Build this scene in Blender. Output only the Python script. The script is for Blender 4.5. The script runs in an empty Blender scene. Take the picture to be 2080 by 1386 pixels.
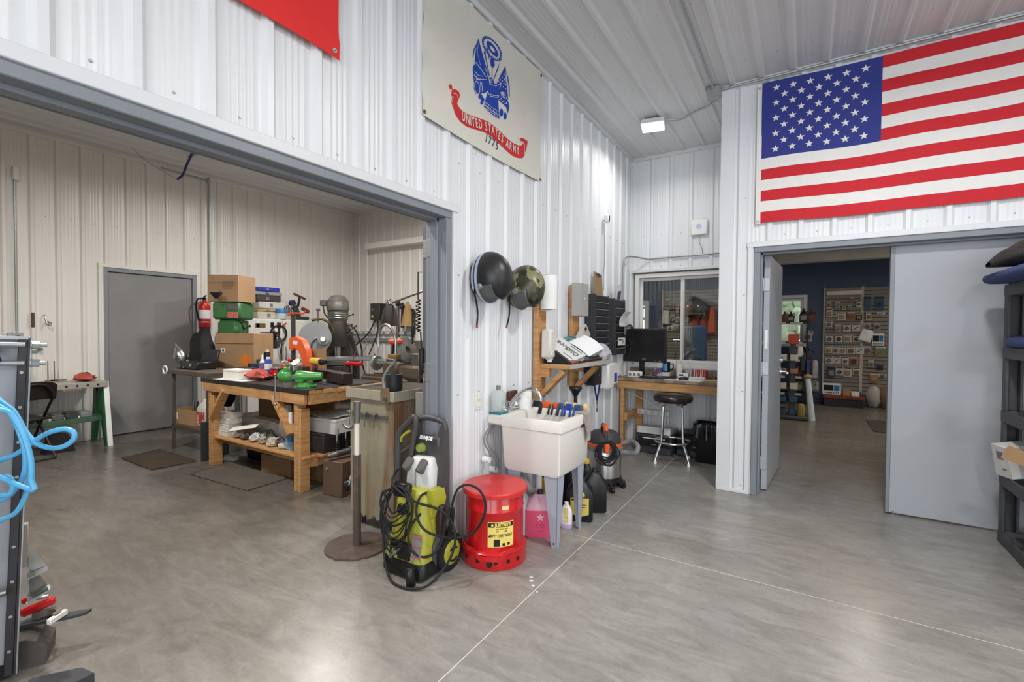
import bpy, bmesh, math, random
from mathutils import Vector, Matrix
from math import pi, sin, cos, radians
random.seed(7)
S = bpy.context.scene
C = S.collection
D = bpy.data

# ---------------------------------------------------------------- camera
CAM_H = 1.42
FPX = 950.03
YAW, PITCH, ROLL = radians(32.163), radians(-1.220), radians(0.391)
def cam_axes():
    cy, sy = cos(YAW), sin(YAW)
    f = Vector((-sy*cos(PITCH), cy*cos(PITCH), sin(PITCH)))
    r = Vector((cy, sy, 0)); u = r.cross(f)
    r2 = r*cos(ROLL) + u*sin(ROLL)
    return r2, r2.cross(f), f
CR, CU, CF = cam_axes()
cam = D.cameras.new('camera'); cam.sensor_width = 36; cam.lens = 36*FPX/2080
cam.clip_start = .02; cam.clip_end = 200
camo = D.objects.new('camera', cam); C.objects.link(camo)
camo.matrix_world = Matrix((( CR.x, CU.x, -CF.x, 0), (CR.y, CU.y, -CF.y, 0), (CR.z, CU.z, -CF.z, CAM_H), (0, 0, 0, 1)))
S.camera = camo

# ---------------------------------------------------------------- exposure, world, large lights
S.view_settings.view_transform = 'Standard'
S.view_settings.look = 'None'
S.view_settings.gamma = 1
S.view_settings.use_curve_mapping = False
S.view_settings.exposure = 0.08
W = D.worlds.new('sky'); S.world = W; W.use_nodes = True
W.node_tree.nodes['Background'].inputs[0].default_value = (.80, .88, 1, 1)
W.node_tree.nodes['Background'].inputs[1].default_value = 2.0
def area(name, loc, size, power, col=(1, 1, 1), rot=(0, 0, 0), sy=None):
    l = D.lights.new(name, 'AREA'); l.energy = power; l.color = col; l.size = size
    if sy: l.shape = 'RECTANGLE'; l.size_y = sy
    o = D.objects.new(name, l); C.objects.link(o); o.location = loc; o.rotation_euler = rot
    return o
# daylight through the open overhead doors behind the camera
area('daylight_rear', (2.2, -5.4, 1.9), 6.0, 185, (.96, .98, 1), (radians(90), 0, 0), 3.2)
area('daylight_side', (8.4, -0.5, 1.9), 5.0, 62, (.97, .985, 1), (radians(90), 0, radians(90)), 3.0)
area('daylight_shop_front', (3.9, 10.5, 1.6), 3.0, 5, (.97, .99, 1), (radians(90), 0, radians(90)), 2.2)

# ---------------------------------------------------------------- helpers
def at(px, py, x=None, y=None, z=None):
    """point where the ray through a pixel of the 2080x1386 photograph meets a plane"""
    d = CR*((px-1040)/FPX) - CU*((py-693)/FPX) + CF
    if x is not None: t = x/d.x
    elif y is not None: t = y/d.y
    else: t = ((z or 0)-CAM_H)/d.z
    return Vector((0, 0, CAM_H)) + d*t

def lin(c):
    c = c/255
    return c/12.92 if c <= .04045 else ((c+.055)/1.055)**2.4
def rgb(*c):
    return (lin(c[0]), lin(c[1]), lin(c[2]), 1)

def M(name, col, rough=.5, metal=0, var=.12, scale=6, bump=0, bscale=40, alt=None, mix=(.45, .6), stretch=None,
      alpha=1, trans=0, ior=1.45, spec=.5, emit=0, coat=0):
    m = D.materials.new(name); m.use_nodes = True
    nt = m.node_tree; b = nt.nodes['Principled BSDF']; L = nt.links
    c = rgb(*col)
    b.inputs['Roughness'].default_value = rough; b.inputs['Metallic'].default_value = metal
    b.inputs['Specular IOR Level'].default_value = spec
    b.inputs['IOR'].default_value = ior
    if coat: b.inputs['Coat Weight'].default_value = coat; b.inputs['Coat Roughness'].default_value = .08
    tc = nt.nodes.new('ShaderNodeTexCoord'); mp = nt.nodes.new('ShaderNodeMapping')
    L.new(tc.outputs['Object'], mp.inputs[0])
    if stretch: mp.inputs['Scale'].default_value = stretch
    n = nt.nodes.new('ShaderNodeTexNoise'); n.inputs['Scale'].default_value = scale; n.inputs['Detail'].default_value = 5
    n.inputs['Roughness'].default_value = .6
    L.new(mp.outputs[0], n.inputs[0])
    r = nt.nodes.new('ShaderNodeValToRGB')
    if alt:
        r.color_ramp.elements[0].position = mix[0]; r.color_ramp.elements[1].position = mix[1]
        r.color_ramp.elements[0].color = c; r.color_ramp.elements[1].color = rgb(*alt)
    else:
        r.color_ramp.elements[0].position = .3; r.color_ramp.elements[1].position = .7
        r.color_ramp.elements[0].color = [v*(1-var) for v in c[:3]]+[1]
        r.color_ramp.elements[1].color = [min(1, v*(1+var*.6)) for v in c[:3]]+[1]
    L.new(n.outputs['Fac'], r.inputs[0]); L.new(r.outputs[0], b.inputs['Base Color'])
    if bump:
        n2 = nt.nodes.new('ShaderNodeTexNoise'); n2.inputs['Scale'].default_value = bscale; n2.inputs['Detail'].default_value = 4
        L.new(mp.outputs[0], n2.inputs[0])
        bp = nt.nodes.new('ShaderNodeBump'); bp.inputs['Strength'].default_value = bump; bp.inputs['Distance'].default_value = .01
        L.new(n2.outputs['Fac'], bp.inputs['Height']); L.new(bp.outputs[0], b.inputs['Normal'])
    if trans: b.inputs['Transmission Weight'].default_value = trans
    if alpha < 1: b.inputs['Alpha'].default_value = alpha
    if emit:
        b.inputs['Emission Color'].default_value = c; b.inputs['Emission Strength'].default_value = emit
    return m

def rotm(rx=0, ry=0, rz=0):
    return (Matrix.Rotation(rz, 4, 'Z') @ Matrix.Rotation(ry, 4, 'Y') @ Matrix.Rotation(rx, 4, 'X'))

def smooth_path(pts, sub=6, closed=False):
    pts = [Vector(p) for p in pts]; n = len(pts); out = []
    if n < 3: return pts
    rng = range(n) if closed else range(n-1)
    for i in rng:
        if closed: p0, p1, p2, p3 = pts[(i-1) % n], pts[i], pts[(i+1) % n], pts[(i+2) % n]
        else: p0, p1, p2, p3 = pts[max(i-1, 0)], pts[i], pts[i+1], pts[min(i+2, n-1)]
        for k in range(sub):
            t = k/sub; t2 = t*t; t3 = t2*t
            out.append(.5*((2*p1)+(p2-p0)*t+(2*p0-5*p1+4*p2-p3)*t2+(3*p1-p0-3*p2+p3)*t3))
    if not closed: out.append(pts[-1])
    return out

class G:
    """mesh collector; one G makes one mesh object"""
    def __init__(s): s.v = []; s.f = []; s.k = 0
    def add(s, vs, fs, m=None):
        o = len(s.v)
        s.v += [(m @ Vector(p))[:] if m else tuple(p) for p in vs]
        s.f += [[i+o for i in f] for f in fs]
        return s
    def box(s, c, d, b=0, m=None, rz=0, taper=None):
        """box with centre c, sizes d, chamfer b; taper scales the top face"""
        e = .00016*(s.k % 5)*(-1 if max(d) > .95 else 1); s.k += 1          # keeps faces of touching boxes from lying in one plane
        x, y, z = [q/2-(e if q > .012 else e*.1) for q in d]
        mm = Matrix.Translation(c)
        if rz: mm = mm @ Matrix.Rotation(rz, 4, 'Z')
        if m: mm = mm @ m
        b = min(b, x*.95, y*.95, z*.95) if b else 0
        T = taper or (1, 1)
        def tp(p):
            k = (p[2]+z)/(2*z) if z else 0
            return (p[0]*(1+(T[0]-1)*k), p[1]*(1+(T[1]-1)*k), p[2])
        if not b:
            vs = [(-x, -y, -z), (x, -y, -z), (x, y, -z), (-x, y, -z), (-x, -y, z), (x, -y, z), (x, y, z), (-x, y, z)]
            fs = [(3, 2, 1, 0), (4, 5, 6, 7), (0, 1, 5, 4), (1, 2, 6, 5), (2, 3, 7, 6), (3, 0, 4, 7)]
            return s.add([tp(p) for p in vs], fs, mm)
        vs = []; ix = {}
        for sx in (-1, 1):
            for sy in (-1, 1):
                for sz in (-1, 1):
                    for a in range(3):
                        p = [sx*(x-b), sy*(y-b), sz*(z-b)]; p[a] = (sx*x, sy*y, sz*z)[a]
                        ix[sx, sy, sz, a] = len(vs); vs.append(tp(p))
        fs = []
        for a in range(3):
            u, w = [(1, 2), (2, 0), (0, 1)][a]
            for sg in (-1, 1):
                q = []
                for su, sw in ((-1, -1), (1, -1), (1, 1), (-1, 1)):
                    k = [0, 0, 0]; k[a] = sg; k[u] = su; k[w] = sw; q.append(ix[k[0], k[1], k[2], a])
                fs.append(q if sg > 0 else q[::-1])
        for a in range(3):
            u, w = [(1, 2), (2, 0), (0, 1)][a]
            for su in (-1, 1):
                for sw in (-1, 1):
                    q = []
                    for sa, t in ((-1, u), (1, u), (1, w), (-1, w)):
                        k = [0, 0, 0]; k[a] = sa; k[u] = su; k[w] = sw; q.append(ix[k[0], k[1], k[2], t])
                    fs.append(q if su*sw < 0 else q[::-1])
        for sx in (-1, 1):
            for sy in (-1, 1):
                for sz in (-1, 1):
                    q = [ix[sx, sy, sz, a] for a in range(3)]
                    fs.append(q if sx*sy*sz > 0 else q[::-1])
        return s.add(vs, fs, mm)
    def span(s, a, b, bev=0):
        """axis aligned box between corners a and b"""
        a, b = Vector(a), Vector(b); c = (a+b)/2
        return s.box(c, (abs(b.x-a.x), abs(b.y-a.y), abs(b.z-a.z)), bev)
    def beam(s, p0, p1, w, h, up=(0, 0, 1), b=0):
        """rectangular bar from p0 to p1"""
        p0, p1 = Vector(p0), Vector(p1); z = (p1-p0); ln = z.length; z.normalize()
        x = Vector(up).cross(z)
        if x.length < 1e-4: x = Vector((1, 0, 0)).cross(z)
        x.normalize(); y = z.cross(x)
        m = Matrix((x, y, z)).transposed().to_4x4()
        return s.box((p0+p1)/2, (w, h, ln), b, m)
    def rings(s, R, closed=False, cap=True):
        n = len(R[0]); o = len(s.v); s.v += [tuple(p) for r in R for p in r]; k = len(R)
        for i in range(k if closed else k-1):
            a, b = o+i*n, o+((i+1) % k)*n
            for j in range(n):
                j2 = (j+1) % n; s.f.append([a+j, a+j2, b+j2, b+j])
        if cap and not closed:
            s.f.append([o+j for j in range(n)][::-1]); s.f.append([o+(k-1)*n+j for j in range(n)])
        return s
    def cyl(s, p0, p1, r, r2=None, n=16, cap=True):
        p0, p1 = Vector(p0), Vector(p1); z = (p1-p0).normalized()
        x = z.orthogonal().normalized(); y = z.cross(x); r2 = r if r2 is None else r2
        R = [[p+(x*cos(2*pi*j/n)+y*sin(2*pi*j/n))*q for j in range(n)] for p, q in ((p0, r), (p1, r2))]
        return s.rings(R, cap=cap)
    def tube(s, pts, r, n=8, sub=0, closed=False, cap=True):
        pts = smooth_path(pts, sub, closed) if sub else [Vector(p) for p in pts]
        k = len(pts); R = []; x = None
        for i, p in enumerate(pts):
            if closed: t = pts[(i+1) % k]-pts[i-1]
            else: t = pts[min(i+1, k-1)]-pts[max(i-1, 0)]
            t.normalize()
            if x is None: x = t.orthogonal().normalized()
            x = (x-t*x.dot(t))
            if x.length < 1e-5: x = t.orthogonal()
            x.normalize(); y = t.cross(x)
            q = r(i/(k-1)) if callable(r) else r
            R.append([p+(x*cos(2*pi*j/n)+y*sin(2*pi*j/n))*q for j in range(n)])
        return s.rings(R, closed, cap)
    def lathe(s, prof, c=(0, 0, 0), n=24, m=None, sx=1, sy=1):
        """profile of (radius, z) pairs turned round z"""
        mm = Matrix.Translation(c) @ (m or Matrix())
        R = [[mm @ Vector((r*cos(2*pi*j/n)*sx, r*sin(2*pi*j/n)*sy, z)) for j in range(n)] for r, z in prof]
        if len(prof) > 3 and abs(prof[0][0]-prof[-1][0]) < 1e-6 and prof[0][0] > .003: return s.rings(R, True)
        return s.rings(R)
    def prism(s, poly, h, m=None, c=(0, 0, 0)):
        """polygon in xy extruded h along z"""
        mm = Matrix.Translation(c) @ (m or Matrix()); n = len(poly)
        A = sum(poly[i][0]*poly[(i+1) % n][1]-poly[(i+1) % n][0]*poly[i][1] for i in range(n))
        if A < 0: poly = poly[::-1]
        R = [[mm @ Vector((p[0], p[1], z)) for p in poly] for z in (0, h)]
        return s.rings(R)
    def ell(s, c, r, u=20, v=12, m=None):
        prof = [(max(sin(pi*i/v), .002), -cos(pi*i/v)) for i in range(v+1)]
        mm = Matrix.Translation(c) @ (m or Matrix()) @ Matrix.Diagonal((r[0], r[1], r[2], 1))
        R = [[mm @ Vector((q*cos(2*pi*j/u), q*sin(2*pi*j/u), z)) for j in range(u)] for q, z in prof]
        return s.rings(R)
    def sheet(s, fn, nu, nv, th=.003):
        """two sided sheet fn(u,v)->point with thickness along the local normal"""
        P = [[Vector(fn(i/nu, j/nv)) for i in range(nu+1)] for j in range(nv+1)]
        N = []
        for j in range(nv+1):
            row = []
            for i in range(nu+1):
                a = P[j][min(i+1, nu)]-P[j][max(i-1, 0)]; b = P[min(j+1, nv)][i]-P[max(j-1, 0)][i]
                row.append(a.cross(b).normalized())
            N.append(row)
        w = nu+1; o = len(s.v); k = w*(nv+1)
        s.v += [tuple(P[j][i]+N[j][i]*th/2) for j in range(nv+1) for i in range(w)]
        s.v += [tuple(P[j][i]-N[j][i]*th/2) for j in range(nv+1) for i in range(w)]
        for j in range(nv):
            for i in range(nu):
                a = o+j*w+i; s.f.append([a, a+1, a+w+1, a+w]); s.f.append([a+k, a+k+w, a+k+w+1, a+k+1])
        for i in range(nu):
            a = o+i; s.f.append([a, a+k, a+k+1, a+1]); a = o+nv*w+i; s.f.append([a, a+1, a+1+k, a+k])
        for j in range(nv):
            a = o+j*w; s.f.append([a, a+w, a+w+k, a+k]); a = o+j*w+nu; s.f.append([a, a+k, a+w+k, a+w])
        return s
    def mesh(s, name, angle=38):
        me = D.meshes.new(name); me.from_pydata(s.v, [], s.f); me.validate(); me.update()
        if len(me.polygons):
            me.polygons.foreach_set('use_smooth', [True]*len(me.polygons))
            me.set_sharp_from_angle(angle=radians(angle))
        return me

def obj(name, g, mat, parent=None, loc=None, rot=None):
    me = g.mesh(name) if isinstance(g, G) else g
    if mat and not me.materials: me.materials.append(mat)
    o = D.objects.new(name, me); C.objects.link(o)
    if parent: o.parent = parent
    if loc is not None: o.location = loc
    if rot is not None: o.rotation_euler = rot
    return o
def tag(o, label, cat, group=None):
    o['label'] = label; o['category'] = cat
    if group: o['group'] = group
    return o
def thing(name, label, cat, loc=(0, 0, 0), rz=0, group=None, rot=None):
    o = D.objects.new(name, None); C.objects.link(o); o.empty_display_size = .05
    o.location = loc; o.rotation_euler = rot or (0, 0, rz)
    return tag(o, label, cat, group)
def single(name, label, cat, g, mat, loc=None, rz=0, group=None, rot=None):
    return tag(obj(name, g, mat, None, loc, rot or (0, 0, rz)), label, cat, group)
def struct(name, g, mat, parent=None):
    o = obj(name, g, mat, parent)
    if not parent: o['kind'] = 'structure'
    return o
def sroot(name):
    o = D.objects.new(name, None); C.objects.link(o); o['kind'] = 'structure'; return o
def kids(o): return [c for c in D.objects if c.parent == o]
def dup(o, loc, rz=None, label=None, group=None, parent=None, rot=None):
    ch = list(o.children)
    c = o.copy(); C.objects.link(c)
    if parent: c.parent = parent
    else:
        c.location = loc
        if rz is not None: c.rotation_euler = (0, 0, rz)
        if rot is not None: c.rotation_euler = rot
    if label: c['label'] = label
    if group: c['group'] = group
    for k in ch: dup(k, None, parent=c)
    return c
_txt = {}
def text_geo(t, size, ext=.0006, bold=0.0, sx=1):
    """flat lettering centred on the origin, in the xy plane, as a G"""
    key = (t, size, ext, bold, sx)
    if key not in _txt:
        cu = D.curves.new('lettering', 'FONT'); cu.body = t; cu.size = size; cu.extrude = ext; cu.offset = bold
        cu.align_x = 'CENTER'; cu.align_y = 'CENTER'; cu.resolution_u = 2
        o = D.objects.new('lettering', cu); C.objects.link(o)
        dg = bpy.context.evaluated_depsgraph_get(); me = D.meshes.new_from_object(o.evaluated_get(dg))
        _txt[key] = ([(v.co.x*sx, v.co.y, v.co.z) for v in me.vertices], [list(p.vertices) for p in me.polygons])
        D.objects.remove(o); D.curves.remove(cu); D.meshes.remove(me)
    return _txt[key]
def lettering(g, t, size, m, ext=.0006, bold=0.0, sx=1, warp=None):
    v, f = text_geo(t, size, ext, bold, sx)
    if warp: v = [warp(p) for p in v]
    g.add(v, f, m); return g
def basis(o, u, v, n):
    """matrix that takes local x,y,z to the vectors u,v,n at o"""
    u, v, n = Vector(u), Vector(v), Vector(n)
    m = Matrix((u, v, n)).transposed().to_4x4(); m.translation = Vector(o); return m
ONA = lambda y, z, x=-1.915: basis((x, y, z), (0, 1, 0), (0, 0, 1), (1, 0, 0))     # facing +X, reads left to right along +Y
ONB = lambda x, z, y=4.58: basis((x, y, z), (1, 0, 0), (0, 0, 1), (0, -1, 0))       # facing -Y

# ---------------------------------------------------------------- materials
white_steel = M('white_steel', (222, 224, 226), .36, 0, .02, 2, 0, spec=.5)
white_steel_warm_lit = M('white_steel_warm_lit', (222, 218, 212), .32, 0, .04, 2)  # same white steel, with the machine room's warm light tinted into the colour
white_trim = M('white_trim', (216, 218, 220), .4, 0, .02, 3)
ceil_steel = M('ceiling_steel', (208, 209, 210), .36, 0, .03, 2)
grey_frame = M('grey_frame', (128, 133, 140), .42, 0, .05, 5)
door_grey = M('door_grey', (164, 167, 173), .48, 0, .05, 1.7, alt=(152, 154, 160), mix=(.58, .74))
door_left = M('door_grey_warm', (133, 131, 131), .5, 0, .08, 3)
dark = M('dark_plastic', (32, 32, 34), .45, 0, .15, 20)
black = M('black_plastic', (20, 20, 22), .38, 0, .15, 20)
char = M('charcoal_plastic', (58, 58, 61), .5, 0, .1, 20)
rubber = M('black_rubber', (28, 28, 29), .7, 0, .15, 20)
grey_pl = M('grey_plastic', (120, 122, 124), .5, 0, .08, 12)
chrome = M('chrome', (210, 212, 215), .14, 1, .04, 10)
steel = M('steel', (165, 165, 163), .33, 1, .1, 12)
dull_steel = M('dull_steel', (120, 118, 114), .5, .7, .2, 12)
galv = M('galvanised', (168, 172, 174), .4, .6, .12, 25)
white_pl = M('white_plastic', (232, 232, 230), .4, 0, .03, 8)
cream = M('cream_plastic', (222, 219, 211), .42, 0, .06, 6, alt=(204, 199, 188), mix=(.64, .8))
paper = M('paper', (230, 228, 222), .7, 0, .06, 12)
card = M('cardboard', (168, 134, 98), .8, 0, .1, 6, .15, 60)
card2 = M('cardboard_brown', (128, 98, 70), .8, 0, .12, 6, .15, 60)
wood = M('pine', (196, 150, 98), .6, 0, .1, 4, .08, 30, alt=(166, 116, 68), mix=(.42, .68), stretch=(1, 1, 9))
woodh = M('pine_board', (198, 152, 102), .6, 0, .1, 4, .08, 30, alt=(168, 120, 72), mix=(.42, .68), stretch=(1, 9, 9))
red = M('red_paint', (196, 24, 30), .28, 0, .05, 6, coat=.4)
green = M('green_paint', (52, 150, 58), .3, 0, .12, 8, coat=.3)
dgreen = M('dark_green_paint', (28, 92, 48), .45, 0, .15, 8)
orange = M('orange_paint', (226, 92, 36), .4, 0, .08, 8)
blue = M('blue_plastic', (36, 70, 170), .4, 0, .08, 8)
yellow = M('yellow_print', (232, 208, 110), .6, 0, .06, 20)
ink = M('black_ink', (22, 22, 22), .7, 0, .05, 20)
glass = M('glass', (240, 245, 245), .02, 0, 0, 5, trans=1, ior=1.45)
# ---------------------------------------------------------------- room shell
XA, YB, YK, XC, YD = -1.918, 4.58, 5.889, -7.70, 6.24
CEIL, CEIL_L = 3.61, 3.72
def floor_mat():
    m = D.materials.new('polished_concrete'); m.use_nodes = True; nt = m.node_tree; L = nt.links; b = nt.nodes['Principled BSDF']
    tc = nt.nodes.new('ShaderNodeTexCoord')
    def noise(sc, det=6, ro=.62, st=None, dist=0):
        mp = nt.nodes.new('ShaderNodeMapping'); L.new(tc.outputs['Object'], mp.inputs[0])
        if st: mp.inputs['Scale'].default_value = st; mp.inputs['Rotation'].default_value = (0, 0, .9)
        n = nt.nodes.new('ShaderNodeTexNoise'); n.inputs['Scale'].default_value = sc; n.inputs['Detail'].default_value = det
        n.inputs['Roughness'].default_value = ro; n.inputs['Distortion'].default_value = dist
        L.new(mp.outputs[0], n.inputs[0]); return n
    def ramp(n, p0, p1, c0, c1):
        r = nt.nodes.new('ShaderNodeValToRGB'); e = r.color_ramp.elements
        e[0].position, e[1].position = p0, p1; e[0].color, e[1].color = c0, c1
        L.new(n.outputs['Fac'], r.inputs[0]); return r
    def mixn(a, c, f=None, k=.5, t='MIX'):
        x = nt.nodes.new('ShaderNodeMix'); x.data_type = 'RGBA'; x.blend_type = t; x.inputs[0].default_value = k
        L.new(a.outputs[0] if a.bl_idname != 'ShaderNodeMix' else a.outputs[2], x.inputs[6])
        L.new(c.outputs[0] if c.bl_idname != 'ShaderNodeMix' else c.outputs[2], x.inputs[7])
        if f: L.new(f.outputs[0], x.inputs[0])
        return x
    a = ramp(noise(1.1, 8, .66, None, .6), .33, .7, rgb(118, 115, 110), rgb(160, 158, 154))
    s = ramp(noise(3.0, 8, .7, (1, 3.2, 1), 1.2), .35, .68, rgb(122, 118, 113), rgb(166, 164, 160))
    fine = ramp(noise(38, 5, .7), .3, .72, (.86, .86, .86, 1), (1.06, 1.06, 1.06, 1))
    base = mixn(mixn(a, s, None, .55), fine, None, .75, 'MULTIPLY')
    warm = ramp(noise(.45, 3), .45, .62, (1, 1, 1, 1), (1.03, .975, .91, 1))
    base = mixn(base, warm, None, .8, 'MULTIPLY')
    # oily dirt trodden into the concrete of the machine room, and a darker, browner tone in the shop
    sx = nt.nodes.new('ShaderNodeSeparateXYZ'); L.new(tc.outputs['Object'], sx.inputs[0])
    def tone_zone(base, out, lo, hi, col, amt):
        ad = nt.nodes.new('ShaderNodeMath'); ad.operation = 'MULTIPLY_ADD'; L.new(noise(.9, 5).outputs['Fac'], ad.inputs[0]); ad.inputs[1].default_value = 1.6; L.new(out, ad.inputs[2])
        mr = nt.nodes.new('ShaderNodeMapRange'); mr.inputs[1].default_value = lo+.8; mr.inputs[2].default_value = hi+.8; mr.inputs[3].default_value = 0; mr.inputs[4].default_value = amt
        L.new(ad.outputs[0], mr.inputs[0])
        x = nt.nodes.new('ShaderNodeMix'); x.data_type = 'RGBA'; x.blend_type = 'MULTIPLY'; L.new(mr.outputs[0], x.inputs[0]); L.new(base.outputs[2], x.inputs[6]); x.inputs[7].default_value = col
        return x
    base = tone_zone(base, sx.outputs[0], -1.7, -3.4, (.46, .435, .41, 1), 1)
    base = tone_zone(base, sx.outputs[1], 4.7, 6.4, (.56, .50, .43, 1), 1)
    L.new(base.outputs[2], b.inputs['Base Color'])
    rr = nt.nodes.new('ShaderNodeMapRange'); rr.inputs[3].default_value = .17; rr.inputs[4].default_value = .36
    L.new(noise(2.2, 6, .6).outputs['Fac'], rr.inputs[0]); L.new(rr.outputs[0], b.inputs['Roughness'])
    b.inputs['Specular IOR Level'].default_value = .42
    bp = nt.nodes.new('ShaderNodeBump'); bp.inputs['Strength'].default_value = .05; bp.inputs['Distance'].default_value = .004
    L.new(noise(7, 4).outputs['Fac'], bp.inputs['Height']); L.new(bp.outputs[0], b.inputs['Normal'])
    return m
concrete = floor_mat()
joint_mat = M('joint_filler', (214, 212, 208), .8, 0, .1, 20)
fl = sroot('floor')
obj('joint_bed', G().span((-9, -7, -.12), (9.2, 14, -.0006)), joint_mat, fl)
XJ, YJ = -1.235, 2.978
g = .0024
for x0, x1, y0, y1 in ((-9, -1.99, -7, 14), (-1.99, XJ-g, -7, YJ-g), (-1.99, XJ-g, YJ+g, 14), (XJ+g, 9.2, -7, YJ-g), (XJ+g, 9.2, YJ+g, 14)):
    s = G(); s.k = 0; obj('slab', s.span((x0, y0, -.1), (x1, y1, 0)), concrete, fl)

PER = .2286
def rib_profile(u0, u1, phase):
    """(u, height) points of a ribbed steel sheet"""
    pts = {round(u0, 4): None, round(u1, 4): None}
    def h(u):
        d = (u-phase+PER/2) % PER-PER/2
        a = abs(d)
        if a < .013: return .019
        if a < .031: return .019*(.031-a)/.018
        for c in (.068, .1):
            e = abs(a-c)
            if e < .004: return .0028
            if e < .012: return .0028*(.012-e)/.008
        return 0
    k0 = int((u0-phase)/PER)-1; k1 = int((u1-phase)/PER)+2
    for k in range(k0, k1):
        b = phase+k*PER
        for o in (.013, .031, .057, .064, .072, .079, .089, .096, .104, .111):
            for sg in (-1, 1):
                u = b+sg*o
                if u0 < u < u1: pts[round(u, 4)] = None
    return [(u, h(u)) for u in sorted(pts)]
def ribbed(parent, mat, o, U, V, N, u0, u1, v0, v1, phase, per=4):
    """ribbed sheet split into the sheets it is nailed up in"""
    w = PER*per; k = math.floor((u0-phase-PER/2)/w); a = u0
    while a < u1-1e-4:
        b = min(phase+PER/2+(k+1)*w, u1); k += 1
        if b-a < .02: continue
        pr = rib_profile(a, b, phase); g = G(); m = basis(o, U, V, N)
        vs = [(u, v, h) for v in (v0, v1) for u, h in pr]; n = len(pr)
        g.add(vs, [[i, i+1, n+i+1, n+i] for i in range(n-1)], m)
        obj('panel', g, mat, parent); a = b
def screws(parent, o, U, V, N, us, vs):
    g = G(); m = basis(o, U, V, N)
    for u in us:
        for v in vs:
            g.cyl(m @ Vector((u, v, 0)), m @ Vector((u, v, .005)), .007, .004, 6)
    s = obj('screws', g, galv, parent); s['kind'] = 'stuff'; return s
frange = lambda a, b, st: [a+i*st for i in range(int((b-a)/st)+1)]

# wall with the wide opening into the machine room (left)
OP0, OP1, OPH = -1.55, 2.255, 2.125          # opening along Y and its height
wl = sroot('wall_left')
g = G(); x0, x1 = XA-.15, XA-.002
g.span((x0, -6.2, 0), (x1, OP0-.06, CEIL)); g.span((x0, OP0-.06, OPH+.05), (x1, OP1+.05, CEIL)); g.span((x0, OP1+.05, 0), (x1, YK+.15, CEIL))
obj('core', g, white_trim, wl)
UA = ((XA, 0, 0), (0, 1, 0), (0, 0, 1), (1, 0, 0)); PA = .44
ribbed(wl, white_steel, *UA, -6.1, OP0-.06, 0, CEIL, PA)
ribbed(wl, white_steel, *UA, OP0-.06, OP1+.05, OPH+.06, CEIL, PA)
ribbed(wl, white_steel, *UA, OP1+.05, YK, .0, CEIL, PA)
screws(wl, *UA, frange(.55, 2.2, PER), [2.26, 3.4]); screws(wl, *UA, frange(2.39, 5.8, PER), [.12, 1.0, 1.78, 2.5, 3.4])
UAi = ((XA-.15, 0, 0), (0, -1, 0), (0, 0, 1), (-1, 0, 0))
ribbed(wl, white_steel_warm_lit, *UAi, -6.24, -OP1-.05, 0, CEIL_L, .1)
ribbed(wl, white_steel_warm_lit, *UAi, -OP1-.05, -OP0+.06, OPH+.06, CEIL_L, .1)

def trim(name, g, mat): return struct(name, g, mat)
# opening frame: white J trim, grey steel head and jambs with a door stop
g = G().span((XA, OP0-.1, OPH+.045), (XA+.028, OP1+.105, OPH+.095), .003)
g.span((XA, OP1+.058, 0), (XA+.024, OP1+.098, OPH+.06), .003)
trim('trim_1', g, white_trim)
df = sroot('door_1')
fr = G().span((XA-.16, OP0-.05, OPH), (XA+.014, OP1+.05, OPH+.05), .004)
fr.span((XA-.105, OP0, OPH-.018), (XA-.05, OP1, OPH+.001), .002)
fr.span((XA-.16, OP0, OPH-.006), (XA-.15, OP1, OPH+.001))
obj('head_frame', fr, grey_frame, df)
fr = G().span((XA-.16, OP1, 0), (XA+.014, OP1+.05, OPH), .004); fr.span((XA-.105, OP1-.018, 0), (XA-.05, OP1+.001, OPH), .002)
obj('jamb', fr, grey_frame, df)
fr = G().span((XA-.16, OP0-.05, 0), (XA+.014, OP0, OPH), .004)
obj('jamb', fr, grey_frame, df)
obj('trim_shadow', G().span((XA+.003, OP0, OPH+.047), (XA+.02, OP1+.05, OPH+.053)), dark, df)  # dark strip standing for the shadow below the white trim

# ceilings
ce = sroot('ceiling')
obj('deck', G().span((-2.06, -6.2, CEIL+.002), (9, YK+.15, CEIL+.1)), ceil_steel, ce)
ribbed(ce, ceil_steel, (0, 0, CEIL), (1, 0, 0), (0, 1, 0), (0, 0, -1), XA, 9, -6.2, YB, -1.50)
ribbed(ce, ceil_steel, (0, 0, CEIL), (1, 0, 0), (0, 1, 0), (0, 0, -1), XA, -.665, YB, YK, -1.50)
screws(ce, (0, 0, CEIL), (1, 0, 0), (0, 1, 0), (0, 0, -1), frange(-1.6, 1.6, PER), [2.4, 3.3, 4.2, 5.2])

# right wall with the double door
DX0, DX1, DH = -.345, 1.50, 2.115
wr = sroot('wall_right')
g = G().span((-.665, YB+.002, 0), (DX0-.05, YB+.16, CEIL)); g.span((DX0-.05, YB+.002, DH+.05), (DX1+.05, YB+.16, CEIL)); g.span((DX1+.05, YB+.002, 0), (9, YB+.16, CEIL))
obj('core', g, white_trim, wr)
UB = ((0, YB, 0), (1, 0, 0), (0, 0, 1), (0, -1, 0))
ribbed(wr, white_steel, *UB, -.665, DX0-.05, 0, CEIL, -.281)
ribbed(wr, white_steel, *UB, DX0-.05, DX1+.05, DH+.06, CEIL, -.281)
ribbed(wr, white_steel, *UB, DX1+.05, 9, 0, CEIL, -.281)
screws(wr, *UB, frange(-.17, 1.4, PER), [DH+.14]); screws(wr, *UB, [-.62, -.47], [.06, .9, 1.75, 2.6])
g = G().span((DX0-.105, YB-.026, DH+.045), (DX1+.105, YB, DH+.09), .003)
g.span((DX0-.098, YB-.024, 0), (DX0-.058, YB, DH+.06), .003)
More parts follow.
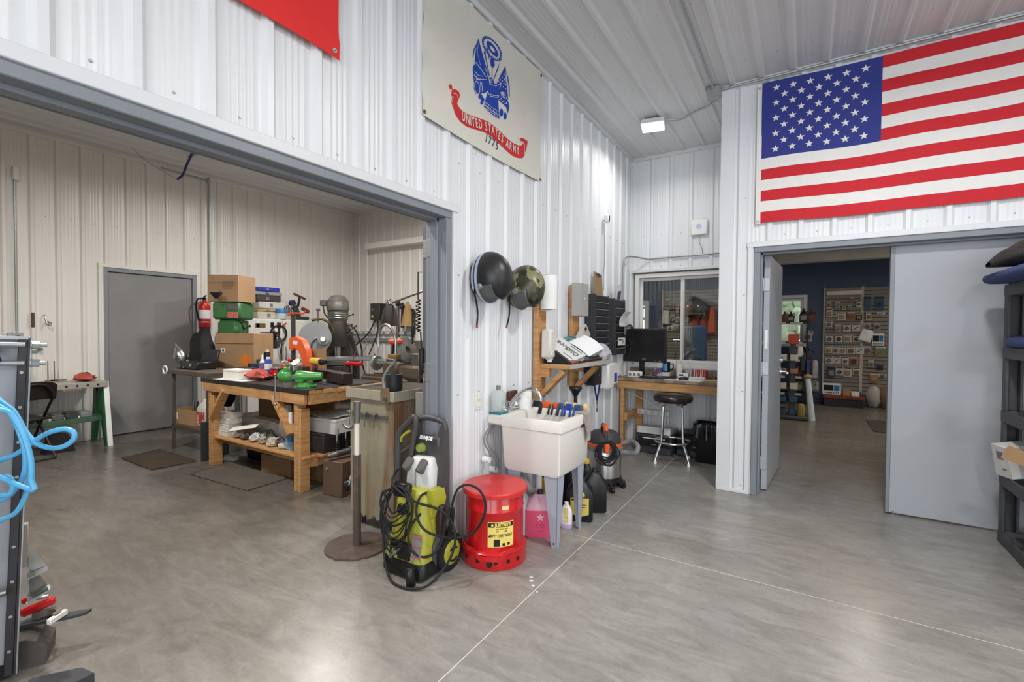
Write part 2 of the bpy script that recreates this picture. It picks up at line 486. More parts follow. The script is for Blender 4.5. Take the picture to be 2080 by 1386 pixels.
trim('trim_2', g, white_trim)
trim('trim_3', G().span((-.672, YB-.024, 0), (-.56, YB, CEIL), .003).span((-.672, YB-.024, 0), (-.662, YB+.06, CEIL)), white_trim)
trim('baseboard_right', G().span((-.672, YB-.03, 0), (DX0-.06, YB-.001, .03), .003), white_trim)
dr = sroot('door_2')
f = G().span((DX0-.05, YB-.014, 0), (DX0, YB+.16, DH), .004); f.span((DX0-.001, YB+.05, 0), (DX0+.016, YB+.1, DH), .002)
obj('jamb', f, grey_frame, dr)
obj('jamb', G().span((DX1, YB-.014, 0), (DX1+.05, YB+.16, DH), .004), grey_frame, dr)
f = G().span((DX0-.05, YB-.014, DH), (DX1+.05, YB+.16, DH+.05), .004); f.span((DX0, YB+.05, DH-.016), (DX1, YB+.1, DH+.001), .002)
obj('head_frame', f, grey_frame, dr)
f = G().span((.572, YB+.102, .012), (DX1-.004, YB+.147, DH-.01), .003)
le = obj('leaf', f, door_grey, dr)
obj('astragal', G().span((.548, YB+.094, .012), (.576, YB+.15, DH-.01), .003), grey_frame, dr)
obj('bottom_bolt', G().cyl((.60, YB+.098, 0), (.60, YB+.098, .03), .006, n=8), galv, dr)

# side of the office nook and its back wall with the sliding window
wn = sroot('wall_nook')
obj('core', G().span((-.662, YB+.15, 0), (-.52, YK+.15, CEIL)), white_trim, wn)
ribbed(wn, white_steel, (-.664, 0, 0), (0, -1, 0), (0, 0, 1), (-1, 0, 0), -YK, -YB-.03, 0, CEIL, .05)
WX0, WX1, WZ0, WZ1 = -1.86, -.69, 1.0, 2.15
wb = sroot('wall_back')
g = G().span((XA-.15, YK+.002, 0), (WX0-.02, YK+.14, CEIL)); g.span((WX1+.02, YK+.002, 0), (-.52, YK+.14, CEIL))
g.span((WX0-.02, YK+.002, WZ1+.02), (WX1+.02, YK+.14, CEIL)); g.span((WX0-.02, YK+.002, 0), (WX1+.02, YK+.14, WZ0-.02))
obj('core', g, white_trim, wb)
UK = ((0, YK, 0), (1, 0, 0), (0, 0, 1), (0, -1, 0)); PK = -1.646
ribbed(wb, white_steel, *UK, XA, -.665, WZ1+.03, CEIL, PK)
ribbed(wb, white_steel, *UK, XA, WX0-.03, WZ0, WZ1+.03, PK)
ribbed(wb, white_steel, *UK, XA, -.665, 0, WZ0-.03, PK)
screws(wb, *UK, frange(-1.76, -.7, PER), [WZ1+.08, 2.62])
g = G().span((XA+.01, YK-.03, WZ1+.015), (-.665, YK, WZ1+.05), .003).span((XA, YK-.03, 0), (XA+.03, YK, CEIL), .003).span((XA, YK-.036, 0), (XA+.024, YK-.02, CEIL))
trim('trim_4', g, white_trim)
trim('trim_5', G().span((XA, YK-.035, CEIL-.045), (-.665, YK, CEIL), .004), white_trim)
trim('trim_6', G().span((XA, -6, CEIL-.04), (XA+.035, YK-.035, CEIL), .004), white_trim)
trim('trim_7', G().span((-.664, YB-.035, CEIL-.045), (9, YB, CEIL), .004), white_trim)
trim('trim_8', G().span((XA, OP1+.1, 0), (XA+.022, YK, .028), .003), white_trim)

# machine room (left): far wall, end wall, ceiling
w2 = sroot('wall_far_left')
MD0, MD1, MDH = 2.36, 3.35, 2.16               # steel man door
g = G().span((XC-.15, -6, 0), (XC-.002, MD0-.05, CEIL_L)); g.span((XC-.15, MD1+.05, 0), (XC-.002, YD+.15, CEIL_L)); g.span((XC-.15, MD0-.05, MDH+.05), (XC-.002, MD1+.05, CEIL_L))
obj('core', g, white_trim, w2)
UC = ((XC, 0, 0), (0, 1, 0), (0, 0, 1), (1, 0, 0)); PC = 1.66
ribbed(w2, white_steel_warm_lit, *UC, -6, MD0-.08, 0, CEIL_L, PC)
ribbed(w2, white_steel_warm_lit, *UC, MD0-.08, MD1+.08, MDH+.08, CEIL_L, PC)
ribbed(w2, white_steel_warm_lit, *UC, MD1+.08, YD, 0, CEIL_L, PC)
screws(w2, *UC, frange(1.78, 6.1, PER), [2.75])
trim('trim_9', G().span((XC, -6, CEIL_L-.05), (XC+.03, YD, CEIL_L), .004), white_steel_warm_lit)
trim('trim_10', G().span((XC, MD0-.1, 0), (XC+.024, MD0-.05, MDH+.1), .003).span((XC, MD0-.101, MDH+.051), (XC+.026, MD1+.101, MDH+.101), .003).span((XC, MD1+.05, 0), (XC+.024, MD1+.1, MDH+.1), .003), white_steel_warm_lit)
md = sroot('door_3')
g = G().span((XC-.1, MD0-.05, 0), (XC+.016, MD0, MDH+.05), .004).span((XC-.1, MD1, 0), (XC+.016, MD1+.05, MDH+.05), .004).span((XC-.1, MD0, MDH), (XC+.016, MD1, MDH+.05), .004)
obj('frame', g, grey_frame, md)
obj('threshold_light_block', G().span((XC-.15, MD0-.05, 0), (XC-.004, MD1+.05, .011)).span((XC-.15, MD0-.05, 0), (XC-.12, MD1+.05, MDH+.05)), dark, md)  # sill, plus an unseen dark sheet added behind the leaf to block sky light
obj('leaf', G().span((XC-.055, MD0+.004, .012), (XC-.01, MD1-.004, MDH-.004), .003), door_left, md)
g = G().cyl((XC-.01, MD1-.075, 1.0), (XC+.006, MD1-.075, 1.0), .036, n=20).cyl((XC, MD1-.075, 1.0), (XC+.05, MD1-.075, 1.0), .013, n=12)
g.lathe([(.014, 0), (.028, .012), (.031, .028), (.024, .042), (.002, .046)], (XC+.045, MD1-.075, 1.0), 18, rotm(0, pi/2))
obj('knob', g, chrome, md)
w3 = sroot('wall_end_left')
obj('core', G().span((XC-.15, YD+.002, 0), (XA-.152, YD+.15, CEIL_L)), white_trim, w3)
UD = ((0, YD, 0), (1, 0, 0), (0, 0, 1), (0, -1, 0)); PD = XC+.2
ribbed(w3, white_steel_warm_lit, *UD, XC, XA-.15, 0, CEIL_L, PD)
screws(w3, *UD, frange(-6.9, -2.3, PER), [2.75])
trim('trim_11', G().span((XC+.03, YD-.03, CEIL_L-.05), (XA-.15, YD, CEIL_L), .004).span((XC, YD-.03, 0), (XC+.03, YD, CEIL_L-.05), .003), white_steel_warm_lit)
c2 = sroot('ceiling_left')
obj('deck', G().span((XC-.15, -6, CEIL_L+.002), (XA-.15, YD+.15, CEIL_L+.08)), ceil_steel, c2)
ribbed(c2, ceil_steel, (0, 0, CEIL_L), (1, 0, 0), (0, 1, 0), (0, 0, -1), XC, XA-.15, -6, YD, .1)
struct('wall_near_left', G().span((XC-.15, -6.15, 0), (XA-.15, -6, CEIL_L)), white_steel_warm_lit)

# rest of the main hall, behind and right of the camera, with two overhead door openings
g = G().span((XA-.15, -6.35, 0), (-.9, -6.2, CEIL)).span((5.3, -6.35, 0), (9.15, -6.2, CEIL)).span((-.9, -6.35, 3.4), (5.3, -6.2, CEIL))
struct('wall_rear', g, white_steel)
g = G().span((9, -6.2, 0), (9.15, -3.1, CEIL)).span((9, 2.1, 0), (9.15, YB+.16, CEIL)).span((9, -3.1, 3.4), (9.15, 2.1, CEIL))
struct('wall_side', g, white_steel)

# LED canopy lights
fix_white = M('lamp_white', (236, 236, 236), .45, 0, .02, 5)
led = M('led_diffuser', (255, 252, 246), .4, 0, 0, 5, emit=6)
led_w = M('led_diffuser_warm', (255, 246, 232), .4, 0, 0, 5, emit=9)
def canopy(name, label, loc, power, col, lens, group=None, s=.23, spread=170):
    t = thing(name, label, 'ceiling light', loc, radians(12), group)
    obj('housing', G().box((0, 0, -.022), (s*.86, s*.86, .044), .006), fix_white, t)
    f = G()
    for i in range(14):
        a = (i-6.5)*s*.058
        for sg in (-1, 1):
            f.box((a, sg*s*.45, -.024), (.003, .014, .036)); f.box((sg*s*.45, a, -.024), (.014, .003, .036))
    fi = obj('cooling_fins', f, fix_white, t)
    obj('rim', G().box((0, 0, -.049), (s*1.02, s*1.02, .012), .004), fix_white, t)
    obj('diffuser', G().box((0, 0, -.058), (s*.92, s*.92, .008), .003), lens, t)
    l = D.lights.new('led', 'AREA'); l.energy = power; l.color = col; l.size = s*.9; l.spread = radians(spread)
    o = D.objects.new('led', l); C.objects.link(o); o.parent = t; o.location = (0, 0, -.066)
    return t
L0 = (1, .985, .96)
canopy('ceiling_light', 'lit square white canopy light on the ceiling of the office nook', (-1.375, 4.89, CEIL-.02), 10, L0, led, spread=155)
for i, (x, y) in enumerate([(.45, 2.5), (1.2, .3), (2.1, -3), (5.6, 1.2), (5.6, -3)]):
    canopy('ceiling_light', 'square white canopy light on the main hall ceiling out of view', (x, y, CEIL-.02), 54, L0, led, 'canopy lights over the main hall')
for i, (x, y) in enumerate([(-5.4, 3.9), (-3.4, 4.3), (-5.0, .6), (-3.2, .8)]):
    canopy('ceiling_light', 'square white canopy light on the machine room ceiling out of view', (x, y, CEIL_L-.02), 60, (1, .965, .915), led_w, 'canopy lights over the machine room')
# ---------------------------------------------------------------- flags and banners
flag_white = M('flag_white', (226, 224, 220), .8, 0, .03, 20)
flag_red = M('flag_red', (196, 30, 42), .75, 0, .05, 20)
flag_blue = M('flag_blue', (44, 54, 132), .75, 0, .05, 20)
banner_cloth = M('banner_cloth', (214, 211, 200), .8, 0, .04, 5)
banner_red = M('banner_red', (222, 44, 42), .75, 0, .04, 8)
emblem_blue = M('emblem_blue', (22, 66, 168), .8, 0, .03, 10)
ribbon_red = M('ribbon_red', (202, 44, 48), .8, 0, .03, 10)
FX0, FX1, FZ0, FZ1 = -.352, 1.86, 2.355, 3.537
def wavB(x, z):
    k = (x-FX0)/(FX1-FX0); q = (z-FZ0)/(FZ1-FZ0)
    return YB-.034-.005*sin(2.2*x*2.9+z*3)*(1-.5*q)-.004*sin(x*9+z*7)-.004*sin(z*6-x*2)
def dzB(x): return -.006*sin(x*3.1)-.004*sin(7*x)
def clothB(x0, x1, z0, z1, nu, nv, off=0.0, th=.0015):
    return G().sheet(lambda u, v: (x0+u*(x1-x0), wavB(x0+u*(x1-x0), z0+v*(z1-z0))-off, z0+v*(z1-z0)+dzB(x0+u*(x1-x0))), nu, nv, th)
fl_us = thing('flag', 'large flag with red and white stripes and white stars on blue', 'flag', (0, 0, 0))
st = (FZ1-FZ0)/13; CX = FX0+.81
for i in range(13):
    z1 = FZ1-i*st; xa = CX if i < 7 else FX0
    obj('stripe', clothB(xa, FX1, z1-st, z1, 40 if i < 7 else 60, 2), flag_red if i % 2 == 0 else flag_white, fl_us)
obj('canton', clothB(FX0, CX, FZ1-7*st, FZ1, 24, 16), flag_blue, fl_us)
def star_poly(r): return [((r if i % 2 == 0 else r*.4)*sin(i*pi/5), (r if i % 2 == 0 else r*.4)*cos(i*pi/5)) for i in range(10)]
for row in range(9):
    n = 6 if row % 2 == 0 else 5
    for k in range(n):
        x = FX0+.105+(.81-.21)*((k+(0 if n == 6 else .5))/5); z = FZ1-7*st*(row+1)/10
        o = obj('star', G().prism(star_poly(.03), .0015), flag_white, fl_us)
        o.matrix_world = basis((x, wavB(x, z)-.0012, z+dzB(x)), (1, 0, 0), (0, 0, 1), (0, -1, 0))
obj('heading', G().sheet(lambda u, v: (FX0-.035+u*.037, YB-.036, FZ0+v*(FZ1-FZ0)), 1, 6, .003), flag_white, fl_us)
for z in (FZ0+.02, FZ1-.03):
    obj('grommet', G().lathe([(.006, -.002), (.012, -.002), (.012, .003), (.006, .003)], (FX0-.018, YB-.039, z), 14, rotm(pi/2)), galv, fl_us)

def wavA(y, z): return XA+.03+.004*sin(y*6+z*2)+.004*sin(z*9+y*3)
AB0, AB1, AZ0, AZ1 = 2.02, 3.435, 2.662, 3.56
def banner_pt(y, z):
    e = max(0, 1-(y-AB0)/.25)
    fold = .008*e*sin(z*26)*(1 if z > AZ0+.25 else .3)+.004*math.exp(-((z-AZ0-.07-.12*abs(sin((y-AB0)*2.2)))/.03)**2)
    return XA+.026+.003*sin(y*4)+fold
t = thing('banner', 'cream banner with a blue emblem over a red ribbon', 'banner')
def fn(u, v):
    z = AZ0-.012*sin(u*pi)+v*(AZ1-AZ0); y = AB0+u*(AB1-AB0)+.004*sin(z*8)*(1 if u < .02 or u > .98 else 0)
    return (banner_pt(y, z), y, z)
obj('cloth', G().sheet(fn, 70, 44, .002), banner_cloth, t)
def bp(x, y, off=.0035):
    """traced print: crop pixels of the photograph to the banner plane"""
    p = at(880+x/4.076, y/4.076, x=XA+.028); return (banner_pt(p.y, p.z)+off, p.y, p.z)
def print_poly(g, pts, off=.0035):
    P = [bp(x, y, off) for x, y in pts]; n = len(P); g.add(P, [list(range(n))]); return g
def ellp(cx, cy, rx, ry, ang=0, n=22):
    a = radians(ang); return [(cx+rx*cos(t)*cos(a)-ry*sin(t)*sin(a), cy+rx*cos(t)*sin(a)+ry*sin(t)*cos(a)) for t in [2*pi*i/n for i in range(n)]]
g = G()
for poly in ([(375, 312), (383, 345), (400, 410), (425, 500), (452, 590), (463, 632), (440, 632), (400, 600), (362, 560), (345, 515), (350, 440), (362, 370)],
             [(345, 530), (400, 600), (440, 640), (445, 690), (455, 745), (440, 765), (400, 775), (380, 787), (352, 775), (338, 735), (340, 690), (333, 640), (330, 590), (330, 550)],
             [(440, 635), (480, 640), (497, 655), (506, 690), (525, 700), (548, 668), (560, 690), (545, 735), (548, 785), (520, 802), (470, 790), (452, 740)],
             [(452, 765), (480, 800), (535, 806), (541, 850), (550, 984), (535, 975), (520, 972), (505, 955), (490, 950), (475, 930), (455, 920), (440, 900), (422, 885), (430, 840)],
             [(599, 545), (604, 590), (600, 640), (612, 720), (622, 830), (600, 800), (585, 770), (560, 760), (548, 785), (530, 790), (545, 735), (565, 690), (540, 690), (520, 702), (545, 650), (570, 600)],
             [(525, 790), (560, 770), (600, 800), (625, 850), (631, 890), (618, 940), (607, 890), (580, 860), (545, 830)],
             [(606, 590), (622, 640), (634, 720), (634, 800), (628, 800), (626, 720), (614, 640)],
             [(365, 350), (335, 410), (328, 470), (334, 470), (343, 415), (368, 365)],
             [(480, 480), (492, 462), (505, 480), (512, 540), (498, 562), (480, 545), (473, 510)],
             [(487, 558), (493, 558), (492, 645), (486, 645)], [(424, 430), (431, 428), (470, 625), (464, 628)],
             [(545, 545), (540, 580), (532, 590), (505, 660), (500, 655), (525, 585), (552, 515)],
             [(424, 418), (438, 440), (430, 460), (420, 445)], [(440, 380), (452, 400), (470, 450), (462, 500), (458, 450), (440, 410)]):
    print_poly(g, poly)
for c in (ellp(393, 800, 18, 20), ellp(410, 825, 15, 20), ellp(404, 850, 13, 14), ellp(566, 932, 15, 33), ellp(597, 960, 13, 30)): print_poly(g, c)
# oval ring, drawn as two bands
def band(g, cx, cy, rx, ry, k, ang, n=40, off=.0035):
    A, Bq = ellp(cx, cy, rx, ry, ang, n), ellp(cx, cy, rx*k, ry*k, ang, n)
    P = [bp(x, y, off) for x, y in A]+[bp(x, y, off) for x, y in Bq]
    g.add(P, [[i, (i+1) % n, n+(i+1) % n, n+i] for i in range(n)])
band(g, 489, 402, 122, 57, .80, 55); band(g, 492, 405, 78, 27, .45, 55)
obj('emblem', g, emblem_blue, t)
g = G()
for i in range(26):
    a = 2*pi*i/26; x, y = ellp(489, 402, 110, 51, 55, 26)[i]
    if i % 13 not in (0,): print_poly(g, ellp(x, y, 4.5, 3, 55, 6), .0052)
for (x, y) in [(555, 660), (570, 640), (585, 620), (572, 670), (590, 655), (595, 600), (560, 690), (585, 690), (600, 700), (580, 720), (600, 735), (595, 670)]: print_poly(g, ellp(x, y, 4, 7, 0, 5), .0052)
for r in range(4):
    for k in range(9): print_poly(g, ellp(436+k*12.5-r*1, 852+k*9+r*22, 4, 5, 0, 6), .0052)
for k in range(7): print_poly(g, ellp(540+k*11, 800+k*9+(k % 2)*14, 5, 6, 0, 6), .0052)
def stroke(g, pts, w, off=.0052):
    for a, b in zip(pts[:-1], pts[1:]):
        d = Vector((b[0]-a[0], b[1]-a[1])).normalized()*w; print_poly(g, [(a[0]-d.y, a[1]+d.x), (b[0]-d.y, b[1]+d.x), (b[0]+d.y, b[1]-d.x), (a[0]+d.y, a[1]-d.x)], off)
stroke(g, [(350, 515), (385, 560), (430, 622)], 2.5); stroke(g, [(338, 620), (375, 658), (440, 660)], 3); stroke(g, [(342, 590), (372, 625), (405, 632)], 2)
stroke(g, [(400, 680), (408, 760)], 2); stroke(g, [(388, 675), (395, 765)], 1.5); stroke(g, [(460, 640), (470, 700), (520, 712), (548, 700)], 2)
stroke(g, [(470, 775), (500, 792), (545, 790)], 2); stroke(g, [(452, 770), (480, 800), (535, 808)], 2); stroke(g, [(425, 872), (480, 915), (548, 960)], 1.5)
stroke(g, [(520, 700), (535, 660), (560, 700), (548, 740)], 2); stroke(g, [(560, 760), (575, 790), (600, 820), (612, 800)], 2); stroke(g, [(372, 360), (365, 440), (390, 540)], 1)
stroke(g, [(430, 560), (455, 640), (478, 690)], 1.5); stroke(g, [(505, 660), (512, 690)], 2); stroke(g, [(480, 655), (476, 690)], 2)
for k in range(5): stroke(g, [(343+k*12, 645+k*1), (345+k*12, 664+k*1)], 1.6)
band(g, 363, 728, 22, 58, .86, -8, 26, .0052); band(g, 580, 785, 18, 26, .8, -15, 18, .0052)
o = obj('emblem_lines', g, banner_cloth, t); o['kind'] = 'stuff'
rib_up = [(155, 740), (182, 738), (212, 758), (222, 790), (208, 828), (194, 850), (205, 880), (232, 916), (275, 945), (330, 965), (390, 983), (445, 1004), (500, 1042), (555, 1090), (605, 1143), (655, 1184), (700, 1205), (735, 1204), (748, 1180)]
rib_dn = [(755, 1285), (738, 1311), (700, 1310), (650, 1286), (600, 1241), (545, 1186), (480, 1127), (420, 1092), (350, 1072), (280, 1050), (225, 1010), (180, 950), (160, 890), (148, 850), (158, 800), (145, 790)]
def resample(P, n):
    P = [Vector((x, y)) for x, y in P]; c = [0]
    for a, b in zip(P[:-1], P[1:]): c.append(c[-1]+(b-a).length)
    out = []
    for k in range(n):
        s = c[-1]*k/(n-1); i = max(j for j in range(len(c)-1) if c[j] <= s+1e-6); out.append(P[i].lerp(P[i+1], (s-c[i])/(c[i+1]-c[i])))
    return out
g = G(); ra, rb_ = resample(rib_up, 60), resample(rib_dn[::-1], 60)
g.rings([[bp(a.x+(b.x-a.x)*k/6, a.y+(b.y-a.y)*k/6, .003) for k in range(7)] for a, b in zip(ra, rb_)], cap=False)
g.f = [f for i, f in enumerate(g.f) if i % 7 != 6]
print_poly(g, [(123, 708), (150, 698), (158, 735), (140, 745)], .003); print_poly(g, [(712, 1150), (735, 1142), (775, 1163), (780, 1180), (768, 1240), (755, 1268), (748, 1180), (722, 1168)], .0036)
obj('ribbon', g, ribbon_red, t)
g = G(); stroke(g, [(165, 780), (175, 772), (198, 790), (205, 830)], 2, .005); stroke(g, [(163, 800), (152, 850)], 2, .005); stroke(g, [(718, 1168), (745, 1180), (752, 1200), (748, 1290)], 2, .005)
obj('ribbon_fold', g, banner_cloth, t)
# lettering along the ribbon
mid = smooth_path([(206, 945, 0), (250, 978, 0), (300, 1006, 0), (370, 1030, 0), (440, 1056, 0), (500, 1092, 0), (550, 1138, 0), (610, 1195, 0), (665, 1236, 0), (722, 1262, 0)], 8)
mp = [Vector(bp(p.x, p.y, .006)) for p in mid]
cum = [0]
for a, b in zip(mp[:-1], mp[1:]): cum.append(cum[-1]+(b-a).length)
def along(s):
    s = max(0, min(s, cum[-1]-1e-6))
    for i in range(len(cum)-1):
        if cum[i+1] >= s: break
    k = (s-cum[i])/(cum[i+1]-cum[i]); return mp[i].lerp(mp[i+1], k), (mp[i+1]-mp[i]).normalized()
g = G(); word = 'UNITED STATES ARMY'; LH = .082
wid = {c: (.35 if c == 'I' else .5 if c == ' ' else 1.15 if c == 'M' else .92 if c in 'NUDAR' else .8) for c in set(word)}
tot = sum(wid[c] for c in word); s = 0
for c in word:
    s0 = s/tot*cum[-1]; s += wid[c]; s1 = s/tot*cum[-1]
    if c == ' ': continue
    p, d = along(.03*cum[-1]+.93*(s0+s1)/2); nrm = Vector((1, 0, 0)); up = nrm.cross(d).normalized()
    if up.z < 0: up = -up
    lettering(g, c, LH, basis(p+nrm*.003, d, up, nrm), .0004, .0012, .66)
obj('lettering', g, banner_cloth, t)
g = G(); pts = [(442, 1148), (470, 1166), (500, 1188), (530, 1212)]
for c, q in zip('1775', pts):
    p = Vector(bp(q[0], q[1], .004)); d = Vector((0, .97, -.2)).normalized()
    lettering(g, c, .082, basis(p, d, Vector((1, 0, 0)).cross(d), (1, 0, 0)), .0004, .001, .8)
obj('date', g, M('navy_print', (58, 66, 110), .8), t)
for y, z in ((AB0-.0+.012, AZ0+.02), (AB1-.012, AZ0+.015), (AB1-.012, AZ1-.03)):
    obj('grommet', G().lathe([(.004, -.002), (.012, -.002), (.012, .004), (.004, .004)], (banner_pt(y, z)+.002, y, z), 14, rotm(0, pi/2)), M('brass', (150, 120, 60), .4, .8), t)

t = thing('banner', 'plain red banner hanging high on the white wall above the opening', 'banner')
RB0, RB1, RZ0 = -.1, 1.452, 2.70
def fn(u, v):
    z = RZ0-.010*u**6+v*.86; y = RB0+u*(RB1-RB0)
    return (XA+.03+.004*sin(y*5+z*3)+.007*math.exp(-((z-RZ0-.06-.2*(1-u))/.03)**2)+.003*sin(z*13+y*8), y, z)
obj('cloth', G().sheet(fn, 50, 24, .002), banner_red, t)
obj('grommet', G().lathe([(.004, -.002), (.011, -.002), (.011, .004), (.004, .004)], (XA+.037, RB1-.03, RZ0+.02), 14, rotm(0, pi/2)), galv, t)

# ---------------------------------------------------------------- helmets
def helmet(name, label, c, shell, tilt, stripes, lens, yaw):
    t = thing(name, label, 'helmet', c)
    t.rotation_euler = (radians(tilt), 0, radians(yaw))
    # local frame: x out of the wall, y along the wall, z up; pole axis of the shell is x
    def pt(th, ph, k=1.0):      # th from the +x pole, ph round the x axis (0 = +y, 90 = +z)
        x = cos(th); r = sin(th); dn = max(0, -sin(ph))
        return Vector((.155*k*x, .132*k*r*cos(ph), .178*k*r*sin(ph)*(1-.10*dn)))
    N, K = 22, 40; T = [radians(1+128*i/N) for i in range(N+1)]
    g = G(); R = [[pt(th, 2*pi*j/K) for j in range(K)] for th in T]+[[pt(th, 2*pi*j/K, .93) for j in range(K)] for th in T[::-1]]
    g.v = [tuple(p) for r in R for p in r]; nr = len(R)
    for i in range(nr-1):
        for j in range(K):
            h = .98 < T[min(min(i, nr-1-i), N)] < 1.72 and 22 <= j <= 34 and i != N
            if not h: g.f.append([i*K+j, i*K+(j+1) % K, (i+1)*K+(j+1) % K, (i+1)*K+j])
    for s0, s1 in ((0, nr-1),): g.f.append([s0*K+j for j in range(K)][::-1])
    obj('shell', g, shell, t)
    obj('lining', G().ell((-.03, 0, 0), (.075, .11, .14)), dark, t)
    def bandm(th0, th1, p0, p1, k, mat, nm):
        g = G(); g.sheet(lambda u, v: pt(th0+(th1-th0)*v, radians(p0+(p1-p0)*u), k), 40, 6, .002); return obj(nm, g, mat, t)
    for th0, th1, mat in stripes: bandm(th0, th1, 20, 340, 1.008, mat, 'stripe')
    bandm(.95, 1.75, 196, 318, 1.05, lens, 'visor')
    bandm(.90, .96, 194, 320, 1.052, dark, 'visor_rim')
    p = pt(1.5, radians(197), 1.0); d = p.normalized()
    obj('visor_pivot', G().cyl(p-d*.01, p+d*.014, .020, .017, 16), galv, t)
    bandm(2.16, 2.26, 0, 360, 1.004, rubber, 'edge_trim')
    p = pt(1.9, radians(215)); s = G()
    path = smooth_path([p+Vector((0, 0, .06)), p+Vector((.004, -.012, 0)), p+Vector((.012, -.006, -.07)), p+Vector((.008, .004, -.14)), p+Vector((.004, -.004, -.21))], 6)
    for q0, q1 in zip(path[:-1], path[1:]): s.beam(q0, q1, .003, .015, (0, 1, .01))
    obj('strap', s, rubber, t)
    obj('strap_end', G().box(path[-1]+Vector((0, 0, -.008)), (.006, .017, .02), .002), M('red_tab', (190, 50, 40), .5), t)
    return t
matte_black = M('matte_black', (40, 40, 41), .38, 0, .06, 5)
visor = M('visor_clear', (225, 228, 230), .04, 0, 0, 5, alpha=.07)
def camo_mat():
    m = M('camouflage', (70, 66, 48), .35, 0, .1, 6); nt = m.node_tree; b = nt.nodes['Principled BSDF']; L = nt.links
    tc = nt.nodes.new('ShaderNodeTexCoord'); cur = None
    for sc, th, c, off in ((9, .5, (58, 56, 44), 0), (8, .56, (128, 126, 90), 3.1), (10, .6, (34, 34, 32), 7.7), (7, .62, (86, 78, 58), 12.3)):
        mp = nt.nodes.new('ShaderNodeMapping'); mp.inputs['Location'].default_value = (off, off*1.3, off*.7); L.new(tc.outputs['Object'], mp.inputs[0])
        n = nt.nodes.new('ShaderNodeTexNoise'); n.inputs['Scale'].default_value = sc; n.inputs['Detail'].default_value = 1.5; n.inputs['Distortion'].default_value = .8; L.new(mp.outputs[0], n.inputs[0])
        r = nt.nodes.new('ShaderNodeMath'); r.operation = 'GREATER_THAN'; r.inputs[1].default_value = th; L.new(n.outputs['Fac'], r.inputs[0])
        x = nt.nodes.new('ShaderNodeMix'); x.data_type = 'RGBA'; x.inputs[7].default_value = rgb(*c); L.new(r.outputs[0], x.inputs[0])
        if cur: L.new(cur.outputs[2], x.inputs[6])
        else: x.inputs[6].default_value = rgb(76, 72, 52)
        cur = x
    L.new(cur.outputs[2], b.inputs['Base Color']); return m
pale_blue = M('pale_blue_stripe', (176, 190, 212), .4, 0, .03, 6)
helmet('helmet', 'matte black helmet with pale blue stripes hanging on the wall', (-1.775, 2.555, 1.765), matte_black, 4, [(1.62, 1.76, pale_blue), (1.88, 2.02, pale_blue)], visor, -6)
helmet('helmet', 'camouflage helmet hanging on the wall beside the paper towels', (-1.775, 3.0, 1.735), camo_mat(), -10, [], visor, -6)
for (y, z) in ((2.555, 1.86), (3.0, 1.83)):
    single('wall_hook', 'hook behind the %s helmet' % ('striped black' if y < 2.8 else 'camouflage'), 'hook',
           G().tube([(XA+.02, y, z), (XA+.06, y, z), (XA+.075, y, z+.02)], .006, 8, 4).cyl((XA+.001, y, z), (XA+.025, y, z), .016), galv)

# ---------------------------------------------------------------- wall posts, shelf, things on the wall
AW = XA+.019
t = thing('wall_shelf', 'pine wall shelf on two posts with diagonal braces', 'shelf', (AW, 3.4, 0))
SX1, SY0, SY1, SZ = -1.59, 3.40, 4.27, 1.115
L_ = lambda p: (p[0]-AW, p[1]-3.4, p[2])
obj('board', G().span(L_((AW+.038, SY0, SZ)), L_((SX1, SY1, SZ+.037)), .003), woodh, t)
obj('post', G().span(L_((AW, 3.35, .86)), L_((AW+.038, 3.50, 1.86)), .003), wood, t)
obj('post', G().span(L_((AW, 4.03, .9)), L_((AW+.038, 4.18, 1.86)), .003), wood, t)
for y in (3.425, 4.10):
    obj('brace', G().beam(L_((AW+.06, y, .90)), L_((SX1-.06, y, SZ-.02)), .038, .085, (0, 1, 0), .003), wood, t)
    obj('rail', G().span(L_((AW+.038, y-.02, SZ-.075)), L_((AW+.12, y+.02, SZ)), .002), wood, t)
obj('front_strip', G().span(L_((SX1, SY0, SZ+.002)), L_((SX1+.004, SY1, SZ+.036))), M('grey_edge', (178, 176, 172), .6), t)

t = thing('paper_towel_roll', 'white paper towel roll upright on the wall post', 'paper towels', (-1.80, 3.425, 1.60))
obj('roll', G().lathe([(.021, 0), (.068, 0), (.069, .005), (.069, .272), (.067, .277), (.021, .277), (.021, 0)], n=28), M('tissue', (240, 240, 238), .9, 0, .03, 30, .2, 90), t)
obj('core', G().lathe([(.016, -.004), (.0205, -.004), (.0205, .281), (.016, .281)], n=18), card, t)
obj('bracket', G().box((-.05, 0, -.010), (.09, .03, .006), .001).box((-.05, 0, .292), (.09, .03, .006), .001).cyl((0, 0, -.012), (0, 0, .295), .006, n=8).box((-.058, 0, .14), (.006, .03, .3)), white_pl, t)
t = thing('soap_dispenser', 'stained white soap dispenser on the near wall post', 'dispenser', (-1.80, 3.43, 1.172))
soapm = M('stained_white', (214, 208, 200), .5, 0, .12, 9, alt=(172, 160, 146), mix=(.55, .8))
obj('body', G().box((0, 0, .145), (.10, .115, .245), .018, taper=(.92, .92)), soapm, t)
obj('nozzle', G().lathe([(.02, .0), (.022, .012), (.03, .024), (.034, .03)], (0.01, 0, -.006), 14), white_pl, t)
obj('push_bar', G().box((.045, 0, .06), (.016, .09, .05), .006), soapm, t)
t = thing('key_cabinet', 'small grey metal key cabinet above the shelf post', 'cabinet', (AW+.038, 4.10, 1.565))
cab = M('grey_cabinet', (168, 168, 164), .5, 0, .04, 8)
obj('body', G().span((0, -.10, 0), (.075, .10, .31), .003), cab, t)
dd = obj('door', G().span((.075, -.097, .003), (.087, .097, .307), .002), cab, t)
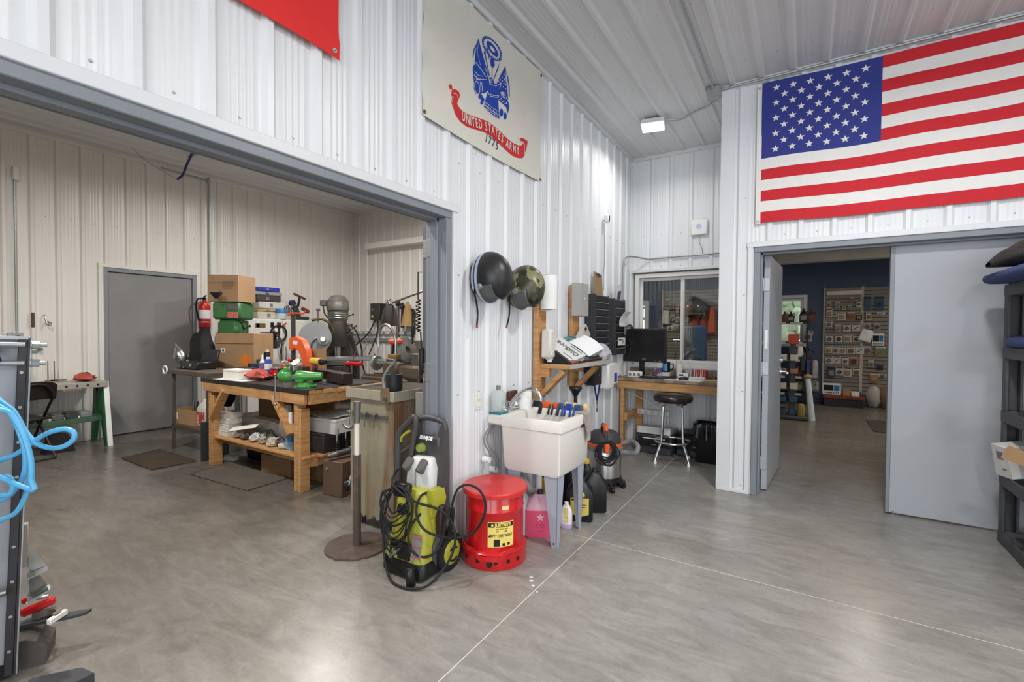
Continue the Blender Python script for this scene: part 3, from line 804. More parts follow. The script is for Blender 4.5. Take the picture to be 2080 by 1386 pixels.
obj('lock', G().cyl((.087, -.02, .165), (.094, -.02, .165), .009).box((.095, -.02, .165), (.004, .003, .012)), chrome, dd)

def wall_files(name, label, y0, y1, z0, z1, n, holder, low=False):
    t = thing(name, label, 'file rack', (AW, (y0+y1)/2, z0)); w = (y1-y0)/2; h = z1-z0
    for s in (-1, 1): obj('side', G().prism([(0, 0), (.12, 0), (.105, h), (0, h)], .008, basis((0, s*(w-.004)+.004, 0), (1, 0, 0), (0, 0, 1), (0, -1, 0))), holder, t)
    obj('back', G().span((0, -w, 0), (.004, w, h)), holder, t)
    st = h/n
    for i in range(n):
        z = i*st
        p = G().prism([(.004, 0), (.085, .0), (.118-.014*i/n, st*.86), (.112-.014*i/n, st*.86), (.08, .006), (.004, .006)], 2*w-.018, basis((0, w-.009, z), (1, 0, 0), (0, 0, 1), (0, -1, 0)))
        k = obj('pocket', p, holder, t)
        obj('label_strip', G().box((.121-.014*i/n, 0, z+st*.84), (.004, 2*w-.03, .008)), grey_pl, k)
    return t
wall_files('file_rack', 'left black wall file rack with a clipboard on top', 4.42, 4.80, 1.16, 1.80, 9, char)
wall_files('file_rack', 'right black wall file rack with papers and card', 4.99, 5.33, 1.16, 1.79, 7, char)
t = thing('clipboard', 'brown clipboard standing in the left black file rack', 'clipboard', (AW+.07, 4.60, 1.77))
t.rotation_euler = (radians(-6), radians(-6), 0)
obj('board', G().box((0, 0, .115), (.005, .225, .30), .002), M('hardboard', (150, 122, 88), .6, 0, .1, 8), t)
obj('clip', G().box((.008, 0, .245), (.012, .11, .022), .004).cyl((.012, -.05, .25), (.012, .05, .25), .008), dull_steel, t)
t = thing('brochure_bundle', 'white papers with a purple picture in the right file rack', 'papers', (AW+.06, 5.13, 1.75))
t.rotation_euler = (radians(10), radians(10), 0)
obj('sheet', G().box((0, 0, .09), (.006, .2, .24)), paper, t); obj('sheet', G().box((.012, .03, .06), (.004, .17, .2)), paper, t)
obj('picture', G().box((.0155, .04, .08), (.002, .1, .1)), M('purple_print', (92, 84, 128), .6, 0, .5, 22), t)
single('paper_sheet', 'curled white sheet leaning out of the right file rack', 'paper', G().sheet(lambda u, v: (AW+.135+.05*v-.03*sin(v*pi), 5.06+u*.2+.05*v, 1.48+.17*v), 6, 8, .002), paper)
t = thing('price_card', 'white card with small print on the right file rack', 'card', (AW+.128, 5.15, 1.31))
obj('card', G().box((0, 0, 0), (.003, .24, .085)), paper, t); obj('lettering', G().box((.002, -.05, .02), (.001, .09, .014)).box((.002, .04, 0), (.001, .02, .05)), ink, t)
t = thing('cable_loop', 'black cord loop hanging on the right file rack', 'cord', (AW+.12, 5.33, 1.46))
obj('cord', G().tube([(0, -.02, .02), (.03, .05, .04), (.04, .11, .0), (.035, .14, -.09), (.03, .15, -.13)], .008, 8, 5).tube([(0, -.02, .0), (.03, .04, .02), (.04, .09, -.02), (.035, .12, -.1)], .006, 8, 5), rubber, t)
obj('tag', G().box((.01, -.06, -.03), (.01, .06, .09), .01), grey_pl, t)
t = thing('wall_box', 'black box on the wall with a blue lanyard below it', 'box', (AW, 4.55, .87))
obj('body', G().span((0, -.11, 0), (.09, .11, .19), .006), dark, t); obj('latch', G().cyl((.09, .03, .1), (.096, .03, .1), .009), galv, t)
obj('side_sheet', G().span((-.004, -.135, .02), (.03, -.112, .185), .002), M('navy_plastic', (36, 44, 92), .5), t)
t = thing('lanyard', 'dark blue lanyard with a key hanging under the black wall box', 'lanyard', (AW+.08, 4.55, .66))
la = G()
for s in (-1, 1): la.beam((0, s*.075, .215), (0, 0, .05), .003, .018, (1, 0, 0))
obj('strap', la.box((0, 0, .035), (.006, .014, .05)), M('navy_strap', (34, 48, 108), .7), t)
obj('clasp', G().cyl((0, 0, .012), (0, 0, -.03), .008, .005), galv, t); obj('key', G().box((0, 0, -.05), (.006, .022, .04), .004), dark, t)
t = thing('wall_dispenser', 'white wall dispenser with a blue window beside the black box', 'dispenser', (AW, 4.93, .795))
obj('body', G().span((0, -.15, 0), (.12, .15, .285), .02), white_pl, t)
obj('window', G().box((.12, .06, .12), (.006, .09, .10), .003), blue, t); obj('mouth', G().box((.12, .06, .035), (.005, .12, .04), .003), grey_pl, t)
obj('top_slot', G().box((.06, 0, .286), (.05, .14, .006), .002), dark, t)
t = thing('wall_camera', 'tiny white camera with a thin cord high on the wall', 'camera', (AW, 4.90, 2.655))
obj('body', G().box((.035, 0, 0), (.05, .045, .085), .01), white_pl, t); obj('lens', G().box((.061, .002, 0), (.004, .026, .065), .004), ink, t)
obj('mount', G().cyl((0, 0, -.02), (.03, 0, -.01), .012), grey_pl, t)
obj('cord', G().tube([(.004, -.01, -.04), (.006, .0, -.25), (.003, .02, -.45), (.004, -.01, -.62), (.004, .0, -.78)], .0035, 6, 5), grey_pl, t)
t = thing('wall_router', 'square white wireless box with a lilac dot above the window', 'router', (-1.09, YK-.02, 2.66))
obj('body', G().box((0, -.014, 0), (.19, .028, .19), .014), white_pl, t)
obj('dot', G().cyl((0, -.028, .005), (0, -.0295, .005), .032, n=24), M('lilac', (190, 186, 226), .5), t)
obj('cord', G().tube([(.01, 0, -.09), (.0, 0, -.17), (.03, .004, -.24), (.04, .004, -.32)], .003, 6, 5), grey_pl, t)

# conduits
def conduit(name, label, pts, r=.011, sub=0, parent=None):
    return single(name, label, 'conduit', G().tube(pts, r, 10, sub), galv)
conduit('conduit', 'grey conduit bending from the nook corner along the back wall', [(XA+.02, 5.55, 1.25), (XA+.02, 5.55, 1.9), (XA+.022, 5.56, 2.25), (XA+.04, 5.62, 2.335), (XA+.10, 5.72, 2.35), (XA+.2, 5.835, 2.335), (XA+.32, 5.862, 2.33), (-1.2, 5.862, 2.335), (-.67, 5.862, 2.34)], .010, 4)
conduit('conduit', 'long conduit under the ceiling above the striped flag', [(-.68, YB-.05, CEIL-.035), (2.6, YB-.05, CEIL-.035)], .011)
conduit('conduit', 'ceiling conduit running along the hall toward the junction box', [(-.735, 4.49, CEIL-.03), (-.72, .4, CEIL-.03)], .012)
conduit('conduit', 'flexible grey cable from the ceiling light to the corner junction box', [(-1.25, 4.9, CEIL-.03), (-1.1, 4.93, CEIL-.04), (-.95, 4.86, CEIL-.028), (-.80, 4.78, CEIL-.035), (-.70, 4.66, CEIL-.03)], .010, 6)
t = thing('junction_box', 'grey steel junction box at the ceiling corner', 'box', (-.735, YB-.06, CEIL-.05))
obj('body', G().box((0, 0, -.005), (.11, .075, .085), .004), galv, t); obj('cover', G().box((0, -.04, -.005), (.106, .006, .082), .002), galv, t)
t = thing('outlet_box', 'grey outlet box on the nook wall beside the monitor', 'outlet', (AW, 5.47, 1.2))
obj('body', G().span((0, -.05, 0), (.05, .05, .12), .004), galv, t); obj('plug', G().box((.065, .02, .05), (.04, .03, .03), .006), dark, t)
# ---------------------------------------------------------------- utility sink
SKX0, SKX1, SKY0, SKY1, SKZ = -1.885, -1.31, 2.675, 3.16, .838
t = thing('utility_sink', 'cream plastic utility sink on grey steel legs', 'sink', (-1.6, 2.92, 0))
Ls = lambda p: (p[0]+1.6, p[1]-2.92, p[2])
def ringrect(x0, x1, y0, y1, z, r=.012, n=4):
    P = []
    for cx, cy, a0 in ((x1-r, y1-r, 0), (x0+r, y1-r, 90), (x0+r, y0+r, 180), (x1-r, y0+r, 270)):
        for k in range(n+1):
            a = radians(a0+90*k/n); P.append(Vector(Ls((cx+r*cos(a), cy+r*sin(a), z))))
    return P
X0, X1, Y0, Y1 = SKX0+.115, SKX1, SKY0, SKY1
R = [ringrect(X0+.05, X1-.05, Y0+.05, Y1-.05, .475, .02), ringrect(X0+.03, X1-.03, Y0+.02, Y1-.02, .47, .03), ringrect(X0+.02, X1-.018, Y0+.013, Y1-.013, .49), ringrect(X0, X1-.011, Y0+.009, Y1-.009, SKZ-.078),
     ringrect(X0, X1, Y0, Y1, SKZ-.072), ringrect(X0, X1, Y0, Y1, SKZ-.006), ringrect(X0+.004, X1-.004, Y0+.004, Y1-.004, SKZ), ringrect(X0+.03, X1-.03, Y0+.03, Y1-.03, SKZ),
     ringrect(X0+.036, X1-.036, Y0+.036, Y1-.036, SKZ-.008), ringrect(X0+.06, X1-.06, Y0+.06, Y1-.06, .53), ringrect(X0+.09, X1-.09, Y0+.09, Y1-.09, .51)]
obj('tub', G().rings(R), cream, t)
obj('faucet_deck', G().span(Ls((SKX0, SKY0+.003, SKZ-.071)), Ls((X0+.03, SKY1-.003, SKZ+.002)), .012), cream, t)
leg_m = M('leg_grey', (160, 166, 178), .5, 0, .05, 8)
for sx, sy in ((1, 1), (1, -1), (-1, 1), (-1, -1)):
    tx = X1-.035 if sx > 0 else X0+.04; ty = Y1-.03 if sy > 0 else Y0+.03
    fx = X1-.045 if sx > 0 else X0+.05; fy = Y1-.05 if sy > 0 else Y0+.04
    g = G(); wt, wb, th = .105, .038, .004
    for a in (0, 1):
        if a == 0: P = [(tx+.0*sx, ty, .50), (tx-sx*wt, ty, .50), (fx-sx*wb, fy, 0), (fx, fy, 0)]
        else: P = [(tx, ty, .50), (tx, ty-sy*wt, .50), (fx, fy-sy*wb, 0), (fx, fy, 0)]
        n = Vector((0, -sy, 0)) if a == 0 else Vector((-sx, 0, 0))
        A = [Vector(Ls(p)) for p in P]; Bq = [p+n*th for p in A]
        g.add([*map(tuple, A+Bq)], [(0, 1, 2, 3), (7, 6, 5, 4), (0, 4, 5, 1), (1, 5, 6, 2), (2, 6, 7, 3), (3, 7, 4, 0)])
    lg = obj('leg', g, leg_m, t)
    obj('bolt', G().cyl(Ls((fx-sx*.018, fy-.006*sy*0-(.005 if sy < 0 else -.005), .03)), Ls((fx-sx*.018, fy-(.002 if sy < 0 else -.002), .03)), .006, n=8), dark, lg)
obj('badge', G().box(Ls((SKX1+.001, 3.03, SKZ-.075)), (.003, .075, .022), .001), char, t)
p = G().tube([Ls((-1.60, 2.92, .48)), Ls((-1.60, 2.92, .36)), Ls((-1.62, 2.94, .27)), Ls((-1.70, 2.98, .25)), Ls((-1.78, 3.0, .3)), Ls((-1.88, 3.0, .3))], .022, 12, 5)
p.cyl(Ls((-1.6, 2.92, .47)), Ls((-1.6, 2.92, .40)), .032, n=14)
obj('drain_trap', p, white_pl, t)
for dy in (0, .07):
    obj('supply_hose', G().tube([Ls((-1.84, 2.71+dy, .80)), Ls((-1.875, 2.66+dy*.6, .72)), Ls((-1.885, 2.64+dy*.5, .65)), Ls((-1.86, 2.665+dy*.5, .58)), Ls((-1.83, 2.70+dy*.5, .52)), Ls((-1.84, 2.72+dy*.5, .44))], .0055, 8, 6), grey_pl, t)
for z, y in ((.52, 2.66), (.43, 2.75)): obj('shutoff_valve', G().cyl(Ls((-1.90, y, z)), Ls((-1.85, y, z)), .026, .02, 12), white_pl, t)
t = thing('faucet', 'chrome sink faucet with two handles', 'faucet', (-1.825, 2.86, SKZ+.002))
obj('base', G().box((0, .02, .016), (.055, .21, .03), .012), chrome, t)
obj('spout', G().tube([(0, .03, .03), (.02, .035, .075), (.09, .05, .145), (.16, .065, .165), (.215, .075, .13), (.225, .078, .08)], .013, 12, 6), chrome, t)
for y in (-.06, .105):
    h = obj('handle', G().lathe([(.02, .025), (.024, .03), (.018, .06), (.022, .075), (.014, .085), (.002, .087)], (0, y, 0), 14), chrome, t)
    obj('lever', G().box((.02, y, .078), (.05, .014, .01), .004), chrome, h)
t = thing('glass_bottle', 'clear glass bottle standing in a teal tray on the sink', 'bottle', (-1.83, 2.735, SKZ+.008))
bt = M('bottle_glass', (204, 214, 208), .08, 0, .02, 5, alpha=.5)
obj('body', G().rings([[Vector((x, y, z)) for x, y in [(sx*(w-r)+r*cos(a), sy*(d-r)+r*sin(a)) for sx, sy, a0 in ((1, 1, 0), (-1, 1, 90), (-1, -1, 180), (1, -1, 270)) for a in (radians(a0), radians(a0+45), radians(a0+90))]] for w, d, r, z in ((.036, .036, .01, 0), (.04, .04, .012, .006), (.04, .04, .012, .135), (.03, .03, .014, .152), (.014, .014, .0139, .158), (.014, .014, .0139, .165))]), bt, t)
obj('cap', G().lathe([(.016, .160), (.016, .188), (.014, .190), (.002, .190)], n=16), grey_pl, t)
single('soap_tray', 'shallow teal tray under the glass bottle on the sink', 'tray', G().box((0, 0, .004), (.10, .105, .008), .004).box((0, -.05, .010), (.1, .006, .012), .002).box((.048, 0, .010), (.006, .105, .012), .002), M('teal_plastic', (22, 120, 130), .35), (-1.825, 2.735, SKZ+.0))
single('outlet', 'cream electric outlet on the wall behind the glass bottle', 'outlet', G().box((0, 0, 0), (.008, .075, .115), .003).box((.006, 0, .025), (.006, .03, .03), .004).box((.006, 0, -.025), (.006, .03, .03), .004), cream, (XA+.004, 2.615, .93))
t = thing('soap_box', 'small dark red box behind the faucet', 'box', (-1.875, 2.99, SKZ+.0))
obj('body', G().box((0, 0, .095), (.03, .11, .07), .004), M('rust_red', (96, 50, 42), .55, 0, .2, 10), t); obj('stand', G().box((0, 0, .03), (.03, .05, .06), .004), cream, t)
t = thing('white_cup', 'white enamel tin behind the faucet spout', 'tin', (-1.79, 3.03, SKZ+.0))
obj('body', G().lathe([(.05, 0), (.052, .004), (.054, .12), (.05, .128), (.002, .13)], n=24), white_pl, t)
# spring clamps and grips along the far rim
def clamp(name, label, x, y, body, jaw, pad, rz, s=1):
    t = thing(name, label, 'clamp', (x, y, SKZ+.001), rz)
    obj('bar', G().box((0, 0, .024), (.15*s, .022, .046), .007).cyl((-.03*s, -.014, .03), (-.03*s, .014, .03), .012, n=10), body, t)
    for q in (.06, -.06): obj('jaw', G().beam((q*s, 0, .035), (q*s-.004, -.034, -.045), .016, .014, (1, 0, 0), .004), jaw, t)
    if pad: obj('grip', G().ell((.09*s+.006, .014, .032), (.022, .018, .026), 12, 8), pad, t)
    return t
cream_y = M('pale_yellow', (222, 190, 112), .5, 0, .08, 10)
steelblue = M('steel_blue_plastic', (52, 84, 128), .45)
for lb_, px_c, bd_, jw_, pd_, sc_ in (('black clamp on the sink rim nearest the faucet', 1092, dark, dark, None, .5), ('orange bar clamp in the middle of the sink rim', 1110, orange, dark, None, .55), ('orange clamp with a black jaw right of the middle of the sink rim', 1131, orange, dark, None, .42),
  ('steel blue clamp with pale yellow grip beside the orange clamps', 1140, steelblue, steelblue, cream_y, .36), ('bright blue clamp with pale yellow grip on the sink rim', 1156, blue, blue, cream_y, .36), ('steel blue clamp with pale yellow grip at the sink corner', 1175, steelblue, steelblue, cream_y, .42)):
    clamp('spring_clamp', lb_, at(px_c, 828, y=3.142).x, 3.142, bd_, jw_, pd_, 0, sc_)
t = thing('plunger', 'black plunger handle standing behind the sink', 'plunger', (-1.55, 3.42, 0))
obj('handle', G().cyl((0, 0, .1), (0, 0, .93), .013, n=12).lathe([(.014, .90), (.045, .955), (.055, .965), (.05, .98), (.002, .985)], n=18), black, t)
obj('cup', G().lathe([(.07, 0), (.072, .02), (.05, .09), (.018, .12), (.012, .13)], n=20), rubber, t)
def rag(u, v):
    y = 3.02+.10*u+.012*sin(v*9); z = SKZ+.006+.012*sin(u*pi*2)
    k = v
    if k < .25: return (SKX1-.06+.24*k, y, z)
    d = (k-.25)/.75
    return (SKX1+.006+.012*sin(u*8+d*3)*d+.004, y+.02*d+(u-.5)*-.05*d, SKZ+.004-.20*d*(1-.25*abs(u-.4)))
single('rag', 'grey rag draped over the corner of the sink', 'rag', G().sheet(rag, 14, 22, .005), M('grey_cloth', (156, 146, 136), .95, 0, .12, 25, .3, 120))

# ---------------------------------------------------------------- red oily waste can
CANX, CANY = -1.645, 2.425
t = thing('waste_can', 'round red oily waste can with a flat lid', 'waste can', (CANX, CANY, 0))
RC = .192
obj('body', G().lathe([(RC-.008, .0), (RC+.008, .002), (RC+.01, .008), (RC+.010, .085), (RC+.012, .092), (RC+.004, .10), (RC-.012, .105), (RC-.012, .33), (RC-.009, .334), (RC-.009, .34), (RC-.012, .344), (RC-.012, .42), (RC-.02, .44)], n=56), red, t)
lid = obj('lid', G().lathe([(RC+.006, .425), (RC+.013, .426), (RC+.014, .448), (RC+.008, .456), (RC-.01, .457), (.12, .452), (.06, .4545), (.002, .455)], n=56), M('red_lid', (200, 44, 44), .34, 0, .07, 5, .05, 12, coat=.3), t)
LCAN = math.atan2(-CANY, -CANX)
for d in (-58, -30, 2, 24, 44, -80):
    a = LCAN+radians(d); p = Vector((cos(a), sin(a), 0))*(RC+.008)
    obj('vent_hole', G().cyl(p+Vector((0, 0, .052)), p*1.02+Vector((0, 0, .052)), .0125, n=12), ink, t)
a = LCAN+radians(-8); pd = Vector((cos(a), sin(a), 0)); tg = Vector((-sin(a), cos(a), 0))
bdr = basis(pd*(RC+.006), tg, (0, 0, 1), pd)
obj('pedal_band', G().sheet(lambda u, v: tuple(Vector((cos(a+(u-.5)*2.3), sin(a+(u-.5)*2.3), 0))*(RC+.02)+Vector((0, 0, .062+.04*min(1, max(0, (abs(u-.5)-.14)*14))+v*.028))), 60, 1, .004), red, t)
obj('pedal', G().cyl(pd*(RC+.004)+Vector((0, 0, .048)), pd*(RC+.03)+Vector((0, 0, .046)), .016, n=12), ink, t)
def can_patch(name, a0, a1, z0, z1, mat, parent, off=.0012, n=14):
    r = RC-.012+off
    g = G().sheet(lambda u, v: (r*cos(LCAN+a0+(a1-a0)*u), r*sin(LCAN+a0+(a1-a0)*u), z0+(z1-z0)*v), n, 1, .0008)
    return obj(name, g, mat, parent)
A0, A1 = radians(-13), radians(38)
LZ0, LZ1 = .135, .285
lb = can_patch('label', A0, A1, LZ0, LZ1, yellow, t)
can_patch('label_header', A0+.02, A1-.02, LZ1-.031, LZ1-.005, ink, lb, .0024)
can_patch('label_block', A0+.2, A0+.4, LZ0+.004, LZ0+.047, ink, lb, .0024)
can_patch('label_icon', A0+.49, A0+.58, LZ0+.006, LZ0+.022, ink, lb, .0024); can_patch('label_icon', A0+.66, A0+.75, LZ0+.008, LZ0+.024, ink, lb, .0024)
def can_text(txt, ac, z, size, mat, off=.0034, bold=.0012, sx=1):
    r = RC-.012+off
    def warp(p):
        q = LCAN+ac+p[0]/r; return (r*cos(q)+p[2]*cos(q)*.0, r*sin(q), z+p[1])
    g = G(); lettering(g, txt, size, None, 0, bold, sx, warp); return obj('lettering', g, mat, lb)
AC = (A0+A1)/2
can_text('JUSTRITE', AC+.06, LZ1-.018, .026, yellow, bold=.0014, sx=.95)
can_text('OILY WASTE CAN', AC+.02, LZ1-.042, .009, ink, bold=.0003)
can_text('FOR', AC-.12, LZ1-.056, .008, ink, bold=.0002); can_text('Oily', AC+.16, LZ1-.056, .012, ink, bold=.0006)
can_text('EMPTY EVERY NIGHT', AC-.0, LZ0+.068, .0255, ink, bold=.0004, sx=.6)
g = G(); can_text('\u25B2', A0+.06, LZ0+.066, .014, ink)
can_patch('label_mark', AC-.33, AC-.26, LZ1-.025, LZ1-.011, yellow, lb, .0034)
can_patch('sticker', radians(14), radians(28), .355, .378, M('pale_sticker', (226, 206, 130), .6), t)

# ---------------------------------------------------------------- jugs under the sink
def jug(name, label, loc, rz, body, w, d, h, capm, cat='jug', hn=None, capr=.02):
    t = thing(name, label, cat, loc, rz)
    def rr(z, k, kx=1): return [Vector((sx*(w*k*kx/2-.02)+.02*cos(a), sy*(d*k/2-.02)+.02*sin(a), z)) for sx, sy, a0 in ((1, 1, 0), (-1, 1, 90), (-1, -1, 180), (1, -1, 270)) for a in (radians(a0), radians(a0+45), radians(a0+90))]
    R = [rr(0, .9), rr(.012, 1), rr(h*.62, 1), rr(h*.74, .86), rr(h*.84, .62), [Vector((v.x-.25*w*.0, v.y, v.z)) for v in rr(h*.9, .42)], rr(h*.92, .40)]
    obj('body', G().rings(R), body, t)
    obj('handle', G().tube([(0, d*.30, h*.58), (0, d*.46, h*.64), (0, d*.47, h*.78), (0, d*.34, h*.88), (0, d*.10, h*.88)], .016, 10, 6), hn or body, t)
    obj('cap', G().lathe([(capr+.001, h*.9), (capr+.001, h*.985), (capr-.002, h), (.002, h)], n=18), capm, t)
    return t
pink_l = M('pink_liquid', (234, 92, 128), .25, 0, .06, 6); pink_pl = M('pink_plastic', (226, 178, 196), .35, 0, .04, 6)
VA = math.atan2(2.6, -1.45)
t = jug('jug', 'clear plastic jug of pink liquid under the sink', (-1.55, 2.85, 0), radians(30), pink_pl, .205, .13, .315, dark)
def rrb(w, d, z): return [Vector((sx*(w/2-.02)+.02*cos(a), sy*(d/2-.02)+.02*sin(a), z)) for sx, sy, a0 in ((1, 1, 0), (-1, 1, 90), (-1, -1, 180), (1, -1, 270)) for a in (radians(a0), radians(a0+45), radians(a0+90))]
lq = obj('liquid', G().rings([rrb(.187, .12, .0005), rrb(.208, .133, .013), rrb(.208, .133, .19), rrb(.206, .131, .191)]), pink_l, t)
g = G()
for k, (w, z) in enumerate(((.10, .10), (.09, .09), (.11, .08), (.06, .055), (.05, .05))): lettering(g, 'mnmnmnmn', .008, basis((0, -.0672, z), (1, 0, 0), (0, 0, 1), (0, -1, 0)), 0, 0, w/.06)
obj('lettering', g, M('dark_red_print', (150, 40, 60), .6), lq)
obj('label', G().prism(star_poly(.03), .0008, basis((0, -.0672, .145), (1, 0, 0), (0, 0, 1), (0, -1, 0))), M('pale_pink_print', (236, 200, 210), .6), lq)
milky = M('milky_plastic', (222, 224, 228), .35, 0, .03, 8)
jug('jug', 'translucent white jug half hidden behind the red can', (-1.715, 2.80, 0), radians(10), milky, .19, .13, .33, white_pl)
t = jug('jug', 'white bottle with pale purple liquid behind the front sink leg', (-1.45, 3.065, 0), radians(20), M('white_bottle', (228, 226, 222), .4), .085, .075, .185, white_pl, 'bottle', capr=.014)
obj('liquid', G().rings([rrb(.0778, .069, .0005), rrb(.087, .077, .012), rrb(.087, .077, .034), rrb(.085, .075, .035)]), M('pale_purple', (188, 168, 200), .4), t)
obj('label', G().box((.0, -.0383, .10), (.03, .001, .11)), M('yellow_green_print', (206, 206, 130), .6, 0, .3, 60), t)
t = jug('oil_jug', 'black oil jug with a yellow label under the sink', (-1.43, 3.25, 0), radians(22), black, .20, .12, .33, dark)
lb2 = obj('label', G().prism([(-.075, .04), (0, .02), (.06, .04), (.06, .16), (-.075, .16)], .001, basis((.01, -.0602, .02), (1, 0, 0), (0, 0, 1), (0, -1, 0))), M('oil_label', (206, 184, 84), .5), t)
g = G(); lettering(g, 'ime', .062, basis((.0, -.0615, .212), (1, 0, 0), (0, 0, 1), (0, -1, 0)), .0004, .003, .85); obj('lettering', g, M('yellow_letters', (226, 200, 74), .5), t)
obj('print_bars', G().box((-.03, -.0616, .168), (.06, .001, .014)).box((.02, -.0616, .13), (.06, .001, .005)).box((.02, -.0616, .112), (.05, .001, .005)), ink, lb2)
jug('oil_jug', 'plain black oil jug at the far side under the sink', (-1.40, 3.47, 0), radians(30), black, .18, .12, .34, dark)
yel = M('yellow_bottle', (206, 164, 50), .45, 0, .08, 8)
jug('jug', 'mustard yellow jug at the back under the sink', (-1.67, 3.13, 0), radians(-10), yel, .17, .13, .34, dark)
for i, (x, y, h) in enumerate(((-1.58, 3.40, .35), (-1.52, 3.58, .37), (-1.74, 3.38, .33))):
    jug('oil_bottle', ('oil bottle with yellow cap behind the black labelled jug', 'tall oil bottle with yellow cap at the back under the sink', 'oil bottle with yellow cap behind the mustard jug')[i], (x, y, 0), radians(15*i), black, .11, .08, h, yel, 'bottle', capr=.026)

# ---------------------------------------------------------------- pressure washer
PWX, PWY = -1.945, 2.06
lime = M('lime_plastic', (164, 162, 54), .38, 0, .05, 6, coat=.2); pw_grey = M('washer_grey', (70, 68, 68), .45, 0, .06, 10)
tank = M('tank_plastic', (206, 206, 204), .4, 0, .06, 5)
t = thing('pressure_washer', 'lime green and grey pressure washer with coiled black hoses', 'pressure washer', (PWX, PWY, 0), radians(1))
# local frame: front is -y, right side +x
def sec(w, d, z, y=0, r=.04): return [Vector((sx*(w/2-r)+r*cos(a), y+sy*(d/2-r)+r*sin(a), z)) for sx, sy, a0 in ((1, 1, 0), (-1, 1, 90), (-1, -1, 180), (1, -1, 270)) for a in (radians(a0), radians(a0+30), radians(a0+60), radians(a0+90))]
obj('base', G().rings([sec(.30, .27, .012, -.01), sec(.325, .29, .025, -.01), sec(.32, .285, .085, -.01), sec(.30, .26, .10, -.01)]), black, t)
bd = obj('body_shell', G().rings([sec(.30, .255, .07, -.015), sec(.295, .25, .12, -.012), sec(.265, .225, .24, 0), sec(.235, .20, .40, .012), sec(.225, .185, .455, .02), sec(.20, .16, .48, .03), sec(.15, .1, .49, .03)]), lime, t)
obj('shoulder', G().prism([(0, 0), (.05, .0), (.075, .10), (.055, .16), (.03, .165), (.0, .10)], .11, basis((.085, .06, .335), (1, 0, 0), (0, 0, 1), (0, -1, 0))), lime, t)
obj('nozzle_cap', G().ell((-.02, -.095, .42), (.062, .03, .05), 18, 10), lime, t)
obj('dial', G().lathe([(.036, 0), (.036, .012), (.03, .02), (.002, .021)], (-.02, -.112, .385), 20, rotm(pi/2)), black, t)
obj('hose_cradle', G().box((-.045, -.09, .485), (.115, .05, .085), .012, rotm(radians(-14))), black, t)
vp = obj('vent_panel', G().box((-.02, -.137, .155), (.16, .012, .10), .004, rotm(radians(-6))), black, t)
vg = G()
for r in range(6):
    for k in range(5): vg.box((-.025+k*.019-.0+(r % 2)*.006, -.1445+r*.0012, .118+r*.014), (.012, .003, .005), 0, rotm(0, radians(25)))
obj('vent_slats', vg, char, vp)
wl_ = obj('warning_label', G().box((.100, -.131, .175), (.060, .004, .17), 0, rotm(radians(-3), 0, radians(8))), M('warning_grey', (128, 126, 126), .6, 0, .2, 90), t)
for z in (.245, .195, .14): obj('warning_line', G().box((.100, -.1332+(z-.175)*.052, z), (.058, .003, .006), 0, rotm(radians(-3), 0, radians(8))), M('warning_red', (196, 70, 78), .6), wl_)
for x, z, r in ((-.06, .125, .017), (-.03, .15, .02)): obj('hose_fitting', G().cyl((x, -.125, z), (x, -.175, z), r, r*.85, 14).cyl((x, -.175, z), (x, -.18, z), r*.6, n=12), steel, t)
obj('fitting_collar', G().box((-.055, -.142, .128), (.05, .02, .055), .008), lime, t)
# handle frame
fr = G()
for s in (-1, 1): fr.rings([[Vector((s*(.105+k*0)+dx, .07+ly+dy, z)) for dx, dy in ((-w, -w), (w, -w), (w, w), (-w, w))] for z, ly, w, k in ((.30, 0, .040, 0), (.44, .0, .038, 0), (.62, .015, .033, 0), (.80, .03, .023, 0), (.845, .033, .017, 0))])
obj('handle_frame', fr, pw_grey, t)
obj('handle_grip', G().tube([(-.118, .10, .82), (-.11, .102, .855), (-.08, .104, .872), (0, .105, .882), (.08, .104, .872), (.11, .102, .855), (.118, .10, .82)], .018, 10, 4), pw_grey, t)
obj('frame_plate', G().box((0, .085, .715), (.20, .05, .13), .01, rotm(radians(4))), pw_grey, t)
g = G(); lettering(g, 'SUNJOE', .028, basis((.012, .047, .770), (1, 0, 0), (0, .25, .97), (0, -.97, .25)), .0006, .002); obj('lettering', g, white_pl, t)
obj('nozzle_knob', G().cyl((-.03, .062, .705), (-.03, .03, .705), .03, .026, 20).cyl((-.03, .03, .705), (-.03, .024, .705), .02, n=16), M('olive_knob', (140, 154, 76), .45), t)
obj('soap_tank', G().rings([sec(.19, .07, .44, .035, .02), sec(.205, .10, .50, .035, .025), sec(.20, .10, .60, .04, .03), sec(.16, .08, .65, .05, .03), sec(.12, .05, .66, .05, .02)]), tank, t)
for x in (-.075, .035): obj('tank_cap', G().box((x, -.012, .615), (.052, .045, .085), .012, rotm(radians(-30), radians(18 if x < 0 else 14))), M('cap_grey', (92, 88, 84), .5), t)
obj('tank_seam', G().box((-.015, -.018, .53), (.004, .004, .12)), grey_pl, t)
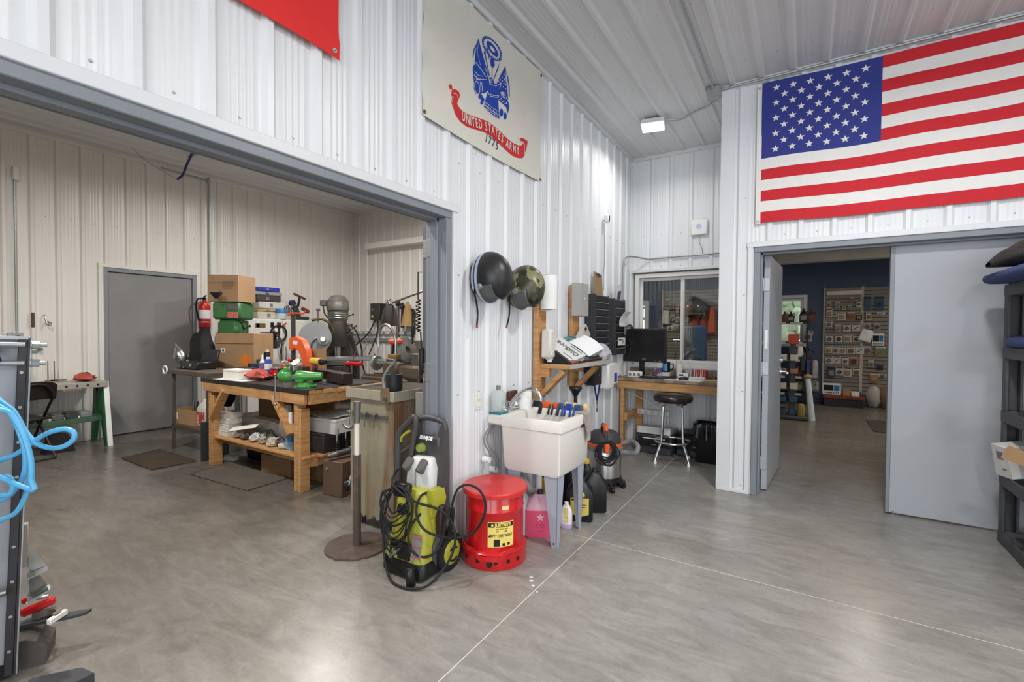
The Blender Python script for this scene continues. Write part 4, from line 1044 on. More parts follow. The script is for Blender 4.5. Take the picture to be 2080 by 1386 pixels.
for s in (-1, 1):
    w = obj('wheel', G().lathe([(.03, -.026), (.092, -.026), (.105, -.018), (.108, 0), (.105, .018), (.092, .026), (.03, .026)], (s*.165, .075, .108), 36, rotm(0, pi/2)), rubber, t)
    obj('hub_cap', G().lathe([(.002, .0), (.06, .0), (.07, -.006), (.072, -.012)][::-1], (s*.165+s*.036, .075, .108), 30, rotm(0, s*pi/2)), lime, w)
    hg = G()
    for zz, rr_ in ((.02, .03), (-.035, .045)): hg = G(); hg.tube([(s*.2035, .075-.03, .108+zz), (s*.2045, .075, .108+zz+(-.012 if zz < 0 else .012)), (s*.2035, .075+.03, .108+zz)], .006, 6, 4); obj('hub_slot', hg, black, w)
    tr = G()
    for k in range(30): tr.box((s*.165, .075+.1055*cos(k*pi/15), .108+.1055*sin(k*pi/15)), (.05, .007, .012), 0, rotm(k*pi/15))
    obj('tread', tr, rubber, w)
    obj('fender', G().tube([(s*.145, -.03, .06), (s*.15, -.03, .17), (s*.15, .04, .24), (s*.145, .10, .235)], .018, 8, 5), pw_grey, t)
obj('gun_holder', G().box((.15, .02, .30), (.05, .05, .20), .01), M('dark_maroon', (50, 34, 38), .5), t)
# spray gun clipped on the left
gun = obj('spray_gun', G().tube([(-.185, .02, .46), (-.19, .02, .60), (-.188, .02, .73), (-.165, .02, .80), (-.10, .02, .86), (-.06, .02, .895), (-.045, .02, .87), (-.06, .02, .78), (-.085, .02, .66)], lambda k: .024-.009*k, 10, 5).tube([(-.18, .02, .66), (-.13, .02, .685), (-.085, .02, .715)], .010, 8, 4), pw_grey, t)
obj('trigger', G().tube([(-.155, .008, .735), (-.145, .004, .765), (-.115, .004, .79), (-.08, .006, .81)], .008, 8, 5), lime, gun)
obj('wand', G().cyl((-.190, .02, .06), (-.186, .02, .62), .009, n=10), steel, gun)
hose = G()
rnd = random.Random(3)
for k in range(9):
    w = .085+.012*(k % 4)+rnd.uniform(-.01, .01); z1 = .49; z0 = .36-.028*k+rnd.uniform(-.01, .01); yo = -.135-.006*(k % 3); cx = -.05+rnd.uniform(-.008, .008)
    hose.tube([(cx-w*.5, yo+.03, z1), (cx-w*1.05, yo, (z1+z0)/2+.05), (cx-w*.95, yo-.01, z0+.07), (cx-w*.3, yo-.012, z0), (cx+w*.5, yo-.012, z0+.035), (cx+w*1.1, yo-.005, (z1+z0)/2+.02), (cx+w*.75, yo+.02, z1-.01), (cx, yo+.03, z1+.02)], .0042 if k % 3 else .006, 8, 5, closed=True)
obj('power_cord', hose, rubber, t)
h2 = G().tube([(-.09, -.07, .60), (-.13, -.07, .56), (-.10, -.12, .52), (0, -.13, .475), (.09, -.11, .44), (.17, -.04, .40), (.235, .0, .34), (.275, .0, .24), (.27, -.05, .13), (.22, -.16, .03), (.13, -.225, .012), (.0, -.22, .012), (-.10, -.17, .06), (-.16, -.13, .16), (-.175, -.11, .3), (-.15, -.1, .42), (-.12, -.1, .5)], .0072, 9, 6)
h2.tube([(.10, -.02, .39), (.085, -.12, .35), (.06, -.15, .28), (.08, -.15, .18), (.15, -.1, .14), (.20, -.04, .2), (.21, -.0, .36), (.24, .02, .4), (.23, .03, .3), (.2, .03, .2)], .0075, 8, 6)
obj('pressure_hose', h2, rubber, t)
obj('loop_hose', G().tube([at(x_, y_, y=q_)-Vector((PWX, PWY, 0)) for x_, y_, q_ in ((878, 1000, 2.12), (856, 1006, 1.95), (845, 1030, 1.91), (847, 1055, 1.90), (862, 1078, 1.90), (890, 1090, 1.95), (925, 1094, 2.08), (962, 1082, 2.15), (982, 1050, 2.15), (984, 1020, 2.15), (972, 996, 2.15), (950, 986, 2.15), (930, 994, 2.14), (919, 1022, 2.13), (914, 1060, 2.12), (908, 1095, 2.12))], .007, 9, 7), rubber, t)
obj('plug', G().box((.12, -.20, .06), (.055, .05, .12), .016, rotm(radians(8))), black, t)

# ---------------------------------------------------------------- rusty welded hook stand
rusty = M('rusty_brown', (86, 72, 66), .7, .1, .2, 9, .2, 60, alt=(112, 92, 80), mix=(.5, .75))
SX, SY = -2.47, 2.035
t = thing('hook_stand', 'rusty pipe stand with a round base and steel hook', 'stand', (SX, SY, 0))
disc = [(.2*cos(2*pi*i/48)*(1+(.05*sin(i*2.1) if 34 < i < 46 else 0)), .2*sin(2*pi*i/48)*(1+(.04*sin(i*1.7) if 34 < i < 46 else 0))) for i in range(48)]
obj('base_plate', G().prism(disc, .012), rusty, t)
obj('pipe', G().cyl((0, .0, .012), (0, .0, .605), .026, n=18), rusty, t)
obj('inner_pipe', G().cyl((0, 0, .6), (0, 0, .84), .016, n=16), M('bone_paint', (222, 216, 204), .5, 0, .05, 8), t)
obj('top_sleeve', G().cyl((0, 0, .815), (.004, 0, .955), .020, .024, 14), dull_steel, t)
obj('hook', G().tube([(-.005, 0, .86), (-.02, -.004, .80), (-.05, -.01, .775), (-.085, -.016, .778), (-.115, -.02, .80)], .0085, 10, 5), steel, t)

# ---------------------------------------------------------------- parts washer cabinet
def rust_mat():
    m = M('rusty_cabinet', (150, 142, 120), .55, .15, .12, 4, .1, 40); nt = m.node_tree; b = nt.nodes['Principled BSDF']; L = nt.links
    prev = b.inputs['Base Color'].links[0].from_socket
    tc = nt.nodes.new('ShaderNodeTexCoord'); mp = nt.nodes.new('ShaderNodeMapping'); mp.inputs['Scale'].default_value = (1, 1, .16); L.new(tc.outputs['Object'], mp.inputs[0])
    n = nt.nodes.new('ShaderNodeTexNoise'); n.inputs['Scale'].default_value = 9; n.inputs['Detail'].default_value = 7; n.inputs['Distortion'].default_value = .5; L.new(mp.outputs[0], n.inputs[0])
    r = nt.nodes.new('ShaderNodeValToRGB'); e = r.color_ramp.elements; e[0].position = .54; e[1].position = .82; e[0].color = (0, 0, 0, 1); e[1].color = (1, 1, 1, 1); L.new(n.outputs['Fac'], r.inputs[0])
    x = nt.nodes.new('ShaderNodeMix'); x.data_type = 'RGBA'; L.new(r.outputs[0], x.inputs[0]); L.new(prev, x.inputs[6]); x.inputs[7].default_value = rgb(122, 88, 52)
    sx = nt.nodes.new('ShaderNodeSeparateXYZ'); L.new(tc.outputs['Object'], sx.inputs[0])
    q = nt.nodes.new('ShaderNodeMath'); q.operation = 'MULTIPLY_ADD'; L.new(n.outputs['Fac'], q.inputs[0]); q.inputs[1].default_value = .22; L.new(sx.outputs[0], q.inputs[2])
    r2 = nt.nodes.new('ShaderNodeMapRange'); r2.inputs[1].default_value = .47; r2.inputs[2].default_value = .62; L.new(q.outputs[0], r2.inputs[0])
    y = nt.nodes.new('ShaderNodeMix'); y.data_type = 'RGBA'; L.new(r2.outputs[0], y.inputs[0]); L.new(x.outputs[2], y.inputs[6]); y.inputs[7].default_value = rgb(104, 60, 28)
    L.new(y.outputs[2], b.inputs['Base Color']); return m
rustc = rust_mat()
streak = M('rust_streak', (104, 56, 26), .8, 0, .3, 12)
CX0, CX1, CY0, CY1 = -2.82, -2.375, 2.265, 2.86
t = thing('parts_washer', 'rusty olive sheet metal cabinet beside the opening jamb', 'cabinet', (CX0, CY0, 0))
Lc = lambda x, y, z: (x-CX0, y-CY0, z)
ragged = [(0, .10)]+[(k*.0275, .085+.02*sin(k*2.3)+.012*sin(k*5.1)) for k in range(1, 16)]+[(.445, .09), (.445, .93), (0, .93)]
obj('body', G().prism(ragged, .004, basis(Lc(CX0, CY0+.006, 0), (1, 0, 0), (0, 0, 1), (0, -1, 0))).span(Lc(CX1-.004, CY0+.004, .1), Lc(CX1, CY1, .93)).span(Lc(CX0, CY0+.004, .1), Lc(CX0+.004, CY1, .93)).span(Lc(CX0, CY1-.004, .1), Lc(CX1, CY1, .93)), rustc, t)
obj('frame', G().span(Lc(CX0+.03, CY0+.05, 0), Lc(CX0+.07, CY0+.09, .14)).span(Lc(CX1-.07, CY0+.05, 0), Lc(CX1-.03, CY0+.09, .14)).span(Lc(CX0+.03, CY1-.09, 0), Lc(CX0+.07, CY1-.05, .14)).span(Lc(CX1-.07, CY1-.09, 0), Lc(CX1-.03, CY1-.05, .14)).span(Lc(CX0+.02, CY0+.04, .10), Lc(CX1-.02, CY1-.04, .13)), rusty, t)
obj('top_rim', G().span(Lc(CX0-.025, CY0-.02, .93), Lc(CX1+.02, CY1, .945), .003).span(Lc(CX0-.025, CY0-.02, .93), Lc(CX1+.02, CY0-.012, 1.0), .002).span(Lc(CX1+.012, CY0-.02, .93), Lc(CX1+.02, CY1, 1.0), .002).span(Lc(CX0-.025, CY0-.02, .93), Lc(CX0-.017, CY1, 1.0), .002), M('top_rim_metal', (164, 156, 138), .5, .2, .12, 6, .1, 40, alt=(126, 112, 88), mix=(.58, .75)), t)
obj('tray', G().span(Lc(CX0-.0168, CY0-.0118, .945), Lc(CX1+.0118, CY1-.002, .985)), M('oily_tray', (70, 56, 40), .35, .2, .3, 8), t)
obj('magnet_strip', G().span(Lc(CX0+.035, CY0-.012, .80), Lc(CX1-.06, CY0+.004, .83), .002), dull_steel, t)
for i, x in enumerate((.17, .215, .29, .30)):
    if i == 2: continue
    w = single('washer_pin', ('thin steel pin hanging by its washer left of the others on the cabinet', 'steel pin with a washer in the middle of the cabinet strip', '', 'steel pin with a washer right on the cabinet strip')[i], 'pin', G().lathe([(.004, 0), (.024, .0), (.024, .003), (.004, .003)], (0, 0, 0), 16).cyl((0, 0, 0), (0, 0, -.10), .0045, n=8), steel, (CX0+(.03, .19, 0, .285)[i], CY0-.032, .834))
t = thing('angle_plate', 'small bolted plate on the corner of the rusty cabinet', 'plate', (CX1-.06, CY0-.024, .97))
obj('plate', G().box((0, 0, 0), (.085, .006, .11), .002), M('brown_plate', (122, 100, 76), .6, .2, .15, 10), t); obj('bolt', G().cyl((.012, -.004, -.02), (.012, -.016, -.02), .014, n=10), steel, t)
t = thing('flat_bar', 'grey board leaning between the rusty cabinet and the jamb', 'board', (-2.20, 2.36, 0))
obj('board', G().box((0, 0, .5), (.10, .03, 1.0), .003), M('grey_board', (136, 132, 126), .7, 0, .15, 5), t); obj('strap', G().box((.0, -.017, .48), (.05, .006, .70), .002), char, t)
t = thing('tin_can', 'black perforated tin on the rusty cabinet', 'tin', (CX1-.13, CY0+.13, .985))
obj('body', G().lathe([(.055, 0), (.058, .003), (.058, .12), (.054, .122), (.05, .12), (.05, .01), (.002, .01)], n=26), M('black_tin', (44, 44, 46), .5, .3, .1, 20), t)
g = G()
for k in range(14): g.cyl((.0575*cos(k*.45), .0575*sin(k*.45), .102), (.0592*cos(k*.45), .0592*sin(k*.45), .102), .0045, n=6)
obj('holes', g, ink, t)
t = thing('coolant_hose', 'grey flexible hose arching above the rusty cabinet', 'hose', (CX1-.16, CY0+.07, .985))
obj('hose', G().tube([(.0, 0, .01), (-.03, .02, .03), (-.055, .04, .09), (-.02, .06, .16), (.03, .06, .20), (.04, .06, .25)], .012, 10, 6), grey_pl, t)
obj('clamp_block', G().box((.03, .06, .25), (.09, .05, .026), .004), M('brass_block', (140, 106, 58), .5, .4), t)
obj('metal_hose', G().tube([(.04, .06, .25), (.045, .06, .33), (.03, .06, .40), (-.01, .06, .455), (-.06, .06, .475), (-.11, .06, .45), (-.135, .06, .38), (-.135, .06, .31)], .010, 10, 6), steel, t)

# ---------------------------------------------------------------- floor stains beside the sink
dark_stain = M('dark_stain', (92, 84, 78), .3, 0, .25, 12)
white_drip = M('white_drip', (220, 218, 214), .7)
def blot(name, label, x, y, r, mat, sx=1, sy=1, n=26, sd=1):
    q = random.Random(sd); P = [(r*sx*cos(2*pi*i/n)*q.uniform(.75, 1.15), r*sy*sin(2*pi*i/n)*q.uniform(.75, 1.15)) for i in range(n)]
    o = single(name, label, 'stain', G().prism(P, .0008), mat, (x, y, 0.0002)); o['kind'] = 'stuff'; return o
for i, (px, py, r) in enumerate([(1079, 1173, .011), (1079, 1180, .013), (1083, 1190, .009), (1091, 1203, .006)]):
    p = at(px, py, z=0); blot('paint_drip', ('white paint drip on the floor below the waste can, uppermost', 'largest white paint drip on the floor', 'third white paint drip on the floor', 'smallest white paint drip on the floor')[i], p.x, p.y, r, white_drip, sd=i)
# ---------------------------------------------------------------- nook window
t = sroot('window_1')
vinyl = M('white_vinyl', (222, 220, 216), .4, 0, .02, 8)
y0, y1 = YK+.03, YK+.10
g = G().span((WX0, y0-.03, WZ0), (WX0+.05, y1, WZ1), .004).span((WX1-.05, y0-.03, WZ0), (WX1, y1, WZ1), .004).span((WX0, y0-.03, WZ1-.05), (WX1, y1, WZ1), .004).span((WX0, y0-.03, WZ0), (WX1, y1, WZ0+.045), .004)
obj('frame', g, vinyl, t)
XM = -1.285
for i, (a, b, yy) in enumerate(((WX0+.05, XM+.02, YK+.075), (XM-.02, WX1-.05, YK+.045))):
    g = G().span((a, yy, WZ0+.045), (a+.035, yy+.025, WZ1-.05), .003).span((b-.035, yy, WZ0+.045), (b, yy+.025, WZ1-.05), .003).span((a, yy, WZ1-.085), (b, yy+.025, WZ1-.05), .003).span((a, yy, WZ0+.045), (b, yy+.025, WZ0+.08), .003)
    s = obj('sash', g, vinyl, t)
    obj('pane', G().span((a+.03, yy+.010, WZ0+.075), (b-.03, yy+.014, WZ1-.08)), M('window_glass', (250, 252, 252), .01, 0, 0, 5, trans=1, ior=1.5), s)
obj('sill', G().span((XA+.02, YK-.03, WZ0-.025), (-.67, YK+.03, WZ0), .004), vinyl, t)

# ---------------------------------------------------------------- counter and what is on it
laminate = M('brown_laminate', (112, 98, 86), .35, 0, .3, 9, alt=(164, 146, 128), mix=(.42, .62))
t = thing('counter', 'brown laminate counter on a pine frame under the window', 'counter', (-1.29, 5.6, 0))
Lk = lambda x, y, z: (x+1.29, y-5.6, z)
CZ = .885
obj('top', G().span(Lk(XA+.025, 5.33, CZ-.04), Lk(-.668, 5.868, CZ-.001), .008), laminate, t)
obj('backsplash', G().span(Lk(XA+.025, 5.845, CZ), Lk(-.668, 5.868, .968), .005), laminate, t)
obj('apron', G().span(Lk(XA+.03, 5.345, CZ-.13), Lk(-.668, 5.383, CZ-.041), .003), woodh, t)
obj('leg', G().span(Lk(-1.845, 5.345, 0), Lk(-1.807, 5.43, CZ-.13), .003), wood, t)
obj('leg', G().span(Lk(-1.80, 5.80, 0), Lk(-1.72, 5.838, CZ-.04), .003), wood, t)
obj('leg', G().span(Lk(-.70, 5.345, 0), Lk(-.668, 5.43, CZ-.13), .003), wood, t)
obj('stretcher', G().span(Lk(-1.807, 5.36, .37), Lk(-1.769, 5.84, .46), .003), wood, t)
obj('rail', G().span(Lk(-1.82, 5.8, CZ-.13), Lk(-.668, 5.838, CZ-.041), .003), woodh, t)

mon = M('monitor_black', (30, 30, 31), .4, 0, .06, 8)
t = thing('monitor', 'black computer monitor on the counter', 'monitor', (-1.64, 5.60, CZ), radians(-3))
obj('bezel', G().box((0, 0, .375), (.53, .035, .40), .008), mon, t)
obj('screen', G().box((0, -.0175, .395), (.475, .003, .30)), M('screen_off', (36, 35, 35), .22, 0, .03, 5), t)
obj('back_shell', G().box((0, .03, .375), (.34, .05, .26), .015), mon, t)
obj('neck', G().box((-.04, .03, .12), (.065, .03, .25), .008), mon, t)
obj('foot', G().box((-.03, .02, .009), (.24, .19, .016), .006), mon, t)
obj('power_light', G().box((.19, -.018, .192), (.022, .002, .007)).box((.14, -.018, .192), (.012, .002, .004)).box((-.215, -.018, .56), (.03, .002, .008)), galv, t)
g = G(); lettering(g, 'lenovo', .017, basis((0, -.0185, .212), (1, 0, 0), (0, 0, 1), (0, -1, 0)), .0003, .0006); obj('lettering', g, galv, t)

t = thing('keyboard', 'black keyboard lying in front of the monitor', 'keyboard', (-1.44, 5.47, CZ), radians(6))
obj('case', G().box((0, 0, .011), (.40, .14, .018), .004), black, t)
kg = G()
for r in range(5):
    for c in range(18): kg.box((-.183+c*.0215, -.052+r*.025, .0225), (.018, .02, .006), .0015)
k = obj('keys', kg, dark, t); k['kind'] = 'stuff'
t = thing('mouse', 'black mouse on the white desk pad', 'mouse', (-1.15, 5.42, CZ+.003), radians(20))
obj('shell', G().ell((0, 0, .012), (.055, .032, .026), 18, 10), black, t); obj('wheel', G().cyl((.025, -.005, .034), (.025, .005, .034), .008, n=12), grey_pl, t)
single('desk_pad', 'large white paper pad lying on the counter', 'paper', G().box((0, 0, .0015), (.40, .20, .003)), paper, (-1.15, 5.46, CZ), radians(-4))
t = thing('power_strip', 'white outlet block on the counter left of the monitor foot', 'power strip', (-1.70, 5.43, CZ), radians(2))
obj('case', G().box((0, 0, .035), (.17, .05, .07), .008), cream, t)
for i in range(3):
    obj('socket', G().box((-.052+i*.052, -.026, .035), (.03, .003, .034), .003).box((-.058+i*.052, -.028, .04), (.003, .002, .01)).box((-.046+i*.052, -.028, .04), (.003, .002, .01)), grey_pl, t)
single('mouse_pad', 'reddish grey pad at the left end of the counter', 'pad', G().box((0, 0, .004), (.15, .11, .008), .003), M('brick_grey', (150, 122, 116), .8, 0, .15, 30), (-1.825, 5.42, CZ), .1)
t = thing('mug', 'black mug with a blue emblem on the window sill', 'mug', (-1.43, YK-.045, .968))
t.location.y = 5.80; t.location.z = CZ
def cup(t, r0, r1, h, mat, n=24): return obj('body', G().lathe([(r0, 0), (r1, h), (r1-.004, h), (r0-.004, .006), (.002, .006)], n=n), mat, t)
obj('body', G().lathe([(.04, 0), (.044, .004), (.044, .125), (.040, .125), (.038, .01), (.002, .01)], (0, 0, .05), 24), black, t)
obj('handle', G().tube([(.042, 0, .15), (.075, 0, .15), (.08, 0, .115), (.07, 0, .08), (.042, 0, .08)], .007, 8, 4), black, t)
obj('riser', G().box((0, 0, .025), (.085, .075, .05), .003), cream, t)
obj('emblem', G().lathe([(.0445, .065), (.0445, .15)], (0, 0, 0), 24).mesh('emblem') if False else G().sheet(lambda u, v: (.0452*cos(-2.4+u*1.3), .0452*sin(-2.4+u*1.3), .065+v*.085), 8, 1, .001), M('sky_blue_print', (70, 150, 214), .5), t)
t = thing('paper_cup', 'white paper cup holding pens on the counter', 'cup', (-1.27, 5.76, CZ))
obj('body', G().lathe([(.033, 0), (.046, .16), (.044, .16), (.031, .006), (.002, .006)], n=24), M('paper_cup_white', (234, 232, 226), .6), t)
for i, (dx, dy, c) in enumerate(((-.02, .0, wood), (.01, .01, yellow), (.0, -.015, paper))): single('pencil', ('brown pencil standing in the white paper cup', 'yellow pencil standing in the white paper cup', 'white pen standing in the white paper cup')[i], 'pencil', G().cyl((0, 0, 0), (dx*1.6, dy, .2), .0038, n=6).cyl((dx*1.6, dy, .2), (dx*1.68, dy, .21), .0038, .0005, 6), c, (-1.27+dx*.3, 5.76+dy*.3, CZ+.008))
t = thing('clear_cup', 'translucent grey cup beside the white paper cup', 'cup', (-1.17, 5.77, CZ))
obj('body', G().lathe([(.036, 0), (.042, .10), (.040, .10), (.034, .006), (.002, .006)], n=24), M('translucent_grey', (190, 192, 190), .3, 0, .02, 5, alpha=.7), t)
single('white_pen', 'white brush standing in the translucent cup', 'brush', G().cyl((0, 0, 0), (.01, 0, .16), .006, n=8).ell((.012, 0, .18), (.014, .01, .03), 10, 8), white_pl, (-1.165, 5.77, CZ+.008))
t = thing('parts_bin', 'red plastic parts bin on the counter by the window', 'bin', (-1.035, 5.75, CZ))
rb = M('red_bin', (206, 40, 34), .4)
obj('shell', G().box((0, 0, .004), (.15, .12, .008), .002).box((-.073, 0, .05), (.006, .12, .09), .002).box((.073, 0, .05), (.006, .12, .09), .002).box((0, .058, .05), (.15, .006, .09), .002).box((0, -.058, .03), (.15, .006, .055), .002).box((0, -.066, .056), (.12, .018, .008), .003), rb, t)
t = thing('test_rack', 'wire rack of thin white sticks on the counter', 'rack', (-1.04, 5.62, CZ))
obj('base', G().box((0, 0, .012), (.17, .07, .024), .003), white_pl, t)
for i in range(8): obj('stick', G().cyl((-.07+i*.02, (i % 2)*.02-.01, .024), (-.068+i*.0205, (i % 2)*.02-.01, .11+.01*(i % 3)), .0035, n=6), (paper, galv, white_pl)[i % 3], t)
t = thing('card_holder', 'small white card holder in front of the backsplash', 'holder', (-1.20, 5.64, CZ), .1)
obj('body', G().box((0, 0, .03), (.11, .045, .06), .003), white_pl, t); obj('print', G().box((-.02, -.0235, .04), (.05, .001, .018)), ink, t)
single('yellow_marker', 'yellow marker at the right of the counter', 'marker', G().cyl((0, 0, .007), (.10, .03, .007), .007, n=10).cyl((.10, .03, .007), (.115, .0345, .007), .004, .003, 8), yellow, (-.93, 5.46, CZ))
t = thing('glasses', 'dark safety glasses lying on the counter by the window', 'glasses', (-.80, 5.70, CZ+.001), .3)
obj('lenses', G().ell((-.035, 0, .02), (.03, .006, .02), 14, 8).ell((.035, 0, .02), (.03, .006, .02), 14, 8), M('smoke_lens', (60, 60, 62), .1), t)
obj('frame', G().tube([(-.07, .12, .02), (-.07, .0, .03), (0, -.004, .034), (.07, 0, .03), (.07, .12, .02)], .004, 6, 3), black, t)
single('purple_carton', 'small purple and white carton behind the monitor', 'carton', G().box((0, 0, .045), (.10, .05, .09), .002), M('purple_carton', (120, 84, 128), .6, 0, .4, 22, alt=(222, 214, 220), mix=(.5, .58)), (-1.53, 5.80, CZ), 0)
for i, (pts, lb) in enumerate((([(XA+.03, 5.5, 1.1), (XA+.02, 5.48, .98), (XA+.05, 5.46, .9), (-1.83, 5.5, .91)], 'white cord running down the nook corner to the counter'), ([(-1.83, 5.42, .72), (-1.74, 5.55, .66), (-1.6, 5.68, .57), (-1.5, 5.8, .5)], 'white cord drooping under the counter'))):
    single('cord', lb, 'cord', G().tube(pts, .005, 8, 6), white_pl)
t = thing('outlet_strip', 'long white outlet strip under the counter', 'power strip', (-1.62, 5.80, .40), radians(-4))
obj('case', G().box((0, -.02, .03), (.50, .04, .062), .006), white_pl, t)
for i in range(6): obj('socket', G().box((-.2+i*.08, -.041, .03), (.036, .003, .036), .004), M('socket_grey', (196, 196, 194), .5) if i == 0 else D.materials['socket_grey'], t)

# ---------------------------------------------------------------- stool, printers, bin, vacuum
t = thing('bar_stool', 'black round padded bar stool with chrome legs and foot ring', 'stool', (-1.225, 5.27, 0), radians(12))
vinyl_b = M('black_vinyl', (34, 31, 30), .22, 0, .1, 12, .05, 20)
obj('seat', G().lathe([(.02, .655), (.17, .655), (.195, .665), (.208, .69), (.205, .715), (.18, .738), (.10, .746), (.002, .748)], n=40), vinyl_b, t)
obj('tape_patch', G().box((.0, -.02, .748), (.10, .05, .002), .0005, rotm(0, 0, .5)), galv, t)
obj('seat_pan', G().lathe([(.02, .635), (.15, .635), (.16, .655), (.02, .655)], n=30), chrome, t)
for k in range(4):
    a = pi/4+k*pi/2; c_, s_ = cos(a), sin(a)
    obj('leg', G().tube([(c_*.04, s_*.04, .632), (c_*.10, s_*.10, .632), (c_*.13, s_*.13, .615), (c_*.14, s_*.14, .56), (c_*.155, s_*.155, .25), (c_*.17, s_*.17, .20), (c_*.235, s_*.235, .05), (c_*.24, s_*.24, .012)], .0125, 10, 4), chrome, t)
    obj('foot_cap', G().lathe([(.016, 0), (.017, .02), (.013, .03), (.002, .03)], (c_*.24, s_*.24, 0), 12), white_pl, t)
obj('foot_ring', G().tube([(.185*cos(2*pi*i/32), .185*sin(2*pi*i/32), .225) for i in range(32)], .012, 10, 0, True), chrome, t)

t = thing('printer', 'black printer with a pale scanner lid under the counter', 'printer', (-1.48, 5.665, 0), radians(-1))
obj('body', G().box((0, 0, .12), (.42, .38, .23), .012), char, t)
obj('output_slot', G().box((0, -.19, .165), (.36, .006, .055), .002), ink, t); obj('paper', G().box((0, -.194, .178), (.26, .006, .012)), paper, t)
obj('front_door', G().box((0, -.192, .11), (.40, .008, .06), .002), black, t); obj('paper_tray', G().box((0, -.192, .035), (.38, .01, .06), .004), char, t)
lb = obj('badge', G().box((0, -.197, .108), (.05, .003, .008)).box((0, -.193, .215), (.05, .003, .006)), galv, t)
obj('scanner_lid', G().prism([(-.19, 0), (.19, 0), (.18, .03), (-.17, .075)], .38, basis((.0, -.02, .236), (0, 1, 0), (0, 0, 1), (1, 0, 0)) @ Matrix.Translation((0, 0, -.19))), M('pale_lid', (204, 204, 202), .4), t)
t = thing('printer', 'second black printer behind the stool under the counter', 'printer', (-1.10, 5.70, 0), radians(-1)); t.scale = (.74, .9, 1)
obj('body', G().box((0, 0, .125), (.40, .33, .25), .012), black, t); obj('control_panel', G().box((.13, -.166, .21), (.10, .008, .04), .003), grey_pl, t)
obj('output_slot', G().box((-.04, -.166, .16), (.26, .006, .05), .002), ink, t); obj('lettering', G().box((.10, -.167, .12), (.09, .003, .012)).box((.13, -.167, .15), (.05, .003, .008)), M('red_grey_print', (150, 130, 128), .5), t)
obj('lid', G().box((0, 0, .256), (.38, .31, .02), .006), dark, t); obj('paper_tray', G().box((0, -.167, .04), (.36, .008, .06), .003), char, t)

t = thing('trash_bin', 'black trash bin with a crumpled liner beside the stool', 'bin', (-.885, 5.49, 0), .05)
obj('shell', G().rings([sec(.235, .20, .0, 0, .05), sec(.245, .21, .01, 0, .05), sec(.285, .25, .40, 0, .06), sec(.275, .24, .40, 0, .06), sec(.23, .2, .03, 0, .05)]), M('bin_black', (26, 26, 27), .35), t)
def liner(u, v):
    a = 2*pi*u; q = .012*sin(a*7)+.008*sin(a*11+1); r = 1
    w, d = .147, .13; p = 6
    c_, s_ = cos(a), sin(a); k = 1/((abs(c_)/w)**p+(abs(s_)/d)**p)**(1/p)
    z = (.41+.02*sin(v*pi)) if v < .3 else .425-.13*(v-.3)/.7*(1+.35*sin(a*3+1))
    rr = k*(.86+.5*v) if v < .3 else k*1.01+q*(.4+v)+.006
    return (rr*c_, rr*s_, z)
obj('liner', G().sheet(liner, 64, 8, .002), M('bin_liner', (30, 30, 31), .25, 0, .2, 14, .25, 30), t)

t = thing('vacuum', 'steel shop vacuum with an orange handle and coiled cord', 'vacuum', (-1.545, 4.05, 0), radians(28))
obj('tank', G().lathe([(.14, .10), (.155, .105), (.155, .35), (.15, .36)], n=36), M('brushed_steel', (170, 168, 164), .32, .9, .08, 30, stretch=(1, 1, .1)), t)
obj('band', G().lathe([(.156, .35), (.163, .355), (.163, .385), (.156, .39)], n=36), grey_pl, t)
obj('orange_ring', G().lathe([(.156, .39), (.16, .395), (.158, .415), (.15, .42)], n=36), orange, t)
obj('motor_head', G().lathe([(.152, .415), (.15, .45), (.135, .49), (.10, .515), (.002, .52)], n=36), char, t)
obj('handle', G().tube([(0, -.13, .455), (0, -.12, .53), (0, -.07, .555), (0, .07, .555), (0, .12, .53), (0, .13, .455)], .020, 10, 5), char, t)
obj('handle_grip', G().tube([(0, -.125, .50), (0, -.105, .55), (0, -.06, .567), (0, -.02, .567)], .022, 10, 4), orange, t)
bg = G()
for k in range(5): a = 2*pi*k/5; bg.beam((.08*cos(a), .08*sin(a), .085), (.17*cos(a), .17*sin(a), .065), .05, .035, b=.008)
obj('base', bg.lathe([(.10, .06), (.16, .075), (.158, .12), (.10, .12)], n=30), black, t)
for k in range(5):
    a = 2*pi*k/5; p = Vector((.175*cos(a), .175*sin(a), .027))
    obj('caster', G().cyl(p-Vector((-sin(a), cos(a), 0))*.014, p+Vector((-sin(a), cos(a), 0))*.014, .027, n=16).box(p+Vector((0, 0, .028)), (.035, .035, .02), .005), black, t)
cg = G(); q = random.Random(5)
for k in range(9):
    r = .055+.005*k; cy = q.uniform(-.012, .012); cz = .36+q.uniform(-.02, .02); yo = -.175-.004*(k % 4)
    cg.tube([(cy+r*cos(2*pi*i/10)*q.uniform(.85, 1.1), yo+q.uniform(-.008, .008), cz+r*1.1*sin(2*pi*i/10)*q.uniform(.9, 1.1)) for i in range(10)], .0055, 7, 4, True)
obj('cord', cg, rubber, t); obj('plug', G().box((0, -.195, .40), (.045, .03, .08), .008), orange, t)
obj('hose', G().tube([(.15, -.02, .33), (.22, -.06, .33), (.27, -.10, .35), (.29, -.05, .40), (.25, .06, .41), (.16, .08, .38)], .022, 12, 6), grey_pl, t)
t = thing('vacuum_wand', 'black vacuum tube lying on the floor beside the shop vacuum', 'tube', (-1.50, 4.20, .016))
obj('tube', G().cyl((0, 0, 0), (.13, -.10, .0), .015, n=12).cyl((-.22, .17, .0), (0, 0, 0), .015, n=12), black, t)
obj('collar', G().cyl((0.02, -.015, 0), (-.02, .0155, 0), .0162, n=12), dark, t)

